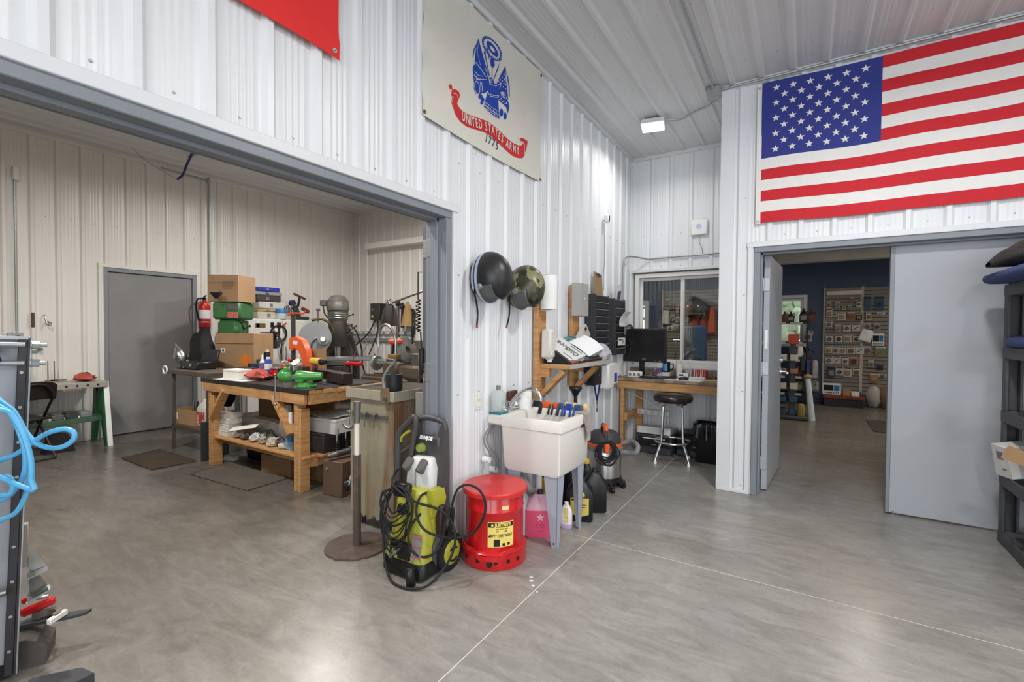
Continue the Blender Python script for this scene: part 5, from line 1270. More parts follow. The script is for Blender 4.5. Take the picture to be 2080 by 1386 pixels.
# ---------------------------------------------------------------- catalogs on the wall shelf
t = thing('book_stand', 'black sloping book stand on the wall shelf', 'stand', (-1.73, 3.80, SZ+.039))
obj('slope', G().prism([(-.12, .17), (.115, .018), (.115, 0), (.10, 0), (-.12, .145)], .72, basis((0, .36, 0), (1, 0, 0), (0, 0, 1), (0, -1, 0))), black, t)
for y in (-.352, .352): obj('side', G().prism([(-.115, 0), (-.115, .145), (.095, 0)], .012, basis((0, y+.006, 0), (1, 0, 0), (0, 0, 1), (0, -1, 0))), black, t)
pe = M('page_edges', (196, 192, 190), .8, 0, .3, 160, stretch=(1, 1, 12)); wp = M('white_page', (238, 238, 238), .6, 0, .04, 60); gp = M('grey_page', (176, 174, 178), .5, 0, .25, 14)
def catalog(label, c, tiltm):
    t = thing('catalog', label, 'catalog', c); ey = Vector((.25, 0, -.155)).normalized(); ex = -(Vector((0, .17, tiltm))); ex = (ex-ey*ex.dot(ey)).normalized(); n = ex.cross(ey)
    t.rotation_euler = Matrix((ex, ey, n)).transposed().to_euler(); return t
t = catalog('thick silver parts catalog sloping at the near end of the black stand', tuple(at(1150, 709, x=-1.72)), .05)
w, l, h = .235, .29, .05
obj('pages', G().box((0, 0, -h/2), (w-.006, l-.006, h-.003), .004), pe, t)
obj('cover', G().box((0, 0, 0), (w, l, .002)).box((0, 0, -h), (w, l, .002)), M('silver_cover', (204, 204, 202), .45, 0, .10, 9), t)
g = G(); lettering(g, 'OldBook', .088, basis((-.02, .0, .0014), (0, -1, 0), (1, 0, 0), (0, 0, 1)), .0003, .002, .72); obj('lettering', g, char, t)
obj('print_bars', G().box((.09, -.09, .0012), (.018, .07, .0006)).box((.075, .07, .0012), (.014, .10, .0006)).box((-.09, .05, .0012), (.02, .12, .0006)), grey_pl, t)
t = catalog('open catalog with a white page in the middle of the black stand', tuple(at(1187, 700, x=-1.745)), .06)
obj('page_block', G().box((0, .0, -.03), (.30, .27, .05), .006), pe, t); obj('page', G().sheet(lambda u, v: (-.135+.27*u, -.10+.24*v, .004+.02*sin(pi*v)*(1-.4*u)), 8, 12, .002), wp, t)
obj('page_picture', G().box((0, -.132, -.002), (.28, .07, .003)), M('teal_print', (110, 150, 160), .6, 0, .5, 30, alt=(60, 70, 66), mix=(.5, .56)), t)
t = catalog('open grey catalog drooping over the far end of the shelf', tuple(at(1216, 716, x=-1.72)), .02)
for k in range(6): obj('page', G().sheet(lambda u, v, k=k: (-.15+.30*u, -.13+(.27-.012*k)*v, -.055+.014*k+.018*sin(v*pi)*(1+.3*k)+.006*sin(u*9+k)), 6, 12, .003), gp if k < 5 else M('mauve_page', (190, 184, 194), .5, 0, .2, 18), t)
t = thing('catalog', 'closed beige catalog leaning on the wall behind the open ones', 'catalog', tuple(at(1175, 700, x=-1.845))); t.rotation_euler = (radians(-32), radians(14), 0)
obj('pages', G().box((0, 0, .04), (.04, .19, .28), .002), pe, t); obj('cover', G().box((.0215, 0, .04), (.003, .195, .285)), M('beige_cover', (200, 194, 184), .6, 0, .1, 12), t)
obj('lettering', G().box((.0235, -.06, .15), (.001, .05, .03)), ink, t)
for i, (y, c, s_) in enumerate(((3.52, M('dusty_pink', (150, 96, 92), .7), .035), (3.60, orange, .012))):
    single('trinket', ('dusty pink lump under the sloping catalog', 'tiny orange bead at the shelf edge')[i], 'trinket', G().ell((0, 0, s_*.5), (s_*.7, s_*1.6, s_*.5), 14, 8), c, (-1.62, y, SZ+.038))

# ---------------------------------------------------------------- plastic shelf unit at the right edge
shm = M('shelf_plastic', (74, 74, 76), .55, 0, .12, 9, alt=(104, 100, 98), mix=(.6, .8))
RX, RY0, RY1 = 1.14, 3.05, 4.50
t = thing('shelf_unit', 'grey plastic shelf unit at the right by the double door', 'shelf', (RX, RY0, 0))
LV = (.03, .425, .855, 1.285, 1.71)
for i, z in enumerate(LV):
    obj('shelf', G().span((0, 0, z), (.46, RY1-RY0, z+.012)).span((0, 0, z-.03), (.018, RY1-RY0, z+.049), .004).span((.442, 0, z-.03), (.46, RY1-RY0, z+.049), .004).span((0, 0, z-.03), (.46, .02, z+.049), .004).span((0, RY1-RY0-.02, z-.03), (.46, RY1-RY0, z+.049), .004), shm, t)
    if i < 4:
        zz0, zz1 = z+.05, LV[i+1]-.03
        for x in (0, .37):
            for y in (0, RY1-RY0-.07):
                obj('post', G().span((x+.002, y+.002, zz0), (x+.018, y+.068, zz1), .003).span((x+.072, y+.002, zz0), (x+.088, y+.068, zz1), .003).span((x+.01, y+.05 if y else y+.002, zz0), (x+.08, y+.068 if y else y+.02, zz1), .003), shm, t)
for y in (.0, RY1-RY0-.07):
    for x in (.0, .39): obj('foot', G().span((x, y, 0), (x+.07, y+.07, .012)), shm, t)
bluecloth = M('blue_cloth', (70, 84, 132), .95, 0, .15, 60, .4, 150)
def cloth_pad(name, label, x0, x1, y0, y1, z, h, mat):
    w, d = x1-x0, y1-y0
    R = [sec(w-k, d-k, z+h*q, 0, .05) for k, q in ((.05, 0), (.012, .12), (0, .35), (0, .62), (.014, .86), (.05, .98), (.12, 1.0))]
    R = [[v+Vector(((x0+x1)/2, (y0+y1)/2, .004*sin(v.x*31+v.y*23))) if i else v+Vector(((x0+x1)/2, (y0+y1)/2, 0)) for v in r] for i, r in enumerate(R)]
    return single(name, label, 'cloth', G().rings(R), mat)
cloth_pad('folded_blanket', 'blue folded blanket on the top of the shelf unit', RX-.13, RX+.44, 3.5, 4.46, LV[4]+.05, .06, bluecloth)
cloth_pad('folded_blanket', 'blue folded blanket on the second shelf from the top', RX-.02, RX+.36, 3.4, 4.42, LV[3]+.05, .075, bluecloth)
def cushion(u, v):
    x = RX-.16+.62*u; k = min(1, u*1.3+.02); prof = k**.6; w = (.05+.22*min(1, u*2)**.6)*(1 if u < .97 else .5)
    a = 2*pi*v; zb = LV[4]+.12
    return (x, 4.17+w*cos(a), zb+.02+.30*prof*(.5+.5*sin(a))+.003*sin(x*80)*(sin(a) > 0))
o = single('seat_cushion', 'black quilted motorcycle seat on the blue blanket', 'seat', G().sheet(cushion, 60, 26, .004), M('quilted_black', (42, 40, 39), .6, 0, .15, 14, .4, 26, stretch=(1, 8, 1)))
t = thing('carton', 'open brown cardboard box tilted out of the shelf unit', 'box', (RX+.20, 3.93, LV[1]+.05+.07), 0); t.rotation_euler = (0, radians(-24), radians(-6))
obj('body', G().box((0, 0, .02), (.32, .42, .006)).box((-.158, 0, .09), (.006, .42, .15)).box((.158, 0, .09), (.006, .42, .15)).box((0, -.208, .09), (.32, .006, .15)).box((0, .208, .09), (.32, .006, .15)), card, t)
obj('flap', G().beam((-.16, -.02, .165), (-.10, -.02, .225), .003, .26, (1, 0, 0)), card, t); obj('flap', G().beam((.0, .21, .165), (.0, .31, .20), .30, .003, (0, 1, 0)), card, t)
obj('contents', G().ell((0, .05, .1), (.12, .13, .05), 14, 8), char, t)
t = thing('carton', 'small white carton at the corner of the shelf unit', 'box', (RX+.06, 4.37, LV[1]+.05), radians(20)); t.rotation_euler = (0, radians(-10), radians(20))
obj('body', G().box((0, 0, .12), (.16, .13, .21), .003), M('white_carton', (222, 220, 216), .6), t); obj('print', G().box((-.081, .0, .16), (.002, .05, .05)).box((-.081, -.02, .07), (.002, .03, .012)), grey_pl, t)
for i, (y, z, c, lb) in enumerate(((4.1, LV[0]+.05, steel, 'curved steel tube on the lowest shelf at the right'), (3.95, LV[0]+.05, char, 'dark bar on the lowest shelf at the right'), (4.22, LV[2]+.05, dark, 'black block on the middle shelf at the right'))):
    g = G().tube([(0, .12, .02), (.0, .02, .06), (0, -.12, .10), (0, -.3, .08)], .02, 10, 5) if i < 2 else G().box((0, -.15, .04), (.12, .3, .08), .012)
    single('pipe' if i < 2 else 'block', lb, 'tube' if i < 2 else 'block', g, c, (RX+.12+.08*i, y, z+(.005 if i < 2 else 0)))
# ---------------------------------------------------------------- shop beyond the double door
YR, CR_Z = 11.55, 2.95
navy = M('navy_wall', (78, 90, 112), .7, 0, .06, 3)
shopgrey = M('shop_wall_grey', (120, 124, 124), .7, 0, .04, 3)
ww = sroot('wall_shop_back')
WA0, WA1, WAZ0, WAZ1 = -.60, -.06, 1.20, 2.15
WB0, WB1, WBZ0, WBZ1 = -4.35, -3.35, 1.05, 2.12
g = G().span((-7, YR, 0), (WB0, YR+.12, CR_Z)).span((WB1, YR, 0), (WA0, YR+.12, CR_Z)).span((WA1, YR, 0), (5, YR+.12, CR_Z))
for a, b, z0, z1 in ((WA0, WA1, WAZ0, WAZ1), (WB0, WB1, WBZ0, WBZ1)): g.span((a, YR, 0), (b, YR+.12, z0)).span((a, YR, z1), (b, YR+.12, CR_Z))
obj('core', g, navy, ww)
for n, (a, b, z0, z1) in ((2, (WA0, WA1, WAZ0, WAZ1)), (3, (WB0, WB1, WBZ0, WBZ1))):
    t = sroot('window_%d' % n)
    obj('casing', G().span((a-.07, YR-.02, z0-.07), (a, YR, z1+.07), .003).span((b, YR-.02, z0-.07), (b+.07, YR, z1+.07), .003).span((a, YR-.02, z1), (b, YR, z1+.07), .003).span((a, YR-.02, z0-.07), (b, YR, z0), .003), vinyl, t)
    obj('frame', G().span((a, YR+.02, z0), (a+.05, YR+.09, z1), .003).span((b-.05, YR+.02, z0), (b, YR+.09, z1), .003).span((a, YR+.02, z1-.05), (b, YR+.09, z1), .003).span((a, YR+.02, z0), (b, YR+.09, z0+.05), .003), vinyl, t)
    obj('pane', G().span((a+.05, YR+.05, z0+.05), (b-.05, YR+.056, z1-.05)), glass, t)
struct('wall_shop_left', G().span((-7.1, 6.4, 0), (-7, YR+.12, CR_Z)), navy)
struct('wall_shop_near', G().span((-7, 6.4, 0), (-2.07, 6.5, CR_Z)), navy)
struct('wall_shop_right', G().span((5, YB+.16, 0), (5.1, 9.2, CR_Z)).span((5, 11.2, 0), (5.1, YR+.12, CR_Z)).span((5, 9.2, 2.4), (5.1, 11.2, CR_Z)), navy)
struct('ceiling_shop', G().span((-7.1, YK+.142, CR_Z), (-.52, YR+.12, CR_Z+.1)).span((-.52, YB+.162, CR_Z), (5.1, YR+.12, CR_Z+.1)), M('shop_ceiling', (226, 224, 218), .8, 0, .03, 3))
trim('trim_12', G().span((-.5, 10.2, CR_Z-.22), (4.9, 10.4, CR_Z), .004), M('bulkhead_cream', (226, 222, 210), .7))
trim('trim_13', G().span((-.5, 8.9, CR_Z-.16), (.26, 9.3, CR_Z), .004), card2)
for i, (x, y) in enumerate(((.9, 7.6), (2.9, 9.6), (-2.9, 9.2))):
    t = thing('shop_light', 'flat ceiling panel light in the shop out of view', 'ceiling light', (x, y, CR_Z), 0, 'panel lights over the shop')
    obj('frame', G().box((0, 0, -.012), (.62, 1.22, .024), .004), white_pl, t); obj('diffuser', G().box((0, 0, -.026), (.56, 1.16, .006), .001), led_w, t)
    l = D.lights.new('panel', 'AREA'); l.energy = (11, 11, 22)[i]; l.size = .55; l.shape = 'RECTANGLE'; l.size_y = 1.15; l.color = (1, .95, .88)
    o = D.objects.new('panel', l); C.objects.link(o); o.parent = t; o.location = (0, 0, -.04)
# left leaf of the double door, standing open into the shop
t = sroot('door_4')
LX, LY0, LY1 = -.325, YB+.165, YB+1.08
g = G().prism([(0, 0), (.045, 0), (.045+.06, .915), (.06, .915)], DH-.022, basis((LX, LY0, .012), (1, 0, 0), (0, 1, 0), (0, 0, 1)))
obj('leaf', g, door_grey, t)
for z in (.25, 1.1, 1.85): obj('hinge', G().box((LX+.018, LY0-.004, z), (.05, .006, .115), .001).cyl((LX-.006, LY0-.008, z-.058), (LX-.006, LY0-.008, z+.058), .008, n=10), galv, t)
obj('latch_plate', G().box((LX+.022, LY0-.002, 1.36), (.026, .005, .17), .002), white_pl, t)
h = G().cyl((LX+.10, LY1-.07, 1.02), (LX+.115, LY1-.07, 1.02), .036, n=18).cyl((LX+.11, LY1-.07, 1.02), (LX+.165, LY1-.07, 1.02), .011, n=10).tube([(LX+.16, LY1-.07, 1.02), (LX+.17, LY1-.11, 1.02), (LX+.17, LY1-.19, 1.015)], .011, 8, 3).cyl((LX+.10, LY1-.07, 1.14), (LX+.125, LY1-.07, 1.14), .03, n=16)
obj('lever', h, chrome, t)

# slatwalls
slat_m = M('slatwall', (138, 130, 118), .6, 0, .08, 4, stretch=(1, 1, 6)); slat_d = M('slat_groove', (70, 64, 56), .7)
def slatwall(label, x0, x1, z0, z1, y=YR):
    t = thing('slatwall', label, 'slatwall', ((x0+x1)/2, y, z0)); w = x1-x0; n = int((z1-z0)/.0765)
    obj('backing', G().span((-w/2, -.008, 0), (w/2, -.001, n*.0765)), slat_d, t)
    for i in range(n): obj('slat', G().box((0, -.016, (i+.5)*.0765), (w, .014, .067), .003), slat_m, t)
    for s in (-1, 1): obj('edge', G().span((s*w/2-.012, -.03, 0), (s*w/2+.012, -.002, n*.0765+.01)), M('slat_edge', (196, 186, 168), .6) if 'slat_edge' not in D.materials else D.materials['slat_edge'], t)
    return t
SLY = YR-.024
sp = lambda px, py: at(1660+px/4.947, 560+py/4.947, y=SLY)
a, b = sp(75, 100), sp(440, 1190); c = sp(452, 95)
slatwall('left section of the shop slatwall with a pale strip near its top', a.x, b.x, .20, a.z)
slatwall('right section of the shop slatwall with two tall blue packs', c.x, c.x+1.2, .20, a.z+.02)
slatwall('slatwall in the window view with helmets and orange gloves', -2.95, -.72, .35, 2.42)
p0, p1 = sp(95, 160), sp(455, 190); single('header_strip', 'long pale strip across the top of the slatwall', 'strip', G().span((0, -.012, 0), (p1.x-p0.x, 0, abs(p0.z-p1.z)), .002), M('cream_strip', (226, 218, 198), .6), (p0.x, SLY, min(p0.z, p1.z)))
cards = [M('pack_card_%s' % n, c, .6, 0, .08, 20) for n, c in (('white', (206, 198, 184)), ('blue', (54, 88, 112)), ('orange', (170, 118, 90)), ('dark', (58, 56, 54)), ('green', (120, 128, 92)), ('grey', (150, 148, 142)))]
prods = [M('product_%s' % n, c, .45, 0, .35, 30) for n, c in (('brown', (120, 92, 66)), ('dark', (50, 46, 44)), ('steel', (120, 122, 124)), ('tan', (166, 132, 96)), ('grey', (98, 94, 90)))]
bub = M('blister', (226, 228, 226), .12, 0, 0, 5, alpha=.16)
W_, B_, O_, K_, N_, Y_ = 0, 1, 2, 3, 4, 5
rows = [(95, 260, 140, 330, W_), (180, 260, 230, 330, Y_), (250, 305, 290, 345, W_), (305, 295, 345, 345, Y_), (330, 215, 372, 272, O_), (395, 250, 440, 320, W_),
 (468, 212, 536, 346, B_), (578, 212, 668, 346, B_), (95, 335, 150, 420, W_), (152, 362, 196, 412, W_), (205, 370, 285, 450, W_), (300, 365, 380, 445, O_), (385, 385, 450, 450, K_), (490, 370, 540, 450, W_), (600, 360, 680, 390, W_),
 (85, 455, 150, 520, W_), (175, 490, 240, 575, Y_), (260, 485, 335, 565, W_), (350, 485, 430, 560, W_), (462, 480, 540, 540, Y_), (565, 480, 635, 545, Y_),
 (85, 595, 160, 670, W_), (177, 595, 255, 670, W_), (265, 590, 345, 670, W_), (357, 595, 430, 670, W_),
 (75, 705, 150, 780, W_), (155, 710, 215, 785, W_), (220, 710, 290, 790, W_), (296, 710, 378, 790, W_), (384, 705, 470, 790, W_), (476, 710, 540, 785, Y_), (580, 712, 690, 820, N_),
 (78, 810, 155, 885, W_), (160, 810, 237, 885, W_), (245, 815, 315, 895, W_), (322, 815, 410, 895, O_), (510, 850, 570, 925, Y_), (595, 880, 660, 950, K_),
 (97, 918, 182, 1025, B_), (186, 918, 260, 1005, W_), (264, 918, 345, 1020, W_), (357, 925, 432, 1005, W_), (525, 980, 610, 1080, O_), (616, 985, 690, 1025, W_)]
RN = ('top', 'second', 'third', 'fourth', 'fifth', 'sixth', 'seventh', 'lowest')
CN = ('white', 'blue', 'orange', 'black', 'green', 'grey'); PN = ('brown', 'dark', 'steel', 'tan', 'grey')
ylev = [300, 400, 520, 632, 745, 850, 965, 1000]
used_lab = {}
def pack(p0, p1, ci, pi_, label, y=SLY, grp='packs hanging on the shop slatwall'):
    w, h = abs(p1.x-p0.x), abs(p0.z-p1.z)
    t = thing('blister_pack', label, 'pack', ((p0.x+p1.x)/2, y-.022, min(p0.z, p1.z)), 0, grp)
    obj('card', G().box((0, 0, h/2), (w, .004, h), .001), cards[ci], t)
    obj('header_print', G().box((0, -.0026, h*.9), (w*.85, .001, h*.10)), ink if ci in (W_, B_) else cards[W_], t)
    k = pi_ % 3; q = G()
    if k == 0: q.box((0, -.014, h*.42), (w*.62, .022, h*.5), .006)
    elif k == 1: q.lathe([(w*.1, 0), (w*.3, 0), (w*.3, .018), (w*.1, .018)], (0, -.004, h*.42), 16, rotm(pi/2))
    else: q.beam((-w*.25, -.012, h*.25), (w*.25, -.012, h*.6), .018, w*.2, (0, 1, 0), .004)
    obj('product', q, prods[pi_ % 5], t)
    obj('hook', G().cyl((0, .03, h*.97), (0, -.05, h*.97), .003, n=6), galv, t)
    return t
rank = {}
for i, (x0, y0_, x1, y1_, ci) in enumerate(rows):
    ym = (y0_+y1_)/2; r = min(range(8), key=lambda k: abs(ylev[k]-ym)); side = 'left' if x0 < 455 else 'right'
    pi_ = (i*7+i//3) % 5
    key = (r, side); rank[key] = rank.get(key, 0)+1; ordn = ('first', 'second', 'third', 'fourth', 'fifth', 'sixth', 'seventh')[rank[key]-1]
    pack(sp(x0, y0_), sp(x1, y1_), ci, pi_, '%s card pack, %s from left in %s row of the %s slatwall section' % (CN[ci], ordn, RN[r], side))
def shop_sign(label, p0, p1, y):
    w, h = abs(p1.x-p0.x), abs(p0.z-p1.z); t = thing('shop_sign', label, 'sign', ((p0.x+p1.x)/2, y, min(p0.z, p1.z)))
    obj('board', G().box((0, 0, h/2), (w, .008, h), .001), paper, t)
    obj('black_field', G().box((-w*.17, -.005, h*.58), (w*.52, .002, h*.5)), ink, t); obj('blue_field', G().box((w*.27, -.005, h*.58), (w*.3, .002, h*.5)), M('sign_blue', (28, 112, 176), .5) if 'sign_blue' not in D.materials else D.materials['sign_blue'], t)
    b = G()
    for k in range(9): b.box((-w*.36+k*w*.09, -.005, h*.16), (w*.05, .002, h*.14))
    obj('lettering', b, ink, t)
shop_sign('black and blue sign hanging on the right slatwall section', sp(550, 582), sp(668, 705), SLY-.03)
shop_sign('black and blue sign standing at the foot of the slatwall', sp(50, 1060), sp(225, 1180), SLY-.38)
single('paper_bag', 'crumpled white bag hanging on the slatwall', 'bag', G().box((0, 0, .19), (.22, .06, .24), .02, rotm(0, radians(18)), taper=(.8, .5)), paper, tuple(sp(485, 670)+Vector((0, -.06, -.06))))
p0 = sp(60, 1250); p1 = sp(440, 1190)
t = thing('display_stand', 'low red and black display base below the slatwall', 'base', ((p0.x+p1.x)/2, YR-.32, 0)); w = p1.x-p0.x
obj('plinth', G().span((-w/2, -.24, 0), (w/2, .28, .15), .004), dark, t); obj('deck', G().span((-w/2-.02, -.26, .15), (w/2+.02, .29, .20), .006), M('dull_red', (120, 50, 42), .6), t)
for i, (x0, y0_, x1, y1_, c, lb) in enumerate(((330, 1098, 408, 1145, paper, 'white box standing on the display base'), (335, 1155, 435, 1195, M('purple_box', (88, 80, 120), .6, 0, .4, 20), 'purple box lying on the display base'), (245, 1130, 320, 1200, card, 'tan box lying on the display base'))):
    a, b = sp(x0, y0_), sp(x1, y1_); single('carton', lb, 'box', G().box((0, 0, abs(a.z-b.z)/2), (abs(b.x-a.x), .14, abs(a.z-b.z)), .003), c, ((a.x+b.x)/2, YR-.30+.11*(i % 2), .2))
for i, (x, c, lb) in enumerate(((sp(550, 1250).x, M('clear_bag', (168, 162, 152), .35, 0, .2, 12), 'crumpled translucent sack below the right slatwall section'), (sp(672, 1250).x, card2, 'brown sack beside the translucent one'))):
    q = random.Random(i); g = G().ell((0, 0, .20), (.13, .11, .22), 18, 12); g.v = [(x_*q.uniform(.85, 1.1), y_*q.uniform(.85, 1.1), max(0, z_)) for x_, y_, z_ in g.v]
    single('sack', lb, 'sack', g, c, (x, YR-.28, 0))

# shelf of oil bottles in front of the window
oil_m = [M('oil_%s' % n, c, .4, 0, .2, 15) for n, c in (('black', (36, 34, 34)), ('maroon', (92, 36, 30)), ('amber', (110, 60, 34)), ('grey', (150, 146, 140)), ('navy', (36, 44, 80)))]
GY = 10.95
t = thing('oil_shelf', 'black metal shelf of oil bottles in front of the shop window', 'shelf', (-.30, GY, 0))
gm = M('gondola_black', (34, 33, 34), .5)
obj('side', G().span((.30, 0, 0), (.335, .38, 1.72), .003), gm, t); obj('side', G().span((-.62, 0, 0), (-.585, .38, 1.72), .003), gm, t)
LZ = (.22, .56, .90, 1.25, 1.64)
for z in LZ:
    s = obj('shelf', G().span((-.6, 0, z-.03), (.31, .38, z), .002), gm, t)
    for x in (-.42, -.16, .13): obj('price_strip', G().span((x-.11, -.008, z-.052), (x+.11, -.001, z-.006), .001), M('price_strip', (190, 184, 170), .6) if 'price_strip' not in D.materials else D.materials['price_strip'], s)
def bottle(x, y, z, mi, s, label, grp='oil bottles on the shop shelf'):
    t = thing('oil_bottle', label, 'bottle', (x, y, z), 0, grp)
    obj('body', G().rings([[Vector((v.x*s, v.y*s, zz*s)) for v in sec(w, d, 0, 0, .02)] for w, d, zz in ((.15, .10, 0), (.16, .105, .02), (.16, .105, .15), (.12, .09, .2), (.055, .055, .235), (.05, .05, .25))]), oil_m[mi], t)
    obj('cap', G().cyl((0, 0, .25*s), (0, 0, .29*s), .028*s, n=12), gm, t); obj('label', G().box((0, -.054*s, .09*s), (.11*s, .002, .09*s)), oil_m[3] if mi == 0 else oil_m[1], t)
    obj('handle', G().tube([(.05*s, 0, .23*s), (.09*s, 0, .21*s), (.085*s, 0, .12*s)], .012*s, 8, 3), oil_m[mi], t)
bl = [(-.66, 4, 2), (-.52, 4, 1), (-.27, 4, 0), (-.05, 4, 0), (.08, 4, 1), (-.38, 4, 2), (.02, 3, 3), (-.05, 2, 0), (.06, 2, 4), (-.2, 2, 4), (.02, 1, 1), (-.12, 1, 2)]
for i, (x, lv, mi) in enumerate(bl):
    bottle(x, GY+.15, LZ[lv], mi, .95-.1*(i % 3), '%s bottle, %s on the %s level of the oil shelf' % (('black', 'maroon', 'amber', 'grey', 'navy')[mi], ('far left', 'near left', 'centre left', 'centre right', 'right end', 'middle', 'lone', 'centre', 'right', 'left', 'right', 'left')[i], ('lowest', 'fourth', 'third', 'second', 'top')[lv]))
for i, x in enumerate((-.14, .12)): single('seed_bag', ('patterned bag at the left of the lowest oil shelf level', 'patterned bag at the right of the lowest oil shelf level')[i], 'bag', G().box((0, 0, .13), (.22, .12, .26), .04), M('bag_print', (150, 150, 132), .6, 0, .5, 14, alt=(84, 92, 70), mix=(.48, .55)) if i == 0 else D.materials['bag_print'], (x, GY+.18, LZ[0]))
# tall display rack just past the open leaf
t = thing('display_rack', 'dark display rack with a red top past the open door leaf', 'rack', (-.20, 9.05, 0))
obj('post', G().span((-.03, -.06, 0), (.06, .06, 1.24), .004), char, t); obj('top_sign', G().span((-.05, -.07, 1.24), (.10, .07, 1.40), .003), M('red_top', (178, 62, 44), .5), t)
obj('base', G().span((-.5, -.2, 0), (.24, .25, .07), .02), char, t)
for z in (.25, .48, .72, .95): obj('tray', G().span((-.5, -.16, z), (-.04, .2, z+.012)), gm, t)
for i, (z, c) in enumerate(((.07, B_), (.262, B_), (.492, W_), (.732, O_), (.962, W_))):
    for k in range(2): single('boxed_item', '%s box, %s on the %s tray of the display rack' % (CN[c], ('left', 'right')[k], ('bottom', 'lowest', 'second', 'third', 'top')[i]), 'box', G().box((0, 0, .05), (.11, .1, .10-.02*(i % 2)), .004), cards[c], (-.32+.16*k, 9.02, z+(.01*(i % 2))-.0), 0, 'boxes on the display rack')
for i, (x, z, h, c, lb) in enumerate(((.16, .78, .3, gm, 'black glove hanging on the display rack'), (.24, .72, .26, oil_m[4], 'navy spray bottle hanging on the display rack'), (.33, .68, .30, oil_m[3], 'grey patterned pouch hanging right on the display rack'), (.12, 1.02, .18, cards[W_], 'beige pack hanging high on the display rack'))):
    single('hanging_item', lb, 'pack', G().box((0, 0, h/2), (.10, .05, h), .02, taper=(.7, .7)), c, (-.20+x, 9.03, z))
t = thing('rolled_poster', 'tall pale rolled sheet standing against the display rack', 'roll', (.07, 8.98, 0)); t.rotation_euler = (0, radians(-3), 0)
obj('roll', G().cyl((.03, 0, 0), (0, 0, .70), .05, .038, 16), M('pale_blue_paper', (214, 222, 222), .6), t); obj('top_wrap', G().ell((0, 0, .71), (.06, .05, .045), 12, 8), card, t)
single('yellow_jug', 'yellow and black jar at the foot of the display rack', 'jar', G().lathe([(.05, 0), (.055, .02), (.055, .15), (.04, .19), (.03, .20), (.002, .20)], n=18), M('dull_yellow', (150, 128, 66), .5), (-.05, 8.92, .07))
m0 = at(1760, 856, z=0); m1 = at(1800, 880, z=0)
single('floor_mat', 'dark floor mat in the shop near the closed leaf', 'mat', G().span((0, 0, .0), (1.0, 1.1, .01), .003), M('brown_mat', (70, 62, 54), .9, 0, .2, 30), (m0.x, m1.y, .0005))

# things seen through the nook window
NP = lambda px, py, y: at(1280+px/6.932, 560+py/6.932, y=y)
NY = YR-.05
for i, (x0, y0_, x1, y1_, ci, pi_) in enumerate(((500, 330, 550, 420, Y_, 0), (550, 440, 620, 480, Y_, 4), (635, 455, 700, 550, K_, 3), (560, 550, 630, 640, Y_, 2), (640, 580, 700, 660, Y_, 4), (530, 700, 600, 780, W_, 1), (610, 690, 690, 780, Y_, 3), (800, 600, 860, 700, Y_, 2), (820, 720, 890, 820, W_, 0))):
    pack(NP(x0, y0_, NY), NP(x1, y1_, NY), ci, pi_, '%s pack, number %d down the slatwall seen through the nook window' % (CN[ci], i+1) if False else ('grey pack high left', 'grey pack mid left', 'black pack beside the mullion', 'grey pack below the first row', 'grey pack at the mullion', 'white pack low left', 'grey pack low beside the mullion', 'grey pack right of the mullion', 'white pack low right of the mullion')[i]+' seen through the nook window', NY, 'packs seen through the nook window')
def shp(name, label, cat, px, py, y, g, mat): 
    p = NP(px, py, y); return single(name, label, cat, g, mat, tuple(p))
shp('work_glove', 'pale glove hanging at the left edge of the slatwall seen through the window', 'glove', 500, 690, NY-.08, G().box((0, 0, .17), (.2, .06, .34), .05, taper=(.7, .7)), M('pale_glove', (206, 206, 190), .8))
for i, (px, c, lb) in enumerate(((835, M('helmet_brown', (112, 96, 84), .3, coat=.5), 'brown helmet shell seen through the window'), (985, M('helmet_dark', (84, 86, 88), .3, coat=.5), 'dark grey helmet shell seen through the window'))): shp('helmet', lb, 'helmet', px, 560, NY-.2, G().ell((0, 0, .17), (.17, .15, .17), 18, 12).box((0, -.1, .03), (.24, .1, .06), .02), c)
shp('wreath', 'dark round coil hanging above the helmets seen through the window', 'coil', 895, 370, NY-.06, G().tube([(.1*cos(2*pi*i/16), 0, .1*sin(2*pi*i/16)) for i in range(16)], .03, 8, 0, True), char)
org = M('rust_orange_vest', (150, 66, 40), .8, 0, .25, 9)
for i, (px, w, lb) in enumerate(((905, .22, 'rust orange jacket seen through the window, left'), (1030, .20, 'rust orange jacket seen through the window, middle'))): shp('jacket', lb, 'jacket', px, 850, NY-.12, G().box((0, 0, .33), (w, .10, .66), .06, taper=(.6, .8)), org)
shp('jacket', 'bright orange vest at the right of the window view', 'jacket', 1150, 840, NY-.12, G().box((0, 0, .33), (.24, .1, .62), .06, taper=(.5, .8)), M('orange_vest', (206, 96, 58), .8, 0, .15, 10))
for i, (px, c, lb) in enumerate(((840, M('teal_grey_cloth', (74, 88, 90), .8), 'teal grey trousers on the rail seen through the window'), (980, M('denim', (44, 76, 116), .8), 'blue denim on the rail seen through the window'))): shp('trousers', lb, 'clothes', px, 1210, 9.9, G().box((0, 0, .36), (.26, .08, .72), .04), c)
p = NP(640, 910, 9.9); q = NP(1085, 930, 9.9)
t = thing('clothes_rail', 'chrome clothes rail seen through the nook window', 'rail', (p.x, 9.9, 0)); obj('bar', G().cyl((-.05, 0, p.z), (q.x-p.x, 0, p.z), .014, n=10), chrome, t)
for x in (0, q.x-p.x-.05): obj('post', G().cyl((x, 0, .03), (x, 0, p.z), .013, n=10), chrome, t); obj('foot', G().beam((x, -.25, .015), (x, .25, .015), .03, .03), chrome, t)
p = NP(165, 620, YR-.01)
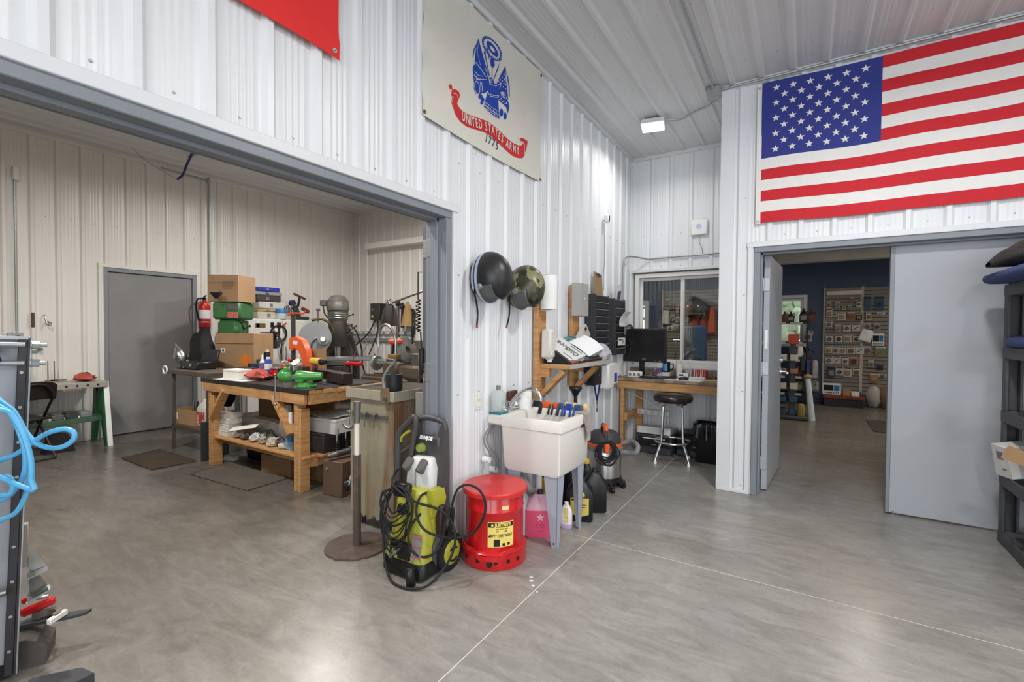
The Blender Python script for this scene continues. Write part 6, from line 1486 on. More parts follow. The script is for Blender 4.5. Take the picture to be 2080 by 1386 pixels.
o = single('window_letter', 'white letter D stuck on the shop window pane', 'letter', lettering(G(), 'D', .46, basis((0, 0, 0), (1, 0, 0), (0, 0, 1), (0, -1, 0)), .003, .012), white_pl, tuple(NP(235, 540, YR+.04)))
o2 = single('window_letter', 'white bar letter left of the D on the shop window', 'letter', lettering(G(), 'I', .46, basis((0, 0, 0), (1, 0, 0), (0, 0, 1), (0, -1, 0)), .003, .012), white_pl, tuple(NP(165, 540, YR+.04)))
# outside the shop windows
struct('ground', G().span((-14, YR+.4, -.3), (12, 30, -.02)), M('gravel', (176, 172, 164), .9, 0, .2, 3))
leaf_m = M('tree_green', (176, 186, 150), .9, 0, .3, 6); bark = M('bark', (84, 70, 58), .9)
for i, (x, y, h) in enumerate(((-11.2, 24, 6), (-8.2, 21, 5), (-5, 24.5, 6.5), (-2.9, 23, 5), (-.55, 27, 3.4), (3.2, 24, 6))):
    t = thing('tree', ('leftmost', 'second', 'third', 'fourth', 'fifth', 'rightmost')[i]+' green tree outside the shop windows', 'tree', (x, y, -.03), 0, 'trees outside the shop')
    obj('trunk', G().cyl((0, 0, 0), (0, 0, h*.5), .16, .09, 10), bark, t)
    q = random.Random(i); g = G()
    for k in range(14):
        r = q.uniform(.45, .75); g.ell((q.uniform(-.75, .75), q.uniform(-.75, .75), h*q.uniform(.38, .95)), (r, r, r*.8), 10, 7)
    g.v = [(a+q.uniform(-.08, .08), b+q.uniform(-.08, .08), c+q.uniform(-.08, .08)) for a, b, c in g.v]; obj('crown', g, leaf_m, t)
# ---------------------------------------------------------------- machine room: workbench
BX0, BX1, BY0, BY1, BZ = -5.40, -3.56, 2.42, 3.27, .91
t = thing('workbench', 'heavy pine workbench with a black steel top in the machine room', 'workbench', ((BX0+BX1)/2, BY0, 0))
bxm = (BX0+BX1)/2; Lb = lambda x, y, z: (x-bxm, y-BY0, z)
obj('top_sheet', G().span(Lb(BX0, BY0, BZ-.045), Lb(BX1-.01, BY0+.02, BZ-.0015), .003).span(Lb(BX0, BY0, BZ-.008), Lb(BX1-.005, BY1, BZ-.001), .002), M('black_steel_top', (58, 56, 55), .35, .5, .25, 5, .06, 30), t)
for i in range(6):
    w = (BY1-BY0-.02)/6; obj('plank', G().span(Lb(BX0+.01, BY0+.02+i*w+.002, BZ-.046), Lb(BX1+.012*(i % 3)-.012, BY0+.02+(i+1)*w-.002, BZ-.009), .003), woodh, t)
for x in (BX0+.12, BX1-.23):
    for y in (BY0+.02, BY1-.11): obj('leg', G().span(Lb(x, y, 0), Lb(x+.05, y+.09, BZ-.046), .003).span(Lb(x+.052, y+.0, 0 if x > -4.5 else .0), Lb(x+.10, y+.09, BZ-.18), .003), wood, t)
for y in (BY0+.005, BY1-.04): obj('apron', G().span(Lb(BX0+.04, y, BZ-.135), Lb(BX1-.06, y+.035, BZ-.047), .003), woodh, t)
for x in (BX0+.06, BX1-.055): obj('apron', G().span(Lb(x, BY0+.04, BZ-.135), Lb(x+.036, BY1-.04, BZ-.047), .003), woodh, t)
for x, s in ((BX0+.2, 1), (BX1-.26, -1)): obj('brace', G().beam(Lb(x, BY0+.028, .50), Lb(x+s*.26, BY0+.028, BZ-.10), .036, .085, (0, 1, 0), .003), wood, t)
obj('brace', G().beam(Lb(BX1-.045, BY0+.60, BZ-.10), Lb(BX1-.045, BY0+.80, .48), .036, .085, (1, 0, 0), .003), wood, t)
for y in (BY0+.16, BY1-.06): obj('shelf_rail', G().span(Lb(BX0+.1, y, .20), Lb(BX1-.12, y+.035, .29), .003), woodh, t)
for x in (BX0+.13, BX1-.17): obj('shelf_rail', G().span(Lb(x, BY0+.05, .20), Lb(x+.035, BY1-.05, .29), .003), woodh, t)
SHZ = .31
for i in range(6):
    w = (BY1-BY0-.06)/6; obj('shelf_plank', G().span(Lb(BX0+.1, BY0+.03+i*w+.002, SHZ-.02), Lb(BX1-.10+.02*((i*5) % 3), BY0+.03+(i+1)*w-.002, SHZ-.0012), .002), woodh, t)

# bench vise
bt = lambda px, py: at(px, py, z=BZ)
vp = at(640, 790, y=BY0+.16); vp = Vector((-3.77, BY0+.125, BZ))
vg = M('vise_green', (70, 150, 70), .28, 0, .08, 10, coat=.4)
t = thing('bench_vise', 'bright green bench vise on the corner of the workbench', 'vise', vp, radians(38)); t.scale = (.74, .74, .74)
obj('base', G().lathe([(.12, 0), (.125, .012), (.115, .022), (.085, .03), (.08, .055), (.09, .065)], n=30), vg, t)
for k in range(4): a = k*pi/2+.6; obj('lug', G().cyl((.115*cos(a), .115*sin(a), 0), (.115*cos(a), .115*sin(a), .028), .024, n=12), vg, t)
obj('body', G().rings([[Vector((x, y*w, z*w+.13)) for y, z in [(.07*cos(2*pi*i/18), .062*sin(2*pi*i/18)) for i in range(18)]] for x, w in ((-.10, 1.1), (-.06, 1.12), (0, 1.0), (.05, .85), (.12, .74), (.19, .70), (.195, .5))]).box((-.06, 0, .09), (.10, .13, .06), .01), vg, t)
obj('front_jaw', G().rings([[Vector((x, y*w, z*w+.135)) for y, z in [(.075*cos(2*pi*i/18), .07*sin(2*pi*i/18)) for i in range(18)]] for x, w in ((-.30, .75), (-.28, 1.05), (-.22, 1.2), (-.17, 1.1), (-.15, .9))]).box((-.21, 0, .20), (.06, .14, .09), .012), vg, t)
for x in (-.165, -.115): obj('jaw_plate', G().box((x, 0, .225), (.018, .15, .045), .003), galv, t)
obj('slide', G().box((-.13, 0, .12), (.14, .06, .06), .006), steel, t)
obj('screw_head', G().cyl((-.30, 0, .13), (-.355, 0, .13), .026, n=14), dull_steel, t)
obj('handle', G().cyl((-.34, -.03, .14), (-.34, -.03, -.20), .010, n=10).ell((-.34, -.03, -.205), (.018, .018, .018), 12, 8).ell((-.34, -.03, .15), (.018, .018, .018), 12, 8), steel, t)
single('rag', 'pale rag draped over the green vise', 'rag', G().sheet(lambda u, v: (-.20+.15*u+.01*sin(v*9), -.04+.09*v, .19+.025*sin(u*6+v*4)+.02*u), 12, 8, .004), M('pale_rag', (214, 210, 202), .95, 0, .08, 20), (vp.x, vp.y, vp.z+.015), radians(38))

# orange arbor press
q = at(603, 760, y=BY0+.52); q = Vector((q.x, BY0+.52, BZ))
t = thing('arbor_press', 'orange arbor press on the workbench', 'press', q, radians(0))
S_ = 1.0
obj('frame', G().prism([(-.09, .30), (-.085, .42), (.02, .44), (.13, .40), (.20, .30), (.235, .16), (.24, 0), (.14, 0), (.145, .12), (.12, .22), (.07, .29), (.0, .32), (-.03, .32), (-.03, .29)], .06, basis((0, .03, 0), (1, 0, 0), (0, 0, 1), (0, -1, 0))), orange, t)
obj('base', G().box((.08, 0, .012), (.36, .11, .024), .006), orange, t)
obj('ram', G().box((-.06, 0, .42), (.035, .035, .50), .003), char, t)
obj('lever', G().tube([(-.07, -.03, .675), (.02, -.03, .68), (.16, -.03, .675), (.2, -.03, .70)], .008, 8, 3).cyl((-.09, -.03, .672), (-.06, -.03, .672), .014), orange, t)
obj('chuck', G().box((-.06, 0, .16), (.05, .04, .07), .008), black, t)
for s in (-1, 1): obj('knob', G().ell((-.06+s*.065, 0, .185), (.028, .026, .024), 14, 8), red, t)
obj('pad', G().cyl((-.06, 0, .02), (-.06, 0, .1), .008, n=10), steel, t)
obj('hole_rim', G().cyl((.0, -.031, .375), (.0, -.033, .375), .02, n=16).box((.035, -.032, .372), (.05, .003, .036), .012), paper, t)

# cordless drill, knives, small things on the bench
q = bt(645, 778)
t = thing('power_drill', 'yellow and black cordless drill on the workbench', 'drill', (q.x-.05, BY0+.42, BZ), radians(-8))
obj('body', G().cyl((-.10, 0, .20), (.06, 0, .20), .036, n=18).ell((-.10, 0, .20), (.03, .036, .036), 14, 8), M('drill_yellow', (216, 176, 70), .45), t)
obj('chuck', G().cyl((.06, 0, .20), (.15, 0, .20), .03, .02, 16), black, t); obj('handle', G().beam((-.05, 0, .18), (-.075, 0, .05), .045, .04, (1, 0, 0), .01), char, t)
obj('battery', G().box((-.08, 0, .028), (.11, .075, .056), .008), black, t); obj('trigger', G().box((-.02, 0, .15), (.02, .018, .03), .004), red, t)
q = bt(462, 772)
t = thing('small_box', 'small white box on a paper sheet at the left of the workbench', 'box', (q.x, q.y+.10, BZ+.002), .12)
obj('body', G().box((0, 0, .05), (.24, .15, .10), .003), paper, t); obj('lid_seam', G().box((0, 0, .078), (.242, .152, .002)), grey_pl, t)
single('paper_sheet', 'white paper sheet under the small white box', 'paper', G().box((0, 0, .001), (.50, .24, .002)), paper, (q.x+.03, q.y+.09, BZ), .1)
def crumple(name, label, cat, p, r, mat, h=.4, sd=1):
    qq = random.Random(sd); g = G().ell((0, 0, r*h), (r, r*.75, r*h), 14, 7); g.v = [(a*qq.uniform(.62, 1.25), b*qq.uniform(.62, 1.25), max(0, c*qq.uniform(.55, 1.25))) for a, b, c in g.v]
    return single(name, label, cat, g, mat, tuple(p))
ragm = M('red_rag', (176, 84, 74), .95, 0, .2, 20, .3, 80)
q = bt(515, 772); crumple('rag', 'crumpled red rag on the front of the workbench', 'rag', (q.x, q.y+.06, BZ), .16, ragm, .3, 2)
def tin(name, label, px, py, r, h, mat, capm=None, yy=None, conical=False):
    q = bt(px, py); t = thing(name, label, 'bottle' if capm else 'can', (q.x, q.y, BZ))
    if conical: obj('body', G().lathe([(r, 0), (r, h*.6), (r*.35, h*.78), (r*.3, h*.8)], n=20), mat, t); obj('nozzle', G().lathe([(r*.32, h*.8), (r*.3, h*.9), (r*.12, h), (.001, h)], n=14), capm, t)
    else:
        obj('body', G().lathe([(r, 0), (r, h*.86), (r*.9, h*.9), (.002, h*.9)], n=22), mat, t)
        if capm: obj('cap', G().lathe([(r*.55, h*.88), (r*.55, h), (.002, h)], n=16), capm, t)
    return t
purple = M('purple_label', (126, 92, 150), .5)
t = tin('squeeze_bottle', 'white squeeze bottle with a purple label on the workbench', 533, 765, .032, .24, white_pl, white_pl, conical=True)
obj('label', G().lathe([(.0328, .07), (.0328, .15)], n=20), purple, t)
t = tin('spray_can', 'blue and white spray can on the workbench', 545, 768, .034, .22, M('can_blue', (58, 90, 170), .4), white_pl); obj('label', G().lathe([(.0348, .09), (.0348, .15)], n=20), white_pl, t)
tin('spray_can', 'black spray can with a cream cap on the workbench', 543, 757, .034, .27, black, cream)
t = tin('paint_tin', 'black and red round tin on the workbench', 562, 768, .062, .115, dark); obj('label', G().sheet(lambda u, v: (.0632*cos(-1.9+1.6*u), .0632*sin(-1.9+1.6*u), .02+.07*v), 10, 1, .001), red, t); obj('rim', G().lathe([(.06, .102), (.066, .104), (.066, .112), (.06, .113)], n=22), galv, t)
tin('paint_tin', 'small orange tin behind the arbor press', 578, 752, .04, .08, orange)
q = bt(592, 774); single('steel_block', 'dark steel block on the workbench beside the vise', 'block', G().box((0, 0, .07), (.17, .10, .14), .004), M('dark_block', (74, 66, 60), .5, .4, .15, 8), (q.x, q.y+.1, BZ))
for i, (px, py, w, h, c, lb) in enumerate(((516, 755, .10, .10, M('navy_tin', (36, 56, 78), .5), 'small navy box at the back of the workbench'), (527, 752, .12, .14, M('olive_black', (56, 58, 44), .6), 'olive black box at the back of the workbench'), (508, 758, .08, .06, char, 'charcoal lump beside the navy box'))):
    q = bt(px, py); single('small_box', lb, 'box', G().box((0, 0, h/2), (w, .1, h), .004), c, (q.x, q.y, BZ))
q0, q1 = Vector((-4.0, 3.08, BZ)), Vector((-3.62, 2.98, BZ))
single('steel_bar', 'long dark square steel bar lying across the workbench', 'bar', G().beam((-4.35, 3.05, BZ+.055), (-3.60, 2.86, BZ+.055), .10, .10, b=.004), M('dark_bar', (62, 54, 50), .45, .5, .15, 6))
for i, (px, py, r, c, lb) in enumerate(((668, 775, .04, dark, 'black gear wheel on the workbench beside the steel bar'), (690, 775, .045, char, 'charcoal ring on the workbench near the cabinet'), (655, 770, .035, galv, 'grey ring behind the vise'), (705, 772, .03, dull_steel, 'dull steel nut at the right of the workbench'))):
    q = bt(px, py); single('gear', lb, 'part', G().lathe([(r*.4, 0), (r, 0), (r, .018), (r*.8, .026), (r*.4, .026), (r*.4, 0)], n=18), c, (max(min(q.x, BX1-.05), BX0+.1), min(q.y, BY1-.3)-.03*i, BZ))
t = thing('desk_lamp', 'black swing arm lamp on the workbench', 'lamp', tuple(bt(571, 748)))
obj('base', G().lathe([(.07, 0), (.07, .012), (.02, .02), (.002, .02)], n=20), black, t)
obj('arm', G().cyl((0, 0, .02), (.02, 0, .33), .007, n=8).cyl((.018, .012, .02), (.038, .012, .33), .004, n=8), dark, t); obj('arm', G().cyl((.02, 0, .33), (-.14, 0, .47), .007, n=8).cyl((.03, .012, .34), (-.13, .012, .48), .004, n=8), dark, t)
mlamp = Matrix.Translation((-.15, 0, .45)) @ rotm(0, radians(24)) @ Matrix.Rotation(pi, 4, 'X')
obj('shade', G().lathe([(.035, -.03), (.038, .0), (.04, .07), (.075, .11), (.095, .17), (.091, .17), (.07, .115), (.034, .075), (.03, 0)], m=mlamp), M('lamp_black', (40, 39, 38), .25, .2, .1, 8), t)
t = thing('magnifier_lamp', 'round black ring magnifier hanging on the white cabinet', 'magnifier', tuple(at(566, 678, x=-7.12)))
obj('ring', G().lathe([(.12, -.012), (.14, -.012), (.14, .012), (.12, .012)], n=32, m=rotm(0, pi/2)), black, t)
obj('insert', G().box((0, -.04, 0), (.01, .05, .16), .01).box((0, .04, 0), (.01, .05, .16), .01), paper, t); obj('tube', G().box((.012, 0, 0), (.014, .04, .20), .006), dark, t)
obj('stem', G().tube([(0, 0, -.14), (.03, .0, -.22), (.01, .03, -.32)], .006, 6, 4), dark, t); obj('clip', G().beam((.0, .04, .11), (.0, .13, .17), .012, .02), red, t)
q = bt(700, 770)
t = thing('deburr_tool', 'long tool with a red handle behind the steel bar', 'tool', (-4.05, 3.22, BZ+.16), .2)
obj('handle', G().cyl((0, 0, 0), (.18, 0, 0), .022, n=12).ell((0, 0, 0), (.03, .024, .024), 12, 8), red, t); obj('blade', G().beam((-.02, 0, .0), (-.12, 0, -.16), .006, .02), steel, t); obj('rod', G().cyl((.06, 0, .02), (.10, 0, .13), .005, n=6), steel, t)
obj('stand', G().cyl((.05, 0, -.16), (.05, 0, 0), .012, n=8), dull_steel, t)
single('carton', 'tall open brown box standing behind the orange press', 'box', G().box((0, 0, .0), (.16, .16, .004)).box((-.08, 0, .15), (.004, .16, .30)).box((.08, 0, .15), (.004, .16, .30)).box((0, .08, .15), (.16, .004, .30)).box((0, -.08, .15), (.16, .004, .30)), card, (-4.50, 3.15, BZ), .3)
single('carton', 'small white box beside the tall open brown box', 'box', G().box((0, 0, .115), (.10, .07, .23), .003), paper, (-4.72, 3.16, BZ), .2)

# under the bench, on its shelf
sq = lambda px, py: at(px, py, z=SHZ)
cwhite = M('small_white_box', (212, 208, 200), .7, 0, .08, 20)
def bbox(name, label, cat, p, d, mat, rz=0, lidm=None, grp=None):
    t = thing(name, label, cat, tuple(p), rz, grp)
    obj('body', G().box((0, 0, d[2]/2), d, .003), mat, t)
    obj('seam', G().box((0, 0, d[2]*.82), (d[0]+.002, d[1]+.002, .002)), grey_pl, t); return t
xs_ = [-5.02+.135*i for i in range(7)]
for i, x in enumerate(xs_): bbox('bearing_box', 'small white box, %s in the row across the bench shelf' % ('first', 'second', 'third', 'fourth', 'fifth', 'sixth', 'last')[i], 'box', (x-.01, 2.82-.006*i, SHZ+.072), (.125, .12, .085), cwhite, .0, grp='row of small white boxes on the bench shelf')
single('flat_carton', 'long flat white carton under the row of small white boxes', 'box', G().box((0, 0, .035), (.98, .11, .07), .003), cwhite, (-4.63, 2.80, SHZ), -.04)
for k in range(4): bbox('small_carton', ('lowest', 'second', 'third', 'topmost')[k]+' white carton in the stack at the left of the bench shelf', 'box', (-5.10, 2.56+.008*k, SHZ+.062*k), (.17-.01*(k % 2), .14, .06), cwhite, .1*(k % 2), grp='white cartons stacked at the left of the bench shelf')
bbox('small_carton', 'tan carton beside the white stack on the bench shelf', 'box', (-4.92, 2.62, SHZ), (.16, .14, .10), card, .1)
bbox('carton', 'wide white box with papers on top on the bench shelf', 'box', (-3.80, 2.86, SHZ+.17), (.46, .40, .13), M('wide_white_box', (206, 204, 200), .6, 0, .06, 12), .1)
bbox('steel_case', 'dark grey steel case under the wide white box', 'case', (-3.86, 2.84, SHZ), (.42, .46, .168), M('dark_case', (64, 58, 58), .45, .3, .12, 8), .08)
single('paper_pile', 'loose papers on the wide white box', 'paper', G().sheet(lambda u, v: (-.22+.44*u, -.18+.36*v, .008+.012*sin(u*7+v*5)), 10, 8, .006), M('grey_paper', (176, 174, 170), .7, 0, .25, 14), (-3.80, 2.86, SHZ+.306), .15)
bbox('carton', 'white box standing at the back of the bench shelf', 'box', (-3.93, 3.16, SHZ), (.40, .06, .34), cwhite, .05); bbox('carton', 'white box lying above the standing one under the bench', 'box', (-4.45, 3.06, SHZ+.0), (.30, .22, .20), cwhite, -.1)
bbox('carton', 'white tray box with black parts on the bench shelf', 'box', (-4.62, 3.08, SHZ+.095), (.36, .2, .07), cwhite, .1) if False else bbox('carton', 'low white tray box left of the row on the bench shelf', 'box', (-4.78, 3.09, SHZ), (.28, .2, .20), cwhite, .1)
crumple('black_part', 'black lump in the low white tray box', 'part', (-4.78, 3.09, SHZ+.201), .12, char, .4, 8)
bbox('carton', 'large brown box at the back left of the bench shelf', 'box', (-5.02, 3.05, SHZ), (.34, .26, .42), card2, .05); bbox('carton', 'second large brown box at the back of the bench shelf', 'box', (-4.45, 3.19, SHZ+.205), (.5, .08, .16), card2, 0)
qr = random.Random(11)
scr = [M('scrap_%d' % i, c, .6, 0, .2, 25) for i, c in enumerate(((214, 208, 198), (190, 178, 160), (150, 138, 124), (206, 206, 204), (90, 84, 78)))]
wx = ('leftmost', 'second', 'third', 'fourth', 'fifth', 'sixth', 'seventh', 'eighth', 'ninth', 'tenth', 'eleventh', 'twelfth', 'thirteenth', 'fourteenth', 'fifteenth', 'sixteenth', 'rightmost')
for i in range(17):
    x = -4.93+.055*i; y = 2.53+.10*((i*7) % 3)/2+.03*qr.random(); c = scr[(i*3) % 5]
    nm = ('paper_wad', 'small_bag', 'packet')[i % 3]
    if i % 3 == 2: single('packet', '%s of the scraps along the bench shelf, a small pale packet' % wx[i], 'packet', G().box((0, 0, .02), (.10, .07, .035), .006, rotm(.2, .15, 0)), c, (x, y, SHZ+.008), qr.uniform(-1, 1), 'scraps strewn on the bench shelf')
    else:
        o = crumple(nm, '%s of the scraps along the bench shelf, a crumpled %s' % (wx[i], ('paper wad', 'small bag')[i % 3]), ('paper', 'bag')[i % 3], (x, y, SHZ), qr.uniform(.045, .075), c, .5, i); o['group'] = 'scraps strewn on the bench shelf'; o.rotation_euler = (0, 0, qr.uniform(0, 3))
single('cloth_wad', 'grey patterned cloth on the bench shelf in front of the box row', 'cloth', G().sheet(lambda u, v: (-.2+.4*u, -.07+.14*v, .03+.05*sin(u*4+1)*sin(v*3.1)+.012*sin(u*14+v*9)), 16, 8, .006), M('patterned_cloth', (150, 150, 148), .9, 0, .5, 22, alt=(96, 96, 96), mix=(.48, .54)), (-4.55, 2.75, SHZ), -.1)
single('paper_sheet', 'pale sheet hanging over the front of the bench shelf', 'paper', G().sheet(lambda u, v: (-.12+.3*u, -.10+.2*v+.03*u, .05+.05*u+.03*sin(v*4)), 8, 6, .003), paper, (-4.82, 2.58, SHZ+.03), .3)
q = (-4.02, 2.55, SHZ); single('blue_packet', 'light blue packet at the front of the bench shelf', 'packet', G().box((0, 0, .06), (.09, .03, .12), .006), M('light_blue_pack', (130, 176, 206), .5, 0, .2, 30), q, .1)
single('cloth_bag', 'grey cloth bag hanging under the bench near the right leg', 'bag', G().rings([sec(w, d, z, 0, .02) for w, d, z in ((.06, .04, .30), (.10, .06, .24), (.15, .09, .10), (.15, .09, .03), (.10, .06, .0))]), M('grey_bag', (140, 130, 116), .9, 0, .12, 14), (-3.98, 2.50, .44)) 
t = thing('hand_pump', 'blue and white grease gun hanging under the bench', 'tool', (-3.88, 2.47, .42)); obj('barrel', G().cyl((0, 0, 0), (0, 0, .14), .028, n=14), M('teal_blue', (40, 92, 120), .45), t); obj('neck', G().cyl((0, 0, .14), (0, 0, .26), .018, n=12), white_pl, t); obj('rod', G().cyl((0, 0, .26), (0, 0, .33), .006, n=8), steel, t)
for i, (x, y, h) in enumerate(((-3.57, 2.72, .16), (-3.60, 2.84, .20), (-3.58, 2.93, .14))):
    t = thing('tool_holder', 'black threaded tool holder, %s at the end of the bench shelf' % ('nearest', 'middle', 'farthest')[i], 'tool', (x-.0, y, SHZ), 0, 'tool holders on the bench shelf')
    g = G().lathe([(.02, 0)]+[(.018+.008*(k % 2), .01+k*.01) for k in range(9)]+[(.018, .1), (.018, .105)], n=14); obj('thread', g, black, t); obj('shank', G().cyl((0, 0, .1), (0, 0, h), .012, n=10), steel, t); obj('collet', G().cyl((0, 0, h), (0, 0, h+.06), .018, n=12), galv, t)
single('machine_head', 'black machine head at the back of the bench shelf end', 'machine', G().box((0, 0, .18), (.16, .14, .36), .02).cyl((0, -.02, .36), (0, -.02, .47), .03).beam((.02, -.03, .36), (.06, -.03, .48), .03, .03), M('black_iron', (34, 34, 36), .4, .2, .1, 10), (-3.63, 3.07, SHZ), .1)

# on the floor under the bench
bbox('carton', 'large brown carton on the floor under the bench middle', 'box', (-4.38, 2.78, 0), (.40, .34, .185), card2, .15)
bbox('carton', 'brown carton on the floor beside the right bench leg', 'box', (-3.96, 2.86, 0), (.26, .30, .17), card2, .1)
bbox('carton', 'brown carton on the floor far left under the bench', 'box', (-4.80, 3.0, 0), (.34, .24, .18), card2, 0)
single('black_board', 'black panel leaning against the left bench leg', 'panel', G().span((-.02, 0, 0), (.02, .26, .42), .003).span((.021, .0, .0), (.026, .012, .42)), M('black_panel', (44, 44, 46), .5), (-5.47, 2.45, 0), -.3)
single('black_bin', 'low black bin on the floor under the left of the bench', 'bin', G().box((0, 0, .09), (.34, .26, .18), .006, taper=(1.08, 1.08)), black, (-5.02, 2.92, 0))
for i, (px, py) in enumerate(((460, 937), (500, 928))):
    p = at(px, py, z=0); bbox('small_carton', ('pale green edged carton on the floor by the left bench leg', 'small white carton on the floor under the bench shelf')[i], 'box', (p.x, p.y+.05, 0), (.15, .07, .05), M('green_white', (198, 208, 196), .7) if i == 0 else cwhite, .15)
# steel pieces at the end of the bench
t = thing('steel_block', 'brown steel block on the floor at the end of the workbench', 'block', (-3.42, 2.72, 0), .12); obj('block', G().box((0, 0, .15), (.22, .36, .30), .006), M('brown_steel', (104, 82, 66), .55, .3, .15, 6), t); obj('pin', G().cyl((-.06, -.178, .23), (-.06, -.186, .23), .012, n=10), galv, t)
t = thing('arbor', 'steel arbor with black chuck lying against the steel block', 'tool', (-3.22, 2.64, .10), -.2)
obj('shaft', G().cyl((.05, .05, .04), (.30, .30, .12), .022, n=14), steel, t); obj('chuck', G().cyl((-.06, -.05, .0), (.05, .05, .04), .05, .045, 16), black, t); obj('center', G().cyl((-.11, -.09, -.02), (-.06, -.05, 0), .004, .02, 10), galv, t); obj('key', G().beam((.0, -.07, .05), (.05, -.03, .09), .01, .01).beam((-.03, -.03, .08), (.04, -.08, .03), .01, .01), galv, t)
t = thing('spindle', 'long steel spindle lying on top of the brown block', 'spindle', (-3.42, 2.60, .345), .0)
obj('shaft', G().cyl((0, 0, 0), (.08, .46, .03), .028, n=14), char, t); obj('taper', G().cyl((-.015, -.08, -.005), (0, 0, 0), .018, .026, 14), steel, t); obj('collar', G().cyl((.02, .12, .01), (.035, .2, .012), .036, n=16), dull_steel, t)
t = thing('angle_iron', 'dark slotted angle block leaning beside the rusty cabinet', 'block', (-3.0, 3.02, 0)); t.rotation_euler = (0, radians(-18), .2)
obj('block', G().box((0, 0, .15), (.06, .30, .30), .004), char, t); obj('slot', G().cyl((.02, -.151, .17), (.02, -.153, .17), .028, n=14), ink, t)
# rubber mats
matm = M('brown_rubber', (74, 62, 48), .85, 0, .25, 8, .2, 60)
mat2 = M('grey_brown_rubber', (92, 84, 76), .8, 0, .2, 6, .2, 60)
def fmat(label, P, m):
    c = sum((Vector((p[0], p[1], 0)) for p in P), Vector())/len(P)
    t = thing('floor_mat', label, 'mat', (c.x, c.y, .0003)); obj('sheet', G().prism([(p[0]-c.x, p[1]-c.y) for p in P], .008), m, t)
    e = G().tube([(p[0]-c.x, p[1]-c.y, .007) for p in P], .006, 6, 0, True); obj('edge', e, m, t)
fmat('dark brown floor mat in front of the grey steel door', [(-6.28, 2.03), (-5.53, 2.03), (-5.50, 2.42), (-6.38, 2.42)], matm)
fmat('grey brown floor mat in front of the workbench', [(-5.06, 2.17), (-4.12, 2.22), (-4.15, 2.60), (-5.12, 2.56)], mat2)

# ---------------------------------------------------------------- steel table left of the bench
TX0, TX1, TY0, TY1, TZ = -6.36, -5.50, 2.53, 3.72, .945
tm = M('worn_steel_table', (104, 92, 84), .5, .4, .2, 7)
t = thing('steel_table', 'thin legged steel table left of the workbench', 'table', (TX0, TY0, 0)); Lt = lambda x, y, z: (x-TX0, y-TY0, z)
obj('top', G().span(Lt(TX0-.05, TY0-.03, TZ-.05), Lt(TX1+.05, TY1, TZ-.001), .004), tm, t)
for x in (TX0+.02, TX1-.03):
    for y in (TY0+.0, TY1-.04): obj('leg', G().span(Lt(x, y, 0), Lt(x+.03, y+.03, TZ-.05), .002), tm, t)
obj('lower_shelf', G().span(Lt(TX0+.02, TY0, .275), Lt(TX1, TY1-.02, .299), .002), tm, t)
obj('rail', G().span(Lt(TX0+.04, TY0+.002, .25), Lt(TX1-.02, TY0+.028, .276), .002), tm, t)
single('cable_ring', 'white cord ring at the corner of the steel table', 'cord', G().tube([(.05*cos(2*pi*i/12), 0, .045*sin(2*pi*i/12)) for i in range(12)], .008, 8, 3, True), white_pl, (TX0-.035, TY0-.045, TZ-.01))
def ycorn(label, p, d, mat, rz, flaps, name='carton', cat='box', sticker=None):
    t = thing(name, label, cat, tuple(p), rz)
    obj('body', G().box((0, 0, d[2]/2), d, .003), mat, t); obj('tape', G().box((0, -d[1]/2-.001, d[2]*.72), (d[0]*.98, .001, .004)).box((0, 0, d[2]+.0006), (.05, d[1], .001)), M('parcel_tape', (150, 118, 82), .4) if 'parcel_tape' not in D.materials else D.materials['parcel_tape'], t)
    if flaps: obj('flap', G().box((0, -d[1]/2-.004, d[2]*.86), (d[0]*1.02, .004, d[2]*.3), .001, rotm(radians(-5))), mat, t)
    return t
p = at(476, 744, y=3.05); t = ycorn('dented brown cardboard box with an orange sticker on the steel table', (p.x-.10, 3.24, TZ), (.54, .34, .42), card, radians(20), True)
obj('sticker', G().cyl((.16, -.172, .09), (.16, -.1735, .09), .075, n=20), M('orange_sticker', (232, 130, 50), .6, 0, .2, 30), t); obj('label', G().box((-.17, -.1725, .21), (.06, .002, .06)), paper, t); obj('label_mark', G().box((-.17, -.1742, .21), (.025, .001, .025)), ink, t)
p = at(408, 745, y=2.75); t = thing('tool_case', 'black open tool case at the front of the steel table', 'case', (p.x, 2.72, TZ), .05)
obj('tray', G().box((0, 0, .045), (.40, .22, .09), .012), black, t); obj('latch', G().box((.05, -.112, .05), (.05, .006, .03), .003).box((-.10, -.112, .02), (.03, .006, .02), .003), galv, t); obj('lid', G().box((0, .12, .13), (.40, .03, .2), .01, rotm(radians(-15))), dark, t)
single('black_cover', 'black cloth covered machine behind the tool case', 'machine', G().rings([sec(w, d, z, y, .03) for w, d, z, y in ((.34, .2, 0, 0), (.32, .2, .12, 0), (.26, .18, .25, .01), (.14, .14, .36, .02), (.10, .1, .46, .03), (.12, .1, .50, .03))]), M('black_cloth', (24, 24, 25), .85, 0, .2, 12, .3, 40), (-6.42, 2.90, TZ))
t = thing('silver_lamp', 'polished silver cone lamp heads at the left of the steel table', 'lamp', (-6.36, 2.66, TZ), .2)
obj('cone', G().lathe([(.02, 0), (.06, .05), (.075, .10), (.05, .17), (.012, .24), (.004, .28)], m=rotm(0, radians(-28)), c=(0, 0, .05)), steel, t); obj('bowl', G().lathe([(.06, 0), (.075, .03), (.06, .08), (.02, .11), (.002, .115)], c=(-.03, .06, 0)), chrome, t); obj('foot', G().box((-.01, .02, .012), (.12, .12, .024), .01), steel, t)
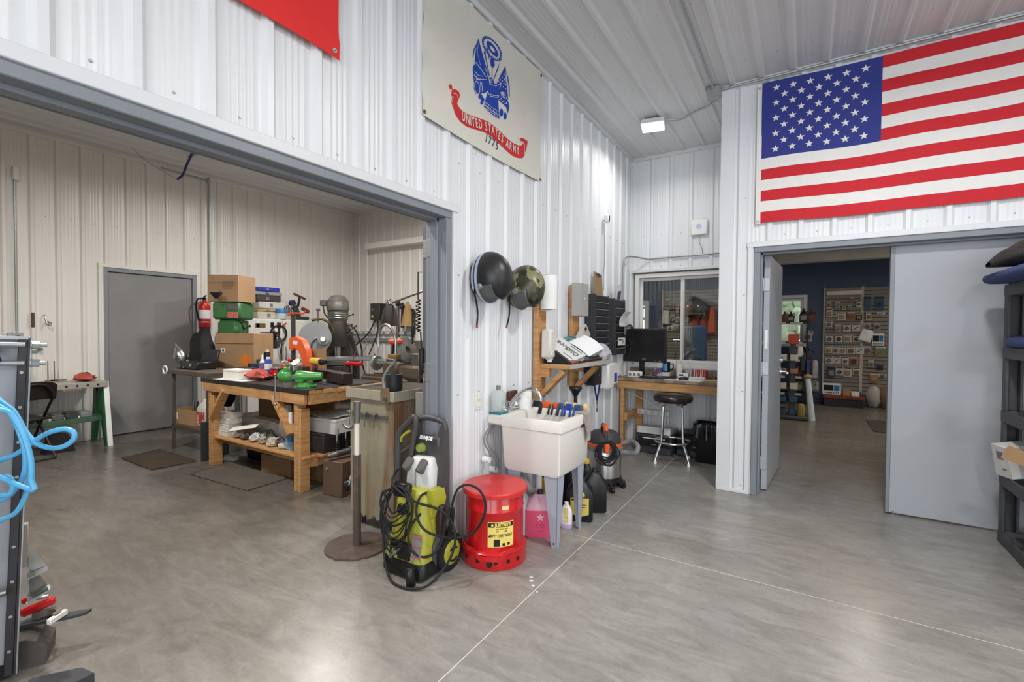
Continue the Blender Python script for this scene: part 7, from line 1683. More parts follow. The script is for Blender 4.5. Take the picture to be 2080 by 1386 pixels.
# lower shelf of the table
p = at(385, 865, y=2.62)
t = thing('carton', 'open brown box of tools on the lower table shelf', 'box', (p.x, 2.70, .30), .05); obj('body', G().box((0, 0, .003), (.40, .24, .006)).box((-.2, 0, .09), (.005, .24, .18)).box((.2, 0, .09), (.005, .24, .18)).box((0, -.12, .09), (.40, .005, .18)).box((0, .12, .09), (.40, .005, .18)), card, t)
for i in range(3): obj('tool', G().cyl((-.1+.08*i, 0, .01), (-.13+.09*i, .03, .25), .012, n=8), (dull_steel, dark, wood)[i], t)
obj('label', G().box((-.185, -.1235, .09), (.03, .002, .08)), paper, t)
for i, x in enumerate((-5.86, -5.66)):
    t = jug('jug', ('white and red oil jug on the lower table shelf, left', 'white and red oil jug on the lower table shelf, right')[i], (x, 2.68+.02*i, .30), .1, M('jug_cream', (214, 206, 196), .45) if i == 0 else D.materials['jug_cream'], .18, .12, .31, white_pl)
    obj('label', G().box((0, -.0615, .10), (.15, .002, .13)), M('red_label', (176, 60, 54), .5, 0, .3, 30, alt=(214, 200, 190), mix=(.52, .58)) if i == 0 else D.materials['red_label'], t)
single('black_bag', 'black cloth bag hanging under the steel table', 'bag', G().rings([sec(w, d, z, 0, .02) for w, d, z in ((.34, .06, .42), (.32, .10, .34), (.26, .12, .2), (.18, .1, .08), (.10, .06, 0))]), D.materials['black_cloth'], (-6.02, 3.0, .47))
single('black_tray', 'flat black tray above the open tool box', 'tray', G().box((0, 0, .02), (.34, .2, .04), .008), black, (-6.02, 2.95, .30))

# ---------------------------------------------------------------- drill press, box, white cabinet and what is on it
px_ = at(457, 680, x=-6.75)
t = thing('drill_press', 'green drill press with a brown box on its belt cover', 'drill press', (-6.75, px_.y+.12, 0), radians(38))
obj('base', G().box((0, 0, .03), (.42, .55, .06), .01), dgreen, t); obj('column', G().cyl((0, .12, .06), (0, .12, 1.55), .05, n=20), steel, t)
mg = M('machine_green', (64, 112, 66), .45, 0, .14, 6)
obj('belt_cover', G().box((0, 0, 1.67), (.36, .44, .24), .03), mg, t); obj('head', G().box((0, -.04, 1.42), (.26, .32, .26), .04), mg, t); obj('motor', G().cyl((-.02, .28, 1.26), (-.02, .28, 1.54), .085, n=20), mg, t)
obj('name_plate', G().box((.09, -.222, 1.61), (.14, .004, .08), .002), M('pink_red_plate', (190, 110, 96), .5, 0, .3, 30), t); obj('control', G().box((.09, -.222, 1.72), (.14, .004, .08), .002), dull_steel, t)
obj('spindle', G().cyl((0, -.14, 1.12), (0, -.14, 1.32), .035, .05, 16).cyl((0, -.14, 1.02), (0, -.14, 1.12), .03, n=14), steel, t); obj('table', G().box((0, -.1, .95), (.30, .30, .04), .01), dull_steel, t)
for k in range(3): a = k*2*pi/3+.3; obj('feed_handle', G().cyl((.17, -.1, 1.42), (.19, -.1+.15*cos(a), 1.42+.15*sin(a)), .008, n=8).ell((.19, -.1+.15*cos(a), 1.42+.15*sin(a)), (.018, .018, .018), 10, 6), black, t)
t = ycorn('tall brown cardboard box stacked on the green drill press', (-6.75, px_.y+.10, 1.792), (.42, .40, .36), M('carton_tan', (170, 136, 104), .8, 0, .06, 6), radians(30), False)
obj('print', G().box((.08, -.2215, .27), (.16, .001, .006)).box((.08, -.2215, .24), (.16, .001, .006)).box((.08, -.2215, .21), (.16, .001, .006)).box((.08, -.2215, .18), (.14, .001, .006)).box((-.02, -.2215, .12), (.03, .001, .03)).box((-.2215, .04, .14), (.001, .04, .04)).box((-.2215, .12, .30), (.001, .1, .012)), M('brown_print', (96, 76, 58), .8), t)
single('black_funnel', 'small black hopper hanging on the side of the tall box', 'funnel', G().lathe([(.02, 0), (.08, .07), (.08, .08), (.07, .08), (.012, .006)], n=4), dark, (-6.58, px_.y-.19, 1.82))
WCX, WCY0, WCY1, WCZ = -7.16, 3.84, 5.0, 1.585
t = thing('white_cabinet', 'white metal cabinet with stickers behind the workbench', 'cabinet', (-7.42, (WCY0+WCY1)/2, 0)); hy = (WCY1-WCY0)/2
wcm = M('cabinet_white', (220, 218, 212), .4, 0, .03, 4)
obj('body', G().span((-.24, -hy, .05), (.24, hy, WCZ), .012), wcm, t); obj('plinth', G().span((-.22, -hy+.02, 0), (.22, hy-.02, .05)), dark, t)
for s in (-1, 1):
    d_ = obj('door', G().span((.242, min(s*.004, s*(hy-.01)), .07), (.262, max(s*.004, s*(hy-.01)), WCZ-.02), .004), wcm, t)
    obj('handle', G().tube([(.262, s*.05, .95), (.29, s*.05, .97), (.29, s*.05, 1.13), (.262, s*.05, 1.15)], .008, 8, 3), galv, d_)
stk = [(-.40, 1.50, .05, .16, white_pl, 'sticker'), (-.36, 1.48, .16, .07, M('bronze_sticker', (110, 84, 56), .6), 'sticker'), (-.17, 1.49, .06, .08, ink, 'sticker'), (-.06, 1.49, .07, .08, char, 'sticker'), (-.28, 1.36, .17, .05, M('blue_grey_sticker', (90, 100, 130), .6), 'sticker'), (-.26, 1.28, .06, .06, char, 'sticker')]
for y, z, w, h, m_, nm in stk: obj(nm, G().box((.264, y, z), (.002, w, h), .0005), m_, t)
for y in (.33, .40): obj('magnet', G().ell((.266, y, 1.25), (.012, .026, .085), 12, 10), dark, t)
def oncab(px, py, X=-7.35): return at(px, py, x=X)
cz = WCZ
stack = [(.0, .09, .24, .36, .06, M('grey_case', (90, 88, 86), .5), 'black tool case at the bottom of the stack on the white cabinet')]
zc = cz
layers = [(562, .30, .42, .115, M('clear_tub', (196, 190, 176), .35, 0, .1, 10), 'translucent parts tub at the bottom of the cabinet top stack', 0), (560, .30, .38, .05, M('tan_case', (188, 158, 108), .5), 'tan lid case second in the cabinet top stack', 0), (566, .30, .46, .11, M('clear_tub_two', (204, 204, 200), .35, 0, .1, 10), 'clear organizer third in the cabinet top stack', .05), (560, .28, .40, .10, M('case_charcoal', (66, 64, 62), .5), 'charcoal case fourth in the cabinet top stack', 0), (559, .28, .46, .06, M('case_grey', (150, 146, 144), .5), 'grey case with a blue latch near the top of the stack', .02), (561, .26, .36, .075, M('case_blue', (44, 60, 168), .45), 'bright blue case topmost on the white cabinet', 0)]
for px, dx, dy, h, m_, lb, rz in layers:
    p = oncab(px-18, 640); t = thing('plastic_case', lb, 'case', (-7.42, p.y, zc), rz); obj('body', G().box((0, 0, h/2), (dx, dy, h-.002), .012), m_, t); obj('latch', G().box((dx/2+.003, -.03, h*.5), (.008, .05, h*.5), .002), blue if 'blue latch' in lb else grey_pl, t); zc += h
p = oncab(556, 655); t = thing('jar', 'clear jar with a blue lid on the white cabinet', 'jar', (-7.24, p.y+.06, cz)); obj('body', G().lathe([(.075, 0), (.08, .01), (.08, .10), (.002, .10)], n=24), M('clear_jar', (206, 212, 214), .2, 0, .1, 10), t); obj('lid', G().lathe([(.085, .10), (.085, .15), (.07, .17), (.002, .172)], n=24), M('lid_blue', (58, 120, 190), .45), t)
p = oncab(580, 655)
t = thing('bit_block', 'wooden block of drill bits on the white cabinet', 'bits', (-7.22, p.y-.02, cz)); obj('block', G().box((0, 0, .03), (.07, .20, .06), .003), M('light_wood', (196, 170, 128), .7), t)
for k in range(6): obj('bit', G().cyl((0, -.08+.032*k, .06), (0, -.08+.032*k, .20+.02*(k % 3)), .007, n=8), dark, t)
p = oncab(597, 655); t = thing('tape_gun', 'dark tape gun with a red handle on the white cabinet', 'tool', (-7.30, p.y+.02, cz), .0)
obj('body', G().box((0, .0, .12), (.06, .10, .24), .02, rotm(radians(20))).box((0, .1, .03), (.06, .26, .06), .02), M('dark_green_black', (46, 52, 48), .5), t); obj('roller', G().cyl((-.03, -.08, .28), (.03, -.08, .28), .05, n=16), M('navy_roll', (44, 44, 84), .5), t)
obj('arm', G().beam((0, .02, .22), (0, .06, .40), .03, .03), dark, t); obj('handle', G().beam((0, -.06, .44), (0, .16, .36), .035, .04, (1, 0, 0), .01), M('maroon', (104, 54, 50), .5), t); obj('guard', G().box((0, .16, .17), (.04, .16, .06), .01, rotm(radians(-25))), M('red_brown', (120, 46, 44), .5), t)
t = thing('fire_extinguisher', 'red fire extinguisher on the wall beside the grey steel door', 'fire extinguisher', (XC+.10, 3.47, 1.42))
obj('cylinder', G().lathe([(.02, 0), (.07, .0), (.078, .02), (.078, .33), (.06, .38), (.03, .41), (.028, .43), (.002, .43)], n=26), red, t)
obj('label', G().sheet(lambda u, v: (.0792*cos(-1.6+u*2.4), .0792*sin(-1.6+u*2.4), .15+v*.13), 14, 1, .001), white_pl, t); obj('tag', G().box((.06, .0, .32), (.004, .08, .13), .002), M('orange_tag', (232, 140, 50), .6), t)
obj('valve', G().cyl((0, 0, .42), (0, 0, .47), .022, n=12).beam((-.02, 0, .475), (.13, -.04, .49), .02, .012).beam((-.02, 0, .455), (.13, -.04, .45), .02, .012), dark, t)
obj('hose', G().tube([(0, -.02, .45), (.02, -.10, .44), (.02, -.125, .34), (.02, -.105, .2), (.02, -.088, .12)], .012, 8, 5), black, t); obj('bracket', G().box((-.085, 0, .2), (.02, .06, .3)).lathe([(.0795, .09), (.0805, .092), (.0805, .108), (.0795, .11)], n=26), galv, t)
t = thing('cord_hank', 'hanks of brown cords hanging below the fire extinguisher', 'cord', (XC+.05, 3.42, 1.30)); hg = G(); qq = random.Random(4)
for k in range(5): hg.tube([(.0, -.05+.03*k, .06), (.02, -.13+.02*k, -.08), (.02, -.1+.05*k, -.25-.02*k), (.02, .0+.03*k, -.12)], .009, 7, 5, True)
obj('cords', hg, M('brown_cord', (74, 58, 50), .7, 0, .3, 9), t); obj('hook', G().cyl((-.05, 0, .06), (.03, 0, .06), .008, n=8), galv, t)
t = thing('hair_dryer', 'black cone shaped tool hanging right of the cord hanks', 'tool', (XC+.08, 3.72, 1.15)); obj('body', G().lathe([(.03, 0), (.07, .08), (.06, .2), (.02, .3)], n=16), char, t); obj('hanger', G().tube([(0, 0, .29), (0, .01, .4), (-.07, .01, .42)], .006, 6, 3), dark, t)

# ---------------------------------------------------------------- wall things at the far left
def onc(px, py): return at(px, py, x=XC+.03)
single('conduit', 'thin grey conduit rising left of the grey steel door', 'conduit', G().tube([(0, 0, 0), (0, 0, 1.82)], .012, 10), galv, (XC+.035, onc(31, 500).y, 1.38))
t = thing('wall_fitting', 'cream cover at the top of the left conduit', 'fitting', (XC+.02, onc(31, 345).y, 3.18)); obj('body', G().box((.02, 0, .0), (.05, .06, .16), .01), cream, t)
t = thing('outlet_box', 'grey outlet box with a black plug at the foot of the left conduit', 'outlet', (XC+.02, onc(30, 683).y, 1.30)); obj('box', G().box((.02, 0, 0), (.05, .13, .12), .005), galv, t); obj('plug', G().cyl((.045, .01, 0), (.10, .01, 0), .03, n=14), dark, t); obj('cord', G().tube([(.09, .01, 0), (.12, .02, -.03), (.11, .03, -.2)], .008, 8, 4), dark, t)
single('conduit', 'horizontal grey conduit left of the outlet box', 'conduit', G().tube([(0, -.07, 0), (0, -1.2, .0)], .010, 10), galv, (XC+.035, onc(30, 683).y, 1.31))
single('conduit', 'grey conduit running down the machine room wall right of the door', 'conduit', G().tube([(0, -.62, 2.32), (0, -.08, 2.30), (0, -.02, 2.27), (0, 0, 2.18), (0, .0, 0)], .012, 10, 4), galv, (XC+.035, onc(425, 500).y, 1.35))
t = thing('brown_clip', 'narrow brown magnet strip on the machine room wall', 'strip', (XC+.02, onc(67, 650).y, onc(67, 650).z)); obj('strip', G().box((.005, 0, 0), (.012, .03, .17), .003), M('brown_strip', (80, 58, 50), .6), t)
t = thing('wall_hook', 'wire hook on the machine room wall beside the brown strip', 'hook', tuple(onc(95, 655))); obj('hook', G().tube([(-.03, -.01, .09), (0, -.02, .07), (.02, 0, -.02), (.05, .02, -.04), (.03, .03, 0)], .006, 7, 5), steel, t); obj('screw', G().cyl((-.03, .01, 0), (.0, .01, 0), .016, n=10), dull_steel, t)
t = thing('wall_latch', 'small steel latch on the wall above the green bench', 'latch', tuple(onc(76, 712))); obj('plate', G().box((0, 0, 0), (.01, .10, .03), .003, rotm(radians(25))), steel, t); obj('knob', G().cyl((0, .02, .01), (.03, .02, .01), .016, n=10), dull_steel, t)
for i, (px, py) in enumerate(((90, 745), (103, 742))):
    p = onc(px, py); t = thing('scriber', ('left', 'right')[i]+' upright steel height gauge above the green bench', 'gauge', (XC+.16, p.y, .79)); obj('post', G().cyl((0, 0, 0), (0, 0, .24), .006, n=8), steel, t); obj('base', G().box((0, .03, .008), (.06, .10+.05*i, .016), .003), dull_steel, t)
t = thing('air_hose', 'dark blue air hose end hanging from the machine room ceiling', 'hose', (-6.62, 2.88, 3.60))
obj('hose', G().tube([(.32, -.1, .08), (.12, -.03, .07), (0, 0, .02), (-.12, .0, -.08), (-.18, -.02, -.2), (-.26, -.05, -.26)], .014, 8, 6), M('navy_hose', (44, 54, 104), .5), t); obj('bracket', G().box((-.0, .1, .08), (.6, .03, .02)).box((.1, .0, .085), (.04, .04, .05)), galv, t); obj('wire', G().tube([(-.26, -.05, -.26), (-.5, -.3, -.05), (-.62, -.4, .1)], .003, 6, 3), grey_pl, t)

# green legged bench along the wall and folding chair
GX0, GX1, GYa, GYb, GZ = XC+.10, XC+.55, .95, 2.19, .78
t = thing('green_bench', 'low workbench with dark green steel legs by the grey door', 'bench', (GX0, GYa, 0)); Lg = lambda x, y, z: (x-GX0, y-GYa, z)
obj('top', G().span(Lg(GX0, GYa, GZ-.07), Lg(GX1-.02, GYb, GZ), .005), M('alloy_top', (168, 162, 152), .45, .3, .08, 8), t)
g = G()
for k in range(12): g.cyl(Lg(GX1-.021, GYa+.1+k*.095, GZ-.035), Lg(GX1-.018, GYa+.1+k*.095, GZ-.035), .013, n=10)
for k in range(3): g.cyl(Lg(GX1-.30+.13*k, GYb-.001, GZ-.035), Lg(GX1-.30+.13*k, GYb+.002, GZ-.035), .013, n=10)
obj('rivets', g, dark, t)
for y, s in ((GYb, 1), (GYa+.06, 1)):
    for xt, xb in ((GX1-.20, GX1+.02), (GX0+.18, GX0+.02)):
        lg = obj('leg', G().rings([[Vector(Lg(x+dx, y-dy, z)) for dx, dy in ((-w, 0), (w, 0), (w, .045), (-w, .045))] for x, w, z in ((xb, .035, 0), (xt, .075, GZ-.07))]), dgreen, t)
        h_ = G()
        for k in range(3): zz = GZ-.15-.06*k; xx = xt+(xb-xt)*(GZ-.07-zz)/(GZ-.07); h_.cyl(Lg(xx, y+.0005, zz), Lg(xx, y+.003, zz), .014, n=10)
        obj('holes', h_, white_pl, lg)
obj('white_edge', G().beam(Lg(GX1+.062, GYb-.01, .0), Lg(GX1-.06, GYb-.01, GZ-.01), .012, .05, (0, 1, 0)), white_pl, t)
obj('shelf', G().span(Lg(GX0+.06, GYa+.02, .30), Lg(GX1-.08, GYb-.03, .36), .004), M('green_grey_shelf', (66, 96, 74), .5, 0, .15, 10), t)
for i in range(6):
    p = (GX0+.28, GYa+.42+.125*i, .36); single('parts_tray', '%s ribbed grey tray on the shelf of the green bench' % ('first', 'second', 'third', 'fourth', 'fifth', 'sixth')[i], 'tray', G().box((0, 0, .03), (.18, .11, .06), .008).box((0, 0, .066), (.16, .09, .012), .004), (dull_steel, char, grey_pl)[i % 3], p, .1*(i % 2), 'trays on the shelf of the green bench')
single('paper_strip', 'white strip with a blue label on the shelf of the green bench', 'strip', G().box((0, 0, .012), (.05, .42, .024), .003), paper, (GX1-.12, GYb-.42, .36), 0)
crumple('rag', 'rust red rag on the right end of the green bench', 'rag', (GX0+.22, GYb-.16, GZ), .13, ragm, .35, 5); crumple('rag', 'rust red rag on the green bench behind the chair', 'rag', (GX0+.25, 1.38, GZ), .09, ragm, .4, 6)
t = thing('folding_chair', 'black folding chair facing the green bench', 'chair', (-7.06, 1.41, 0), radians(104))
# local: seat looks along +y, back at -y
cb = M('chair_black', (40, 36, 35), .4, .2, .15, 10)
obj('backrest', G().sheet(lambda u, v: (-.22+.44*u, -.165-.05*(1-(2*u-1)**2)-.03*v, .66+.19*v*(1-.25*abs(2*u-1)**4)-.02*(abs(2*u-1)**4)*(1-v)), 20, 8, .018), cb, t)
obj('seat', G().box((0, .03, .44), (.40, .38, .02), .008), cb, t)
obj('back_frame', G().tube([(-.20, .28, .0), (-.20, .10, .30), (-.19, -.10, .55), (-.17, -.225, .70), (-.10, -.25, .80), (0, -.262, .825), (.10, -.25, .80), (.17, -.225, .70), (.19, -.10, .55), (.20, .10, .30), (.20, .28, 0)], .013, 10, 4), cb, t)
obj('rear_frame', G().tube([(-.17, -.26, .012), (-.17, -.20, .10), (-.17, .06, .42)], .012, 8, 3).tube([(.17, -.26, .012), (.17, -.20, .10), (.17, .06, .42)], .012, 8, 3).cyl((-.17, -.25, .02), (.17, -.25, .02), .011), cb, t)
single('black_wedge', 'black wedge shaped box on the floor behind the folding chair', 'box', G().prism([(0, 0), (.26, 0), (.2, .2), (.05, .2)], .18, basis((0, 0, 0), (0, 1, 0), (0, 0, 1), (1, 0, 0))), dark, (-7.32, 1.62, 0))

# ---------------------------------------------------------------- milling machine, disc, lathe by the end wall
iron = M('grey_iron', (92, 90, 86), .45, .3, .14, 6); iron_d = M('dark_iron', (58, 54, 50), .5, .3, .2, 7)
MX, MY = -6.80, 5.26
t = thing('milling_machine', 'grey vertical milling machine in front of the end wall', 'milling machine', (MX, MY, 0), radians(46)); t.scale = (1, 1, .94)
obj('base', G().box((0, 0, .10), (.62, .80, .20), .03), iron, t)
obj('column', G().rings([sec(.62, .56, .2, .12, .08), sec(.60, .54, .85, .12, .08), sec(.50, .46, 1.15, .12, .08), sec(.34, .40, 1.42, .12, .08)]), iron_d, t)
obj('knee', G().box((0, -.30, .72), (.34, .44, .36), .03), iron_d, t)
obj('saddle', G().box((0, -.34, .93), (.40, .36, .08), .01), iron, t)
tb = obj('table', G().box((0, -.36, 1.01), (1.05, .25, .075), .006), steel, t)
for s in (-1, 1): obj('hand_wheel', G().lathe([(.075, -.01), (.095, -.01), (.095, .01), (.075, .01)], (s*.58, -.36, 1.0), 20, rotm(0, pi/2)).cyl((s*.52, -.36, 1.0), (s*.6, -.36, 1.0), .018).beam((s*.58, -.36, .92), (s*.58, -.36, 1.08), .012, .012), iron, tb)
obj('ram', G().box((0, -.02, 1.50), (.26, .80, .16), .03), iron_d, t); obj('turret', G().cyl((0, .1, 1.40), (0, .1, 1.47), .20, n=24), iron, t)
hd = obj('head', G().rings([sec(.24, .26, 1.22, -.40, .06), sec(.28, .30, 1.40, -.40, .08), sec(.28, .30, 1.62, -.40, .10), sec(.24, .26, 1.68, -.40, .10)]), iron_d, t)
obj('pulley_cover', G().lathe([(.14, 1.66), (.155, 1.70), (.16, 1.84), (.17, 1.85)], (0, -.40, 0), 28), iron, t)
m_ = obj('motor', G().lathe([(.17, 1.85), (.175, 1.87), (.175, 1.96), (.168, 1.97), (.168, 2.02), (.14, 2.05), (.12, 2.09), (.08, 2.11), (.002, 2.115)], (0, -.40, 0), 28), M('motor_grey', (112, 110, 106), .4, .3, .1, 8), t)
for k in range(3): obj('belt_groove', G().lathe([(.156+.002*k, 1.70+.04*k), (.164, 1.715+.04*k), (.158, 1.73+.04*k)], (0, -.40, 0), 28), steel, m_)
obj('junction', G().box((-.22, -.40, 1.97), (.10, .10, .10), .01), iron, t); obj('motor_cable', G().tube([(-.22, -.42, 1.92), (-.2, -.46, 1.80), (-.14, -.52, 1.72)], .01, 8, 4), black, t)
obj('quill', G().cyl((0, -.42, 1.06), (0, -.42, 1.24), .045, n=18).cyl((0, -.42, 1.02), (0, -.42, 1.07), .03, n=14), steel, t)
obj('draw_bar', G().cyl((-.30, -.42, 1.35), (-.30, -.42, 1.86), .012, n=8).cyl((-.33, -.42, 1.86), (-.27, -.42, 1.86), .02), dull_steel, t)
for a, b in (((.16, -.44, 1.75), (.24, -.46, 1.78)), ((.16, -.44, 1.62), (.22, -.46, 1.60)), ((.14, -.5, 1.45), (.30, -.56, 1.58)), ((-.14, -.5, 1.45), (-.26, -.54, 1.50))): obj('lever', G().cyl(a, b, .008, n=8).ell(b, (.018, .018, .018), 10, 6), black, t)
obj('coolant_line', G().tube([(.12, -.3, 1.6), (.26, -.3, 1.52), (.36, -.3, 1.2), (.38, -.3, .9), (.42, -.3, .72)], .012, 8, 5), black, t)
t = thing('disc_guard', 'large light grey round saw guard behind the orange press', 'saw', (-6.36, 4.46, 0), radians(50))
gg = M('guard_grey', (142, 144, 146), .45, .1, .06, 8)
obj('guard', G().cyl((0, -.06, 1.30), (0, .06, 1.30), .235, n=44), gg, t); obj('hub', G().cyl((.12, -.06, 1.28), (.12, -.11, 1.28), .09, n=24), gg, t); obj('arbor', G().cyl((.12, -.11, 1.28), (.12, -.2, 1.28), .035, n=14), chrome, t)
obj('pedestal', G().box((0, 0, .45), (.28, .26, .90), .02, taper=(.7, .8)), iron_d, t); obj('inner_rim', G().tube([(.12+.17*cos(a), -.07, 1.16+.17*sin(a)) for a in [pi*.5+i*pi/12 for i in range(9)]], .014, 8), steel, t)
obj('chain', G().tube([(-.05, -.05, 1.56), (.10, -.05, 1.58), (.22, -.05, 1.50), (.27, -.05, 1.36)], .018, 8, 4), M('brown_chain', (84, 66, 50), .6, .4, .3, 40), t)
# lathe
LY = 3.85
t = thing('lathe', 'old brown metal lathe behind the rusty cabinet', 'lathe', (-3.4, LY, 0))
lm = M('lathe_brown', (104, 92, 78), .5, .3, .2, 6); 
obj('bed', G().box((0, 0, .82), (2.1, .26, .12), .01).box((0, -.08, .89), (2.1, .03, .03)).box((0, .08, .89), (2.1, .03, .03)), lm, t)
for x in (-.9, .85): obj('cabinet_leg', G().box((x, 0, .38), (.36, .34, .76), .02), iron_d, t)
obj('chip_tray', G().box((0, 0, .755), (2.2, .5, .02), .004), iron_d, t)
ts = obj('tailstock', G().box((-.62, 0, .98), (.26, .18, .18), .03), lm, t); obj('quill', G().cyl((-.88, 0, 1.03), (-.50, 0, 1.03), .05, n=18), steel, ts); obj('hand_wheel', G().lathe([(.03, -.02), (.085, -.018), (.09, 0), (.085, .018), (.03, .02)], (-.92, 0, 1.03), 24, rotm(0, pi/2)), galv, ts); obj('wheel_face', G().cyl((-.94, 0, 1.03), (-.945, 0, 1.03), .055, n=20), black, ts)
cg_ = obj('carriage', G().box((-.15, -.05, .97), (.32, .42, .14), .02), lm, t); obj('tool_post', G().box((-.15, -.1, 1.10), (.12, .12, .14), .01), dull_steel, cg_); obj('apron', G().box((-.15, -.24, .84), (.32, .06, .2), .02), iron_d, cg_); obj('wheel', G().lathe([(.06, -.01), (.075, 0), (.06, .01)], (-.22, -.28, .84), 20, rotm(pi/2)), iron, cg_)
hs = obj('headstock', G().box((.70, 0, 1.10), (.60, .36, .42), .04), lm, t); obj('chuck', G().cyl((.26, 0, 1.08), (.40, 0, 1.08), .12, n=28), steel, hs); obj('spindle_nose', G().cyl((.16, 0, 1.08), (.26, 0, 1.08), .05, n=18), dull_steel, hs)
obj('splash_guard', G().box((-.2, .25, 1.05), (1.5, .012, .5)), M('splash_grey', (112, 106, 98), .5, .3, .15, 5), t)
single('round_casting', 'tilted round steel casting on the lathe carriage', 'casting', G().lathe([(.04, -.03), (.15, -.02), (.16, 0), (.15, .02), (.04, .03)], (0, 0, 0), 28, rotm(0, radians(70))), dull_steel, (-3.72, LY-.12, 1.20))
t = thing('oil_nozzle', 'orange topped oiler standing on the lathe', 'oiler', (-3.78, LY-.22, 1.08)); obj('cup', G().lathe([(.02, .18), (.075, .20), (.08, .23), (.05, .245), (.002, .246)], n=22), M('orange_red', (222, 84, 52), .45), t); obj('tube', G().cyl((-.03, 0, .0), (0, 0, .19), .035, .03, 14), black, t); obj('base', G().box((-.02, 0, .015), (.16, .1, .03), .008), dull_steel, t)
t = thing('gooseneck_lamp', 'black shaded gooseneck lamp over the lathe', 'lamp', (-2.95, LY+.1, 1.32))
sp_ = at(792, 640, y=LY+.05); o_ = Vector((-2.95, LY+.1, 1.32)); hd_ = sp_-o_
obj('neck', G().tube([(0, 0, 0), (.02, 0, .25), (-.08, 0, .42), (-.25, -.02, .62), (hd_.x+.03, hd_.y, hd_.z+.14), (hd_.x, hd_.y, hd_.z+.12)], .013, 10, 6), steel, t)
ls = obj('shade', G().lathe([(.04, .12), (.05, .10), (.075, .06), (.105, -.06), (.11, -.12), (.105, -.12), (.07, .05), (.04, .1)], tuple(hd_), 28, rotm(radians(6), radians(6))), M('shade_black', (52, 50, 48), .5, .1, .15, 9), t); obj('socket', G().ell((hd_.x, hd_.y, hd_.z+.14), (.045, .045, .05), 16, 10), chrome, ls); obj('base', G().box((0, 0, -.005), (.08, .08, .02), .004), iron, t)
# end wall fittings
t = thing('switch_box', 'black electric box on the end wall of the machine room', 'box', tuple(at(772, 634, y=YD-.02)))
obj('body', G().box((0, -.07, 0), (.26, .12, .32), .01), M('box_black', (58, 54, 50), .5), t); obj('face', G().box((-.06, -.132, .04), (.05, .004, .04), .002), grey_pl, t); obj('button', G().cyl((-.06, -.13, -.09), (-.06, -.14, -.09), .022, n=12), yellow, t); obj('side_box', G().box((.20, -.06, .0), (.16, .1, .30), .01), dark, t)
obj('cord', G().tube([(-.05, -.08, -.16), (-.18, -.12, -.4), (-.42, -.2, -.62), (-.62, -.3, -.76)], .012, 8, 5).tube([(.02, -.08, -.16), (.06, -.12, -.4), (.04, -.3, -.8)], .012, 8, 5), black, t)
p0, p1 = at(700, 676, y=YD-.05), at(838, 680, y=YD-.05)
t = thing('wall_rail', 'long twin steel raceway along the end wall', 'rail', (p0.x, YD-.03, p0.z))
for dz in (0, -.13): obj('rail', G().box(((p1.x-p0.x)/2, 0, dz), (p1.x-p0.x, .04, .07), .004), galv, t)
for k in range(10): obj('slot', G().box((.1+k*(p1.x-p0.x)/10, -.022, 0), (.12, .004, .035), .001), cream, t)
for i, (px, py, l, c, lb) in enumerate(((808, 622, .6, dull_steel, 'long steel tool hanging at the right of the end wall'), (817, 628, .34, dark, 'short dark tool hanging beside the long steel one'), (838, 640, .40, black, 'black tool hanging by the jamb'))):
    p = at(px, py, y=YD-.06); t = thing('hanging_tool', lb, 'tool', (p.x, YD-.06, p.z)); obj('shaft', G().cyl((0, 0, 0), (0, 0, -l), .02, .03, 10), c, t); obj('ring', G().lathe([(.05, -.01), (.065, 0), (.05, .01)], (0, 0, .05), 16, rotm(pi/2)), dark, t); obj('peg', G().cyl((0, .05, .05), (0, -.03, .05), .008, n=8), galv, t)
p = at(828, 645, y=YD-.10); single('straw_cone', 'tan cone shaped brush hanging on the end wall', 'brush', G().lathe([(.02, .28), (.05, .2), (.12, -.12), (.13, -.16), (.002, -.16)], n=18), M('tan_straw', (166, 132, 84), .8, 0, .2, 25), tuple(p))
# machine room door folded back beside the jamb, and the tools hanging on it
t = sroot('door_5')
obj('leaf', G().span((XA-.212, OP1+.028, .012), (XA-.168, OP1+.95, OPH-.03), .003), M('leaf_dark', (104, 106, 110), .5, 0, .06, 4), t)
for z in (.30, 1.15, 1.95):
    h = obj('hinge', G().span((XA-.20, OP1+.02, z-.06), (XA-.155, OP1+.027, z+.06), .001).span((XA-.15, OP1-.004, z-.06), (XA-.108, OP1+.001, z+.06), .001).cyl((XA-.155, OP1+.012, z-.062), (XA-.155, OP1+.012, z+.062), .008, n=12), galv, t)
    sg_ = G()
    for dz in (-.045, -.015, .015, .045):
        for xx in (XA-.19, XA-.17): sg_.cyl((xx, OP1+.0195, z+dz), (xx, OP1+.0185, z+dz), .004, n=6)
    obj('hinge_screws', sg_, white_pl, h)
t = thing('coil_pendant', 'black coiled cord and pendant hanging beside the door hinge', 'cord', (XA-.235, OP1+.012, 1.78))
hx = [(.013*cos(i*.9), .013*sin(i*.9), -.16-.0035*i) for i in range(60)]
obj('coil', G().tube(hx, .0055, 6), black, t); obj('straight', G().cyl((0, 0, .02), (0, 0, -.16), .005, n=6).cyl((.022, 0, -.37), (.03, 0, -.47), .005, n=6), black, t); obj('pendant', G().box((.03, .0, -.56), (.03, .03, .18), .008), dark, t); obj('hook', G().cyl((.025, .02, .02), (-.01, 0, .02), .005, n=6), galv, t)
for i, (dx, l) in enumerate(((-.03, .16), (-.05, .2))): single('steel_strip', ('short', 'long')[i]+' dark steel strip hanging behind the coiled cord', 'strip', G().box((0, 0, -l/2), (.008, .012, l), .002), dark, (XA-.235+dx, OP1+.012, 1.55-.02*i))

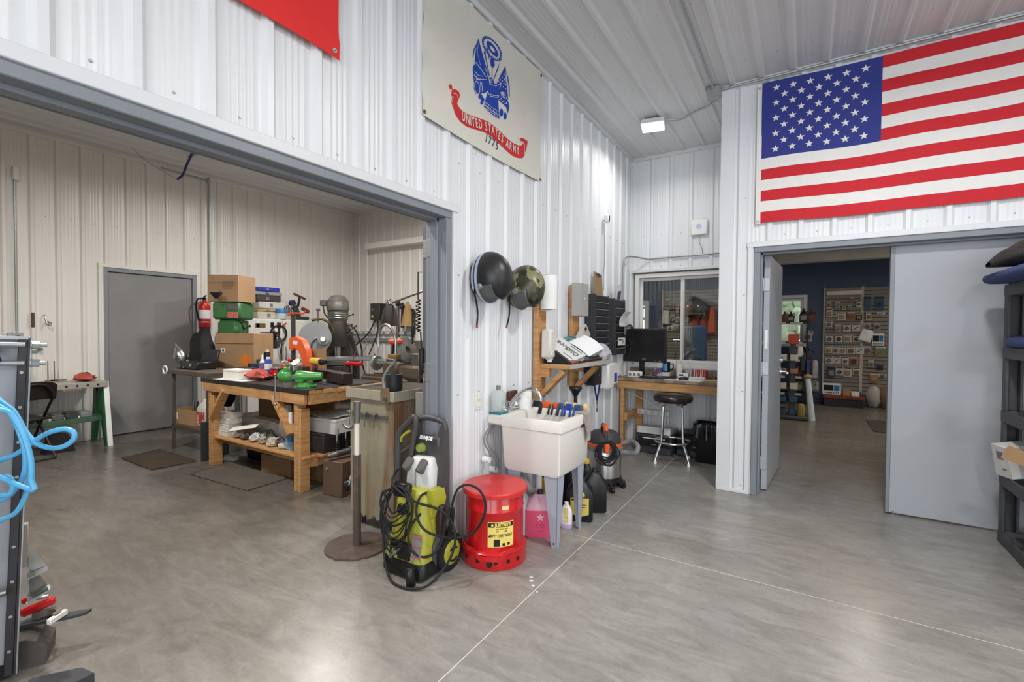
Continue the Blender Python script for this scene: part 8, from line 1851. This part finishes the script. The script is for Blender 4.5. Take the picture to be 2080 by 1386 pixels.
# ---------------------------------------------------------------- cart at the left edge with the blue hose
ct = thing('steel_cart', 'grey steel tool cart panel at the left edge of the picture', 'cart', (-2.665-.052*CR.x, .545-.052*CR.y, 0), YAW); ct.rotation_euler = (0, radians(2.4), YAW+.70)
pan = M('panel_grey', (150, 153, 158), .42, .1, .05, 4)
obj('panel', G().span((-.75, .0, .05), (-.03, .02, 1.375), .003), pan, ct)
obj('edge_angle', G().span((-.032, -.03, .02), (-.004, .02, 1.378), .003).span((-.004, -.03, .02), (.002, -.005, 1.378)), M('edge_dark', (62, 60, 62), .35, .4, .1, 8), ct)
obj('bright_edge', G().span((.0025, -.028, .02), (.007, -.018, 1.376)), galv, ct)
obj('top_edge', G().span((-.75, -.03, 1.37), (.0, .01, 1.385), .003), galv, ct)
for z in (1.352, 1.278):
    obj('rod', G().cyl((-.75, -.035, z), (-.01, -.035, z), .010, n=10), galv, ct)
    obj('nut', G().cyl((.008, -.02, z), (.03, -.02, z), .016, n=6).cyl((.004, -.02, z), (.008, -.02, z), .019, n=16).cyl((.03, -.02, z), (.05, -.02, z), .008, n=10), galv, ct)
obj('rod', G().cyl((-.75, -.06, .345), (-.03, -.06, .375), .014, n=12), steel, ct)
rv = G()
for k in range(9): rv.cyl((-.018, -.031, .12+.14*k), (-.018, -.034, .12+.14*k), .006, n=8)
obj('rivets', rv, galv, ct)
for s in (-.7, -.05): obj('caster', G().cyl((s, -.01, .03), (s, .03, .03), .03, n=14), black, ct)
hosem = M('sky_blue_hose', (92, 176, 222), .35, 0, .04, 8)
t = thing('air_hose', 'sky blue air hose looped over the steel cart', 'hose', (-2.665, .545, 0), YAW)
HP = lambda px, py, d=-.10: ((px-1040)/950*(1.86+d)+1004/950*1.86, d, 1.42-(py-676)/950*(1.86+d))
paths = [[(-60, 800), (0, 845), (22, 880), (38, 930), (44, 975), (38, 1015), (18, 1055), (-10, 1072), (-60, 1080)],
         [(-60, 810), (0, 838), (20, 860), (36, 890), (58, 914), (85, 924), (112, 922), (134, 908), (137, 893), (122, 885), (98, 888), (70, 900), (40, 922), (15, 938), (-10, 948), (-60, 960)],
         [(-60, 830), (-5, 845), (14, 868), (30, 910), (36, 950), (30, 985), (10, 1015), (-10, 1030), (-60, 1040)],
         [(-60, 1000), (-5, 985), (8, 1000), (6, 1014), (-8, 1024), (-60, 1020)], [(-60, 850), (-4, 848), (12, 862), (33, 900), (46, 950), (46, 990), (40, 1010)]]
hs_ = G()
for i, pth in enumerate(paths): hs_.tube([HP(x, y, -.19-.026*i) for x, y in [(-110, sum(q[1] for q in (pth[0], pth[-1]))/2)]+pth], .0085, 10, 5, True)
obj('coils', hs_, hosem, t); obj('hanger', G().cyl((-.10, -.10, 1.06), (-.02, -.32, 1.08), .010, n=8), galv, t)
t = thing('screwdriver', 'blue handled tool hanging on the cart panel', 'tool', (-2.72, .475, 1.34), YAW); obj('grip', G().cyl((0, -.02, .01), (.03, -.03, -.02), .016, n=12), blue, t); obj('tip', G().cyl((.03, -.03, -.02), (.05, -.035, -.05), .013, n=10), dark, t)
def cp(dx, dz, d=0.0):
    v = Vector((-2.665, .545, 0))+CR*(dx-.125)+Vector((CF.x, CF.y, 0)).normalized()*d; return Vector((v.x, v.y, dz))
# heavy pieces stored at the foot of the cart
t = thing('anvil_block', 'dark grey anvil shaped block at the foot of the cart', 'block', tuple(cp(.03, 0, .10)), YAW+.6); t.scale = (.8, .8, .56)
obj('block', G().prism([(-.18, 0), (.08, 0), (.085, .12), (.055, .15), (.045, .19), (.0, .215), (-.18, .235)], .20, basis((0, .1, 0), (1, 0, 0), (0, 0, 1), (0, -1, 0))), M('anvil_grey', (86, 82, 78), .5, .4, .15, 7), t)
single('steel_plate', 'dark rubber pad lying on the grey anvil block', 'pad', G().prism([(-.10, 0), (.10, .02), (.16, .04), (.17, .07), (-.05, .06)], .012, Matrix()), char, tuple(cp(.05, .136, .10)), YAW+.3)
t = thing('jaw_ring', 'worn steel half ring on the dark pad by the cart', 'ring', tuple(cp(.07, .15, .13)), YAW)
arc = [(.055*cos(a), .045*sin(a)) for a in [pi*1.15*i/14-.3 for i in range(15)]]; obj('ring', G().prism(arc+[(p[0]*.62, p[1]*.62) for p in arc[::-1]], .03), M('worn_steel', (134, 126, 116), .45, .5, .2, 10), t); obj('shim', G().box((.05, .0, .012), (.02, .08, .024), .003), cream, t)
t = thing('red_clamp', 'red steel clamp handle behind the anvil block', 'clamp', tuple(cp(.02, .165, .14)), YAW+.6); obj('handle', G().beam((-.05, 0, .02), (.06, 0, .05), .03, .035, b=.008), red, t); obj('jaw', G().beam((-.05, .02, .06), (.03, .03, .09), .025, .025, b=.006), red, t); obj('screw', G().cyl((.0, -.01, .075), (.04, -.01, .075), .007, n=8), galv, t)
t = thing('flat_bar', 'grey stone like bar with a hole standing beside the cart', 'bar', tuple(cp(.05, .42, .06)), YAW+.75); obj('bar', G().box((0, 0, .09), (.032, .03, .18), .003), M('stone_grey', (150, 142, 134), .7, .1, .1, 12), t); obj('hole', G().cyl((-.01, -.0155, .12), (-.01, -.017, .12), .007, n=10), ink, t)
t = thing('side_tray', 'bent sheet steel trays on the side of the cart', 'tray', tuple(cp(.07, .33, .06)), YAW+.7); g = G().prism([(0, .07), (.03, .08), (.055, .015), (0, .0)], .004, basis((0, 0, .06), (1, 0, 0), (0, 0, 1), (0, -1, 0))).beam((0, -.04, .06), (.06, -.03, .075), .05, .004).beam((0, -.05, -.03), (.06, -.04, -.005), .06, .004)
o = obj('sheet', g, steel, t); o['kind'] = 'stuff'; obj('side', G().prism([(0, .04), (.03, .05), (.055, -.01), (0, -.03)], .004, basis((0, 0, 0), (1, 0, 0), (0, 0, 1), (0, -1, 0))), dull_steel, t); obj('wire_end', G().tube([(0, -.07, -.035), (.06, -.06, -.012), (.066, -.055, .0), (.06, -.05, .008)], .006, 8, 3), galv, t); obj('bracket', G().box((-.0, .0, .02), (.006, .03, .14)), galv, t)
p = at(140, 1382, z=.03); single('black_block', 'black block on the floor at the bottom left corner', 'block', G().prism([(-.10, -.06), (.07, -.02), (.10, .03), (.02, .06), (-.12, .0)], .05), char, (p.x, p.y-.02, 0), YAW)
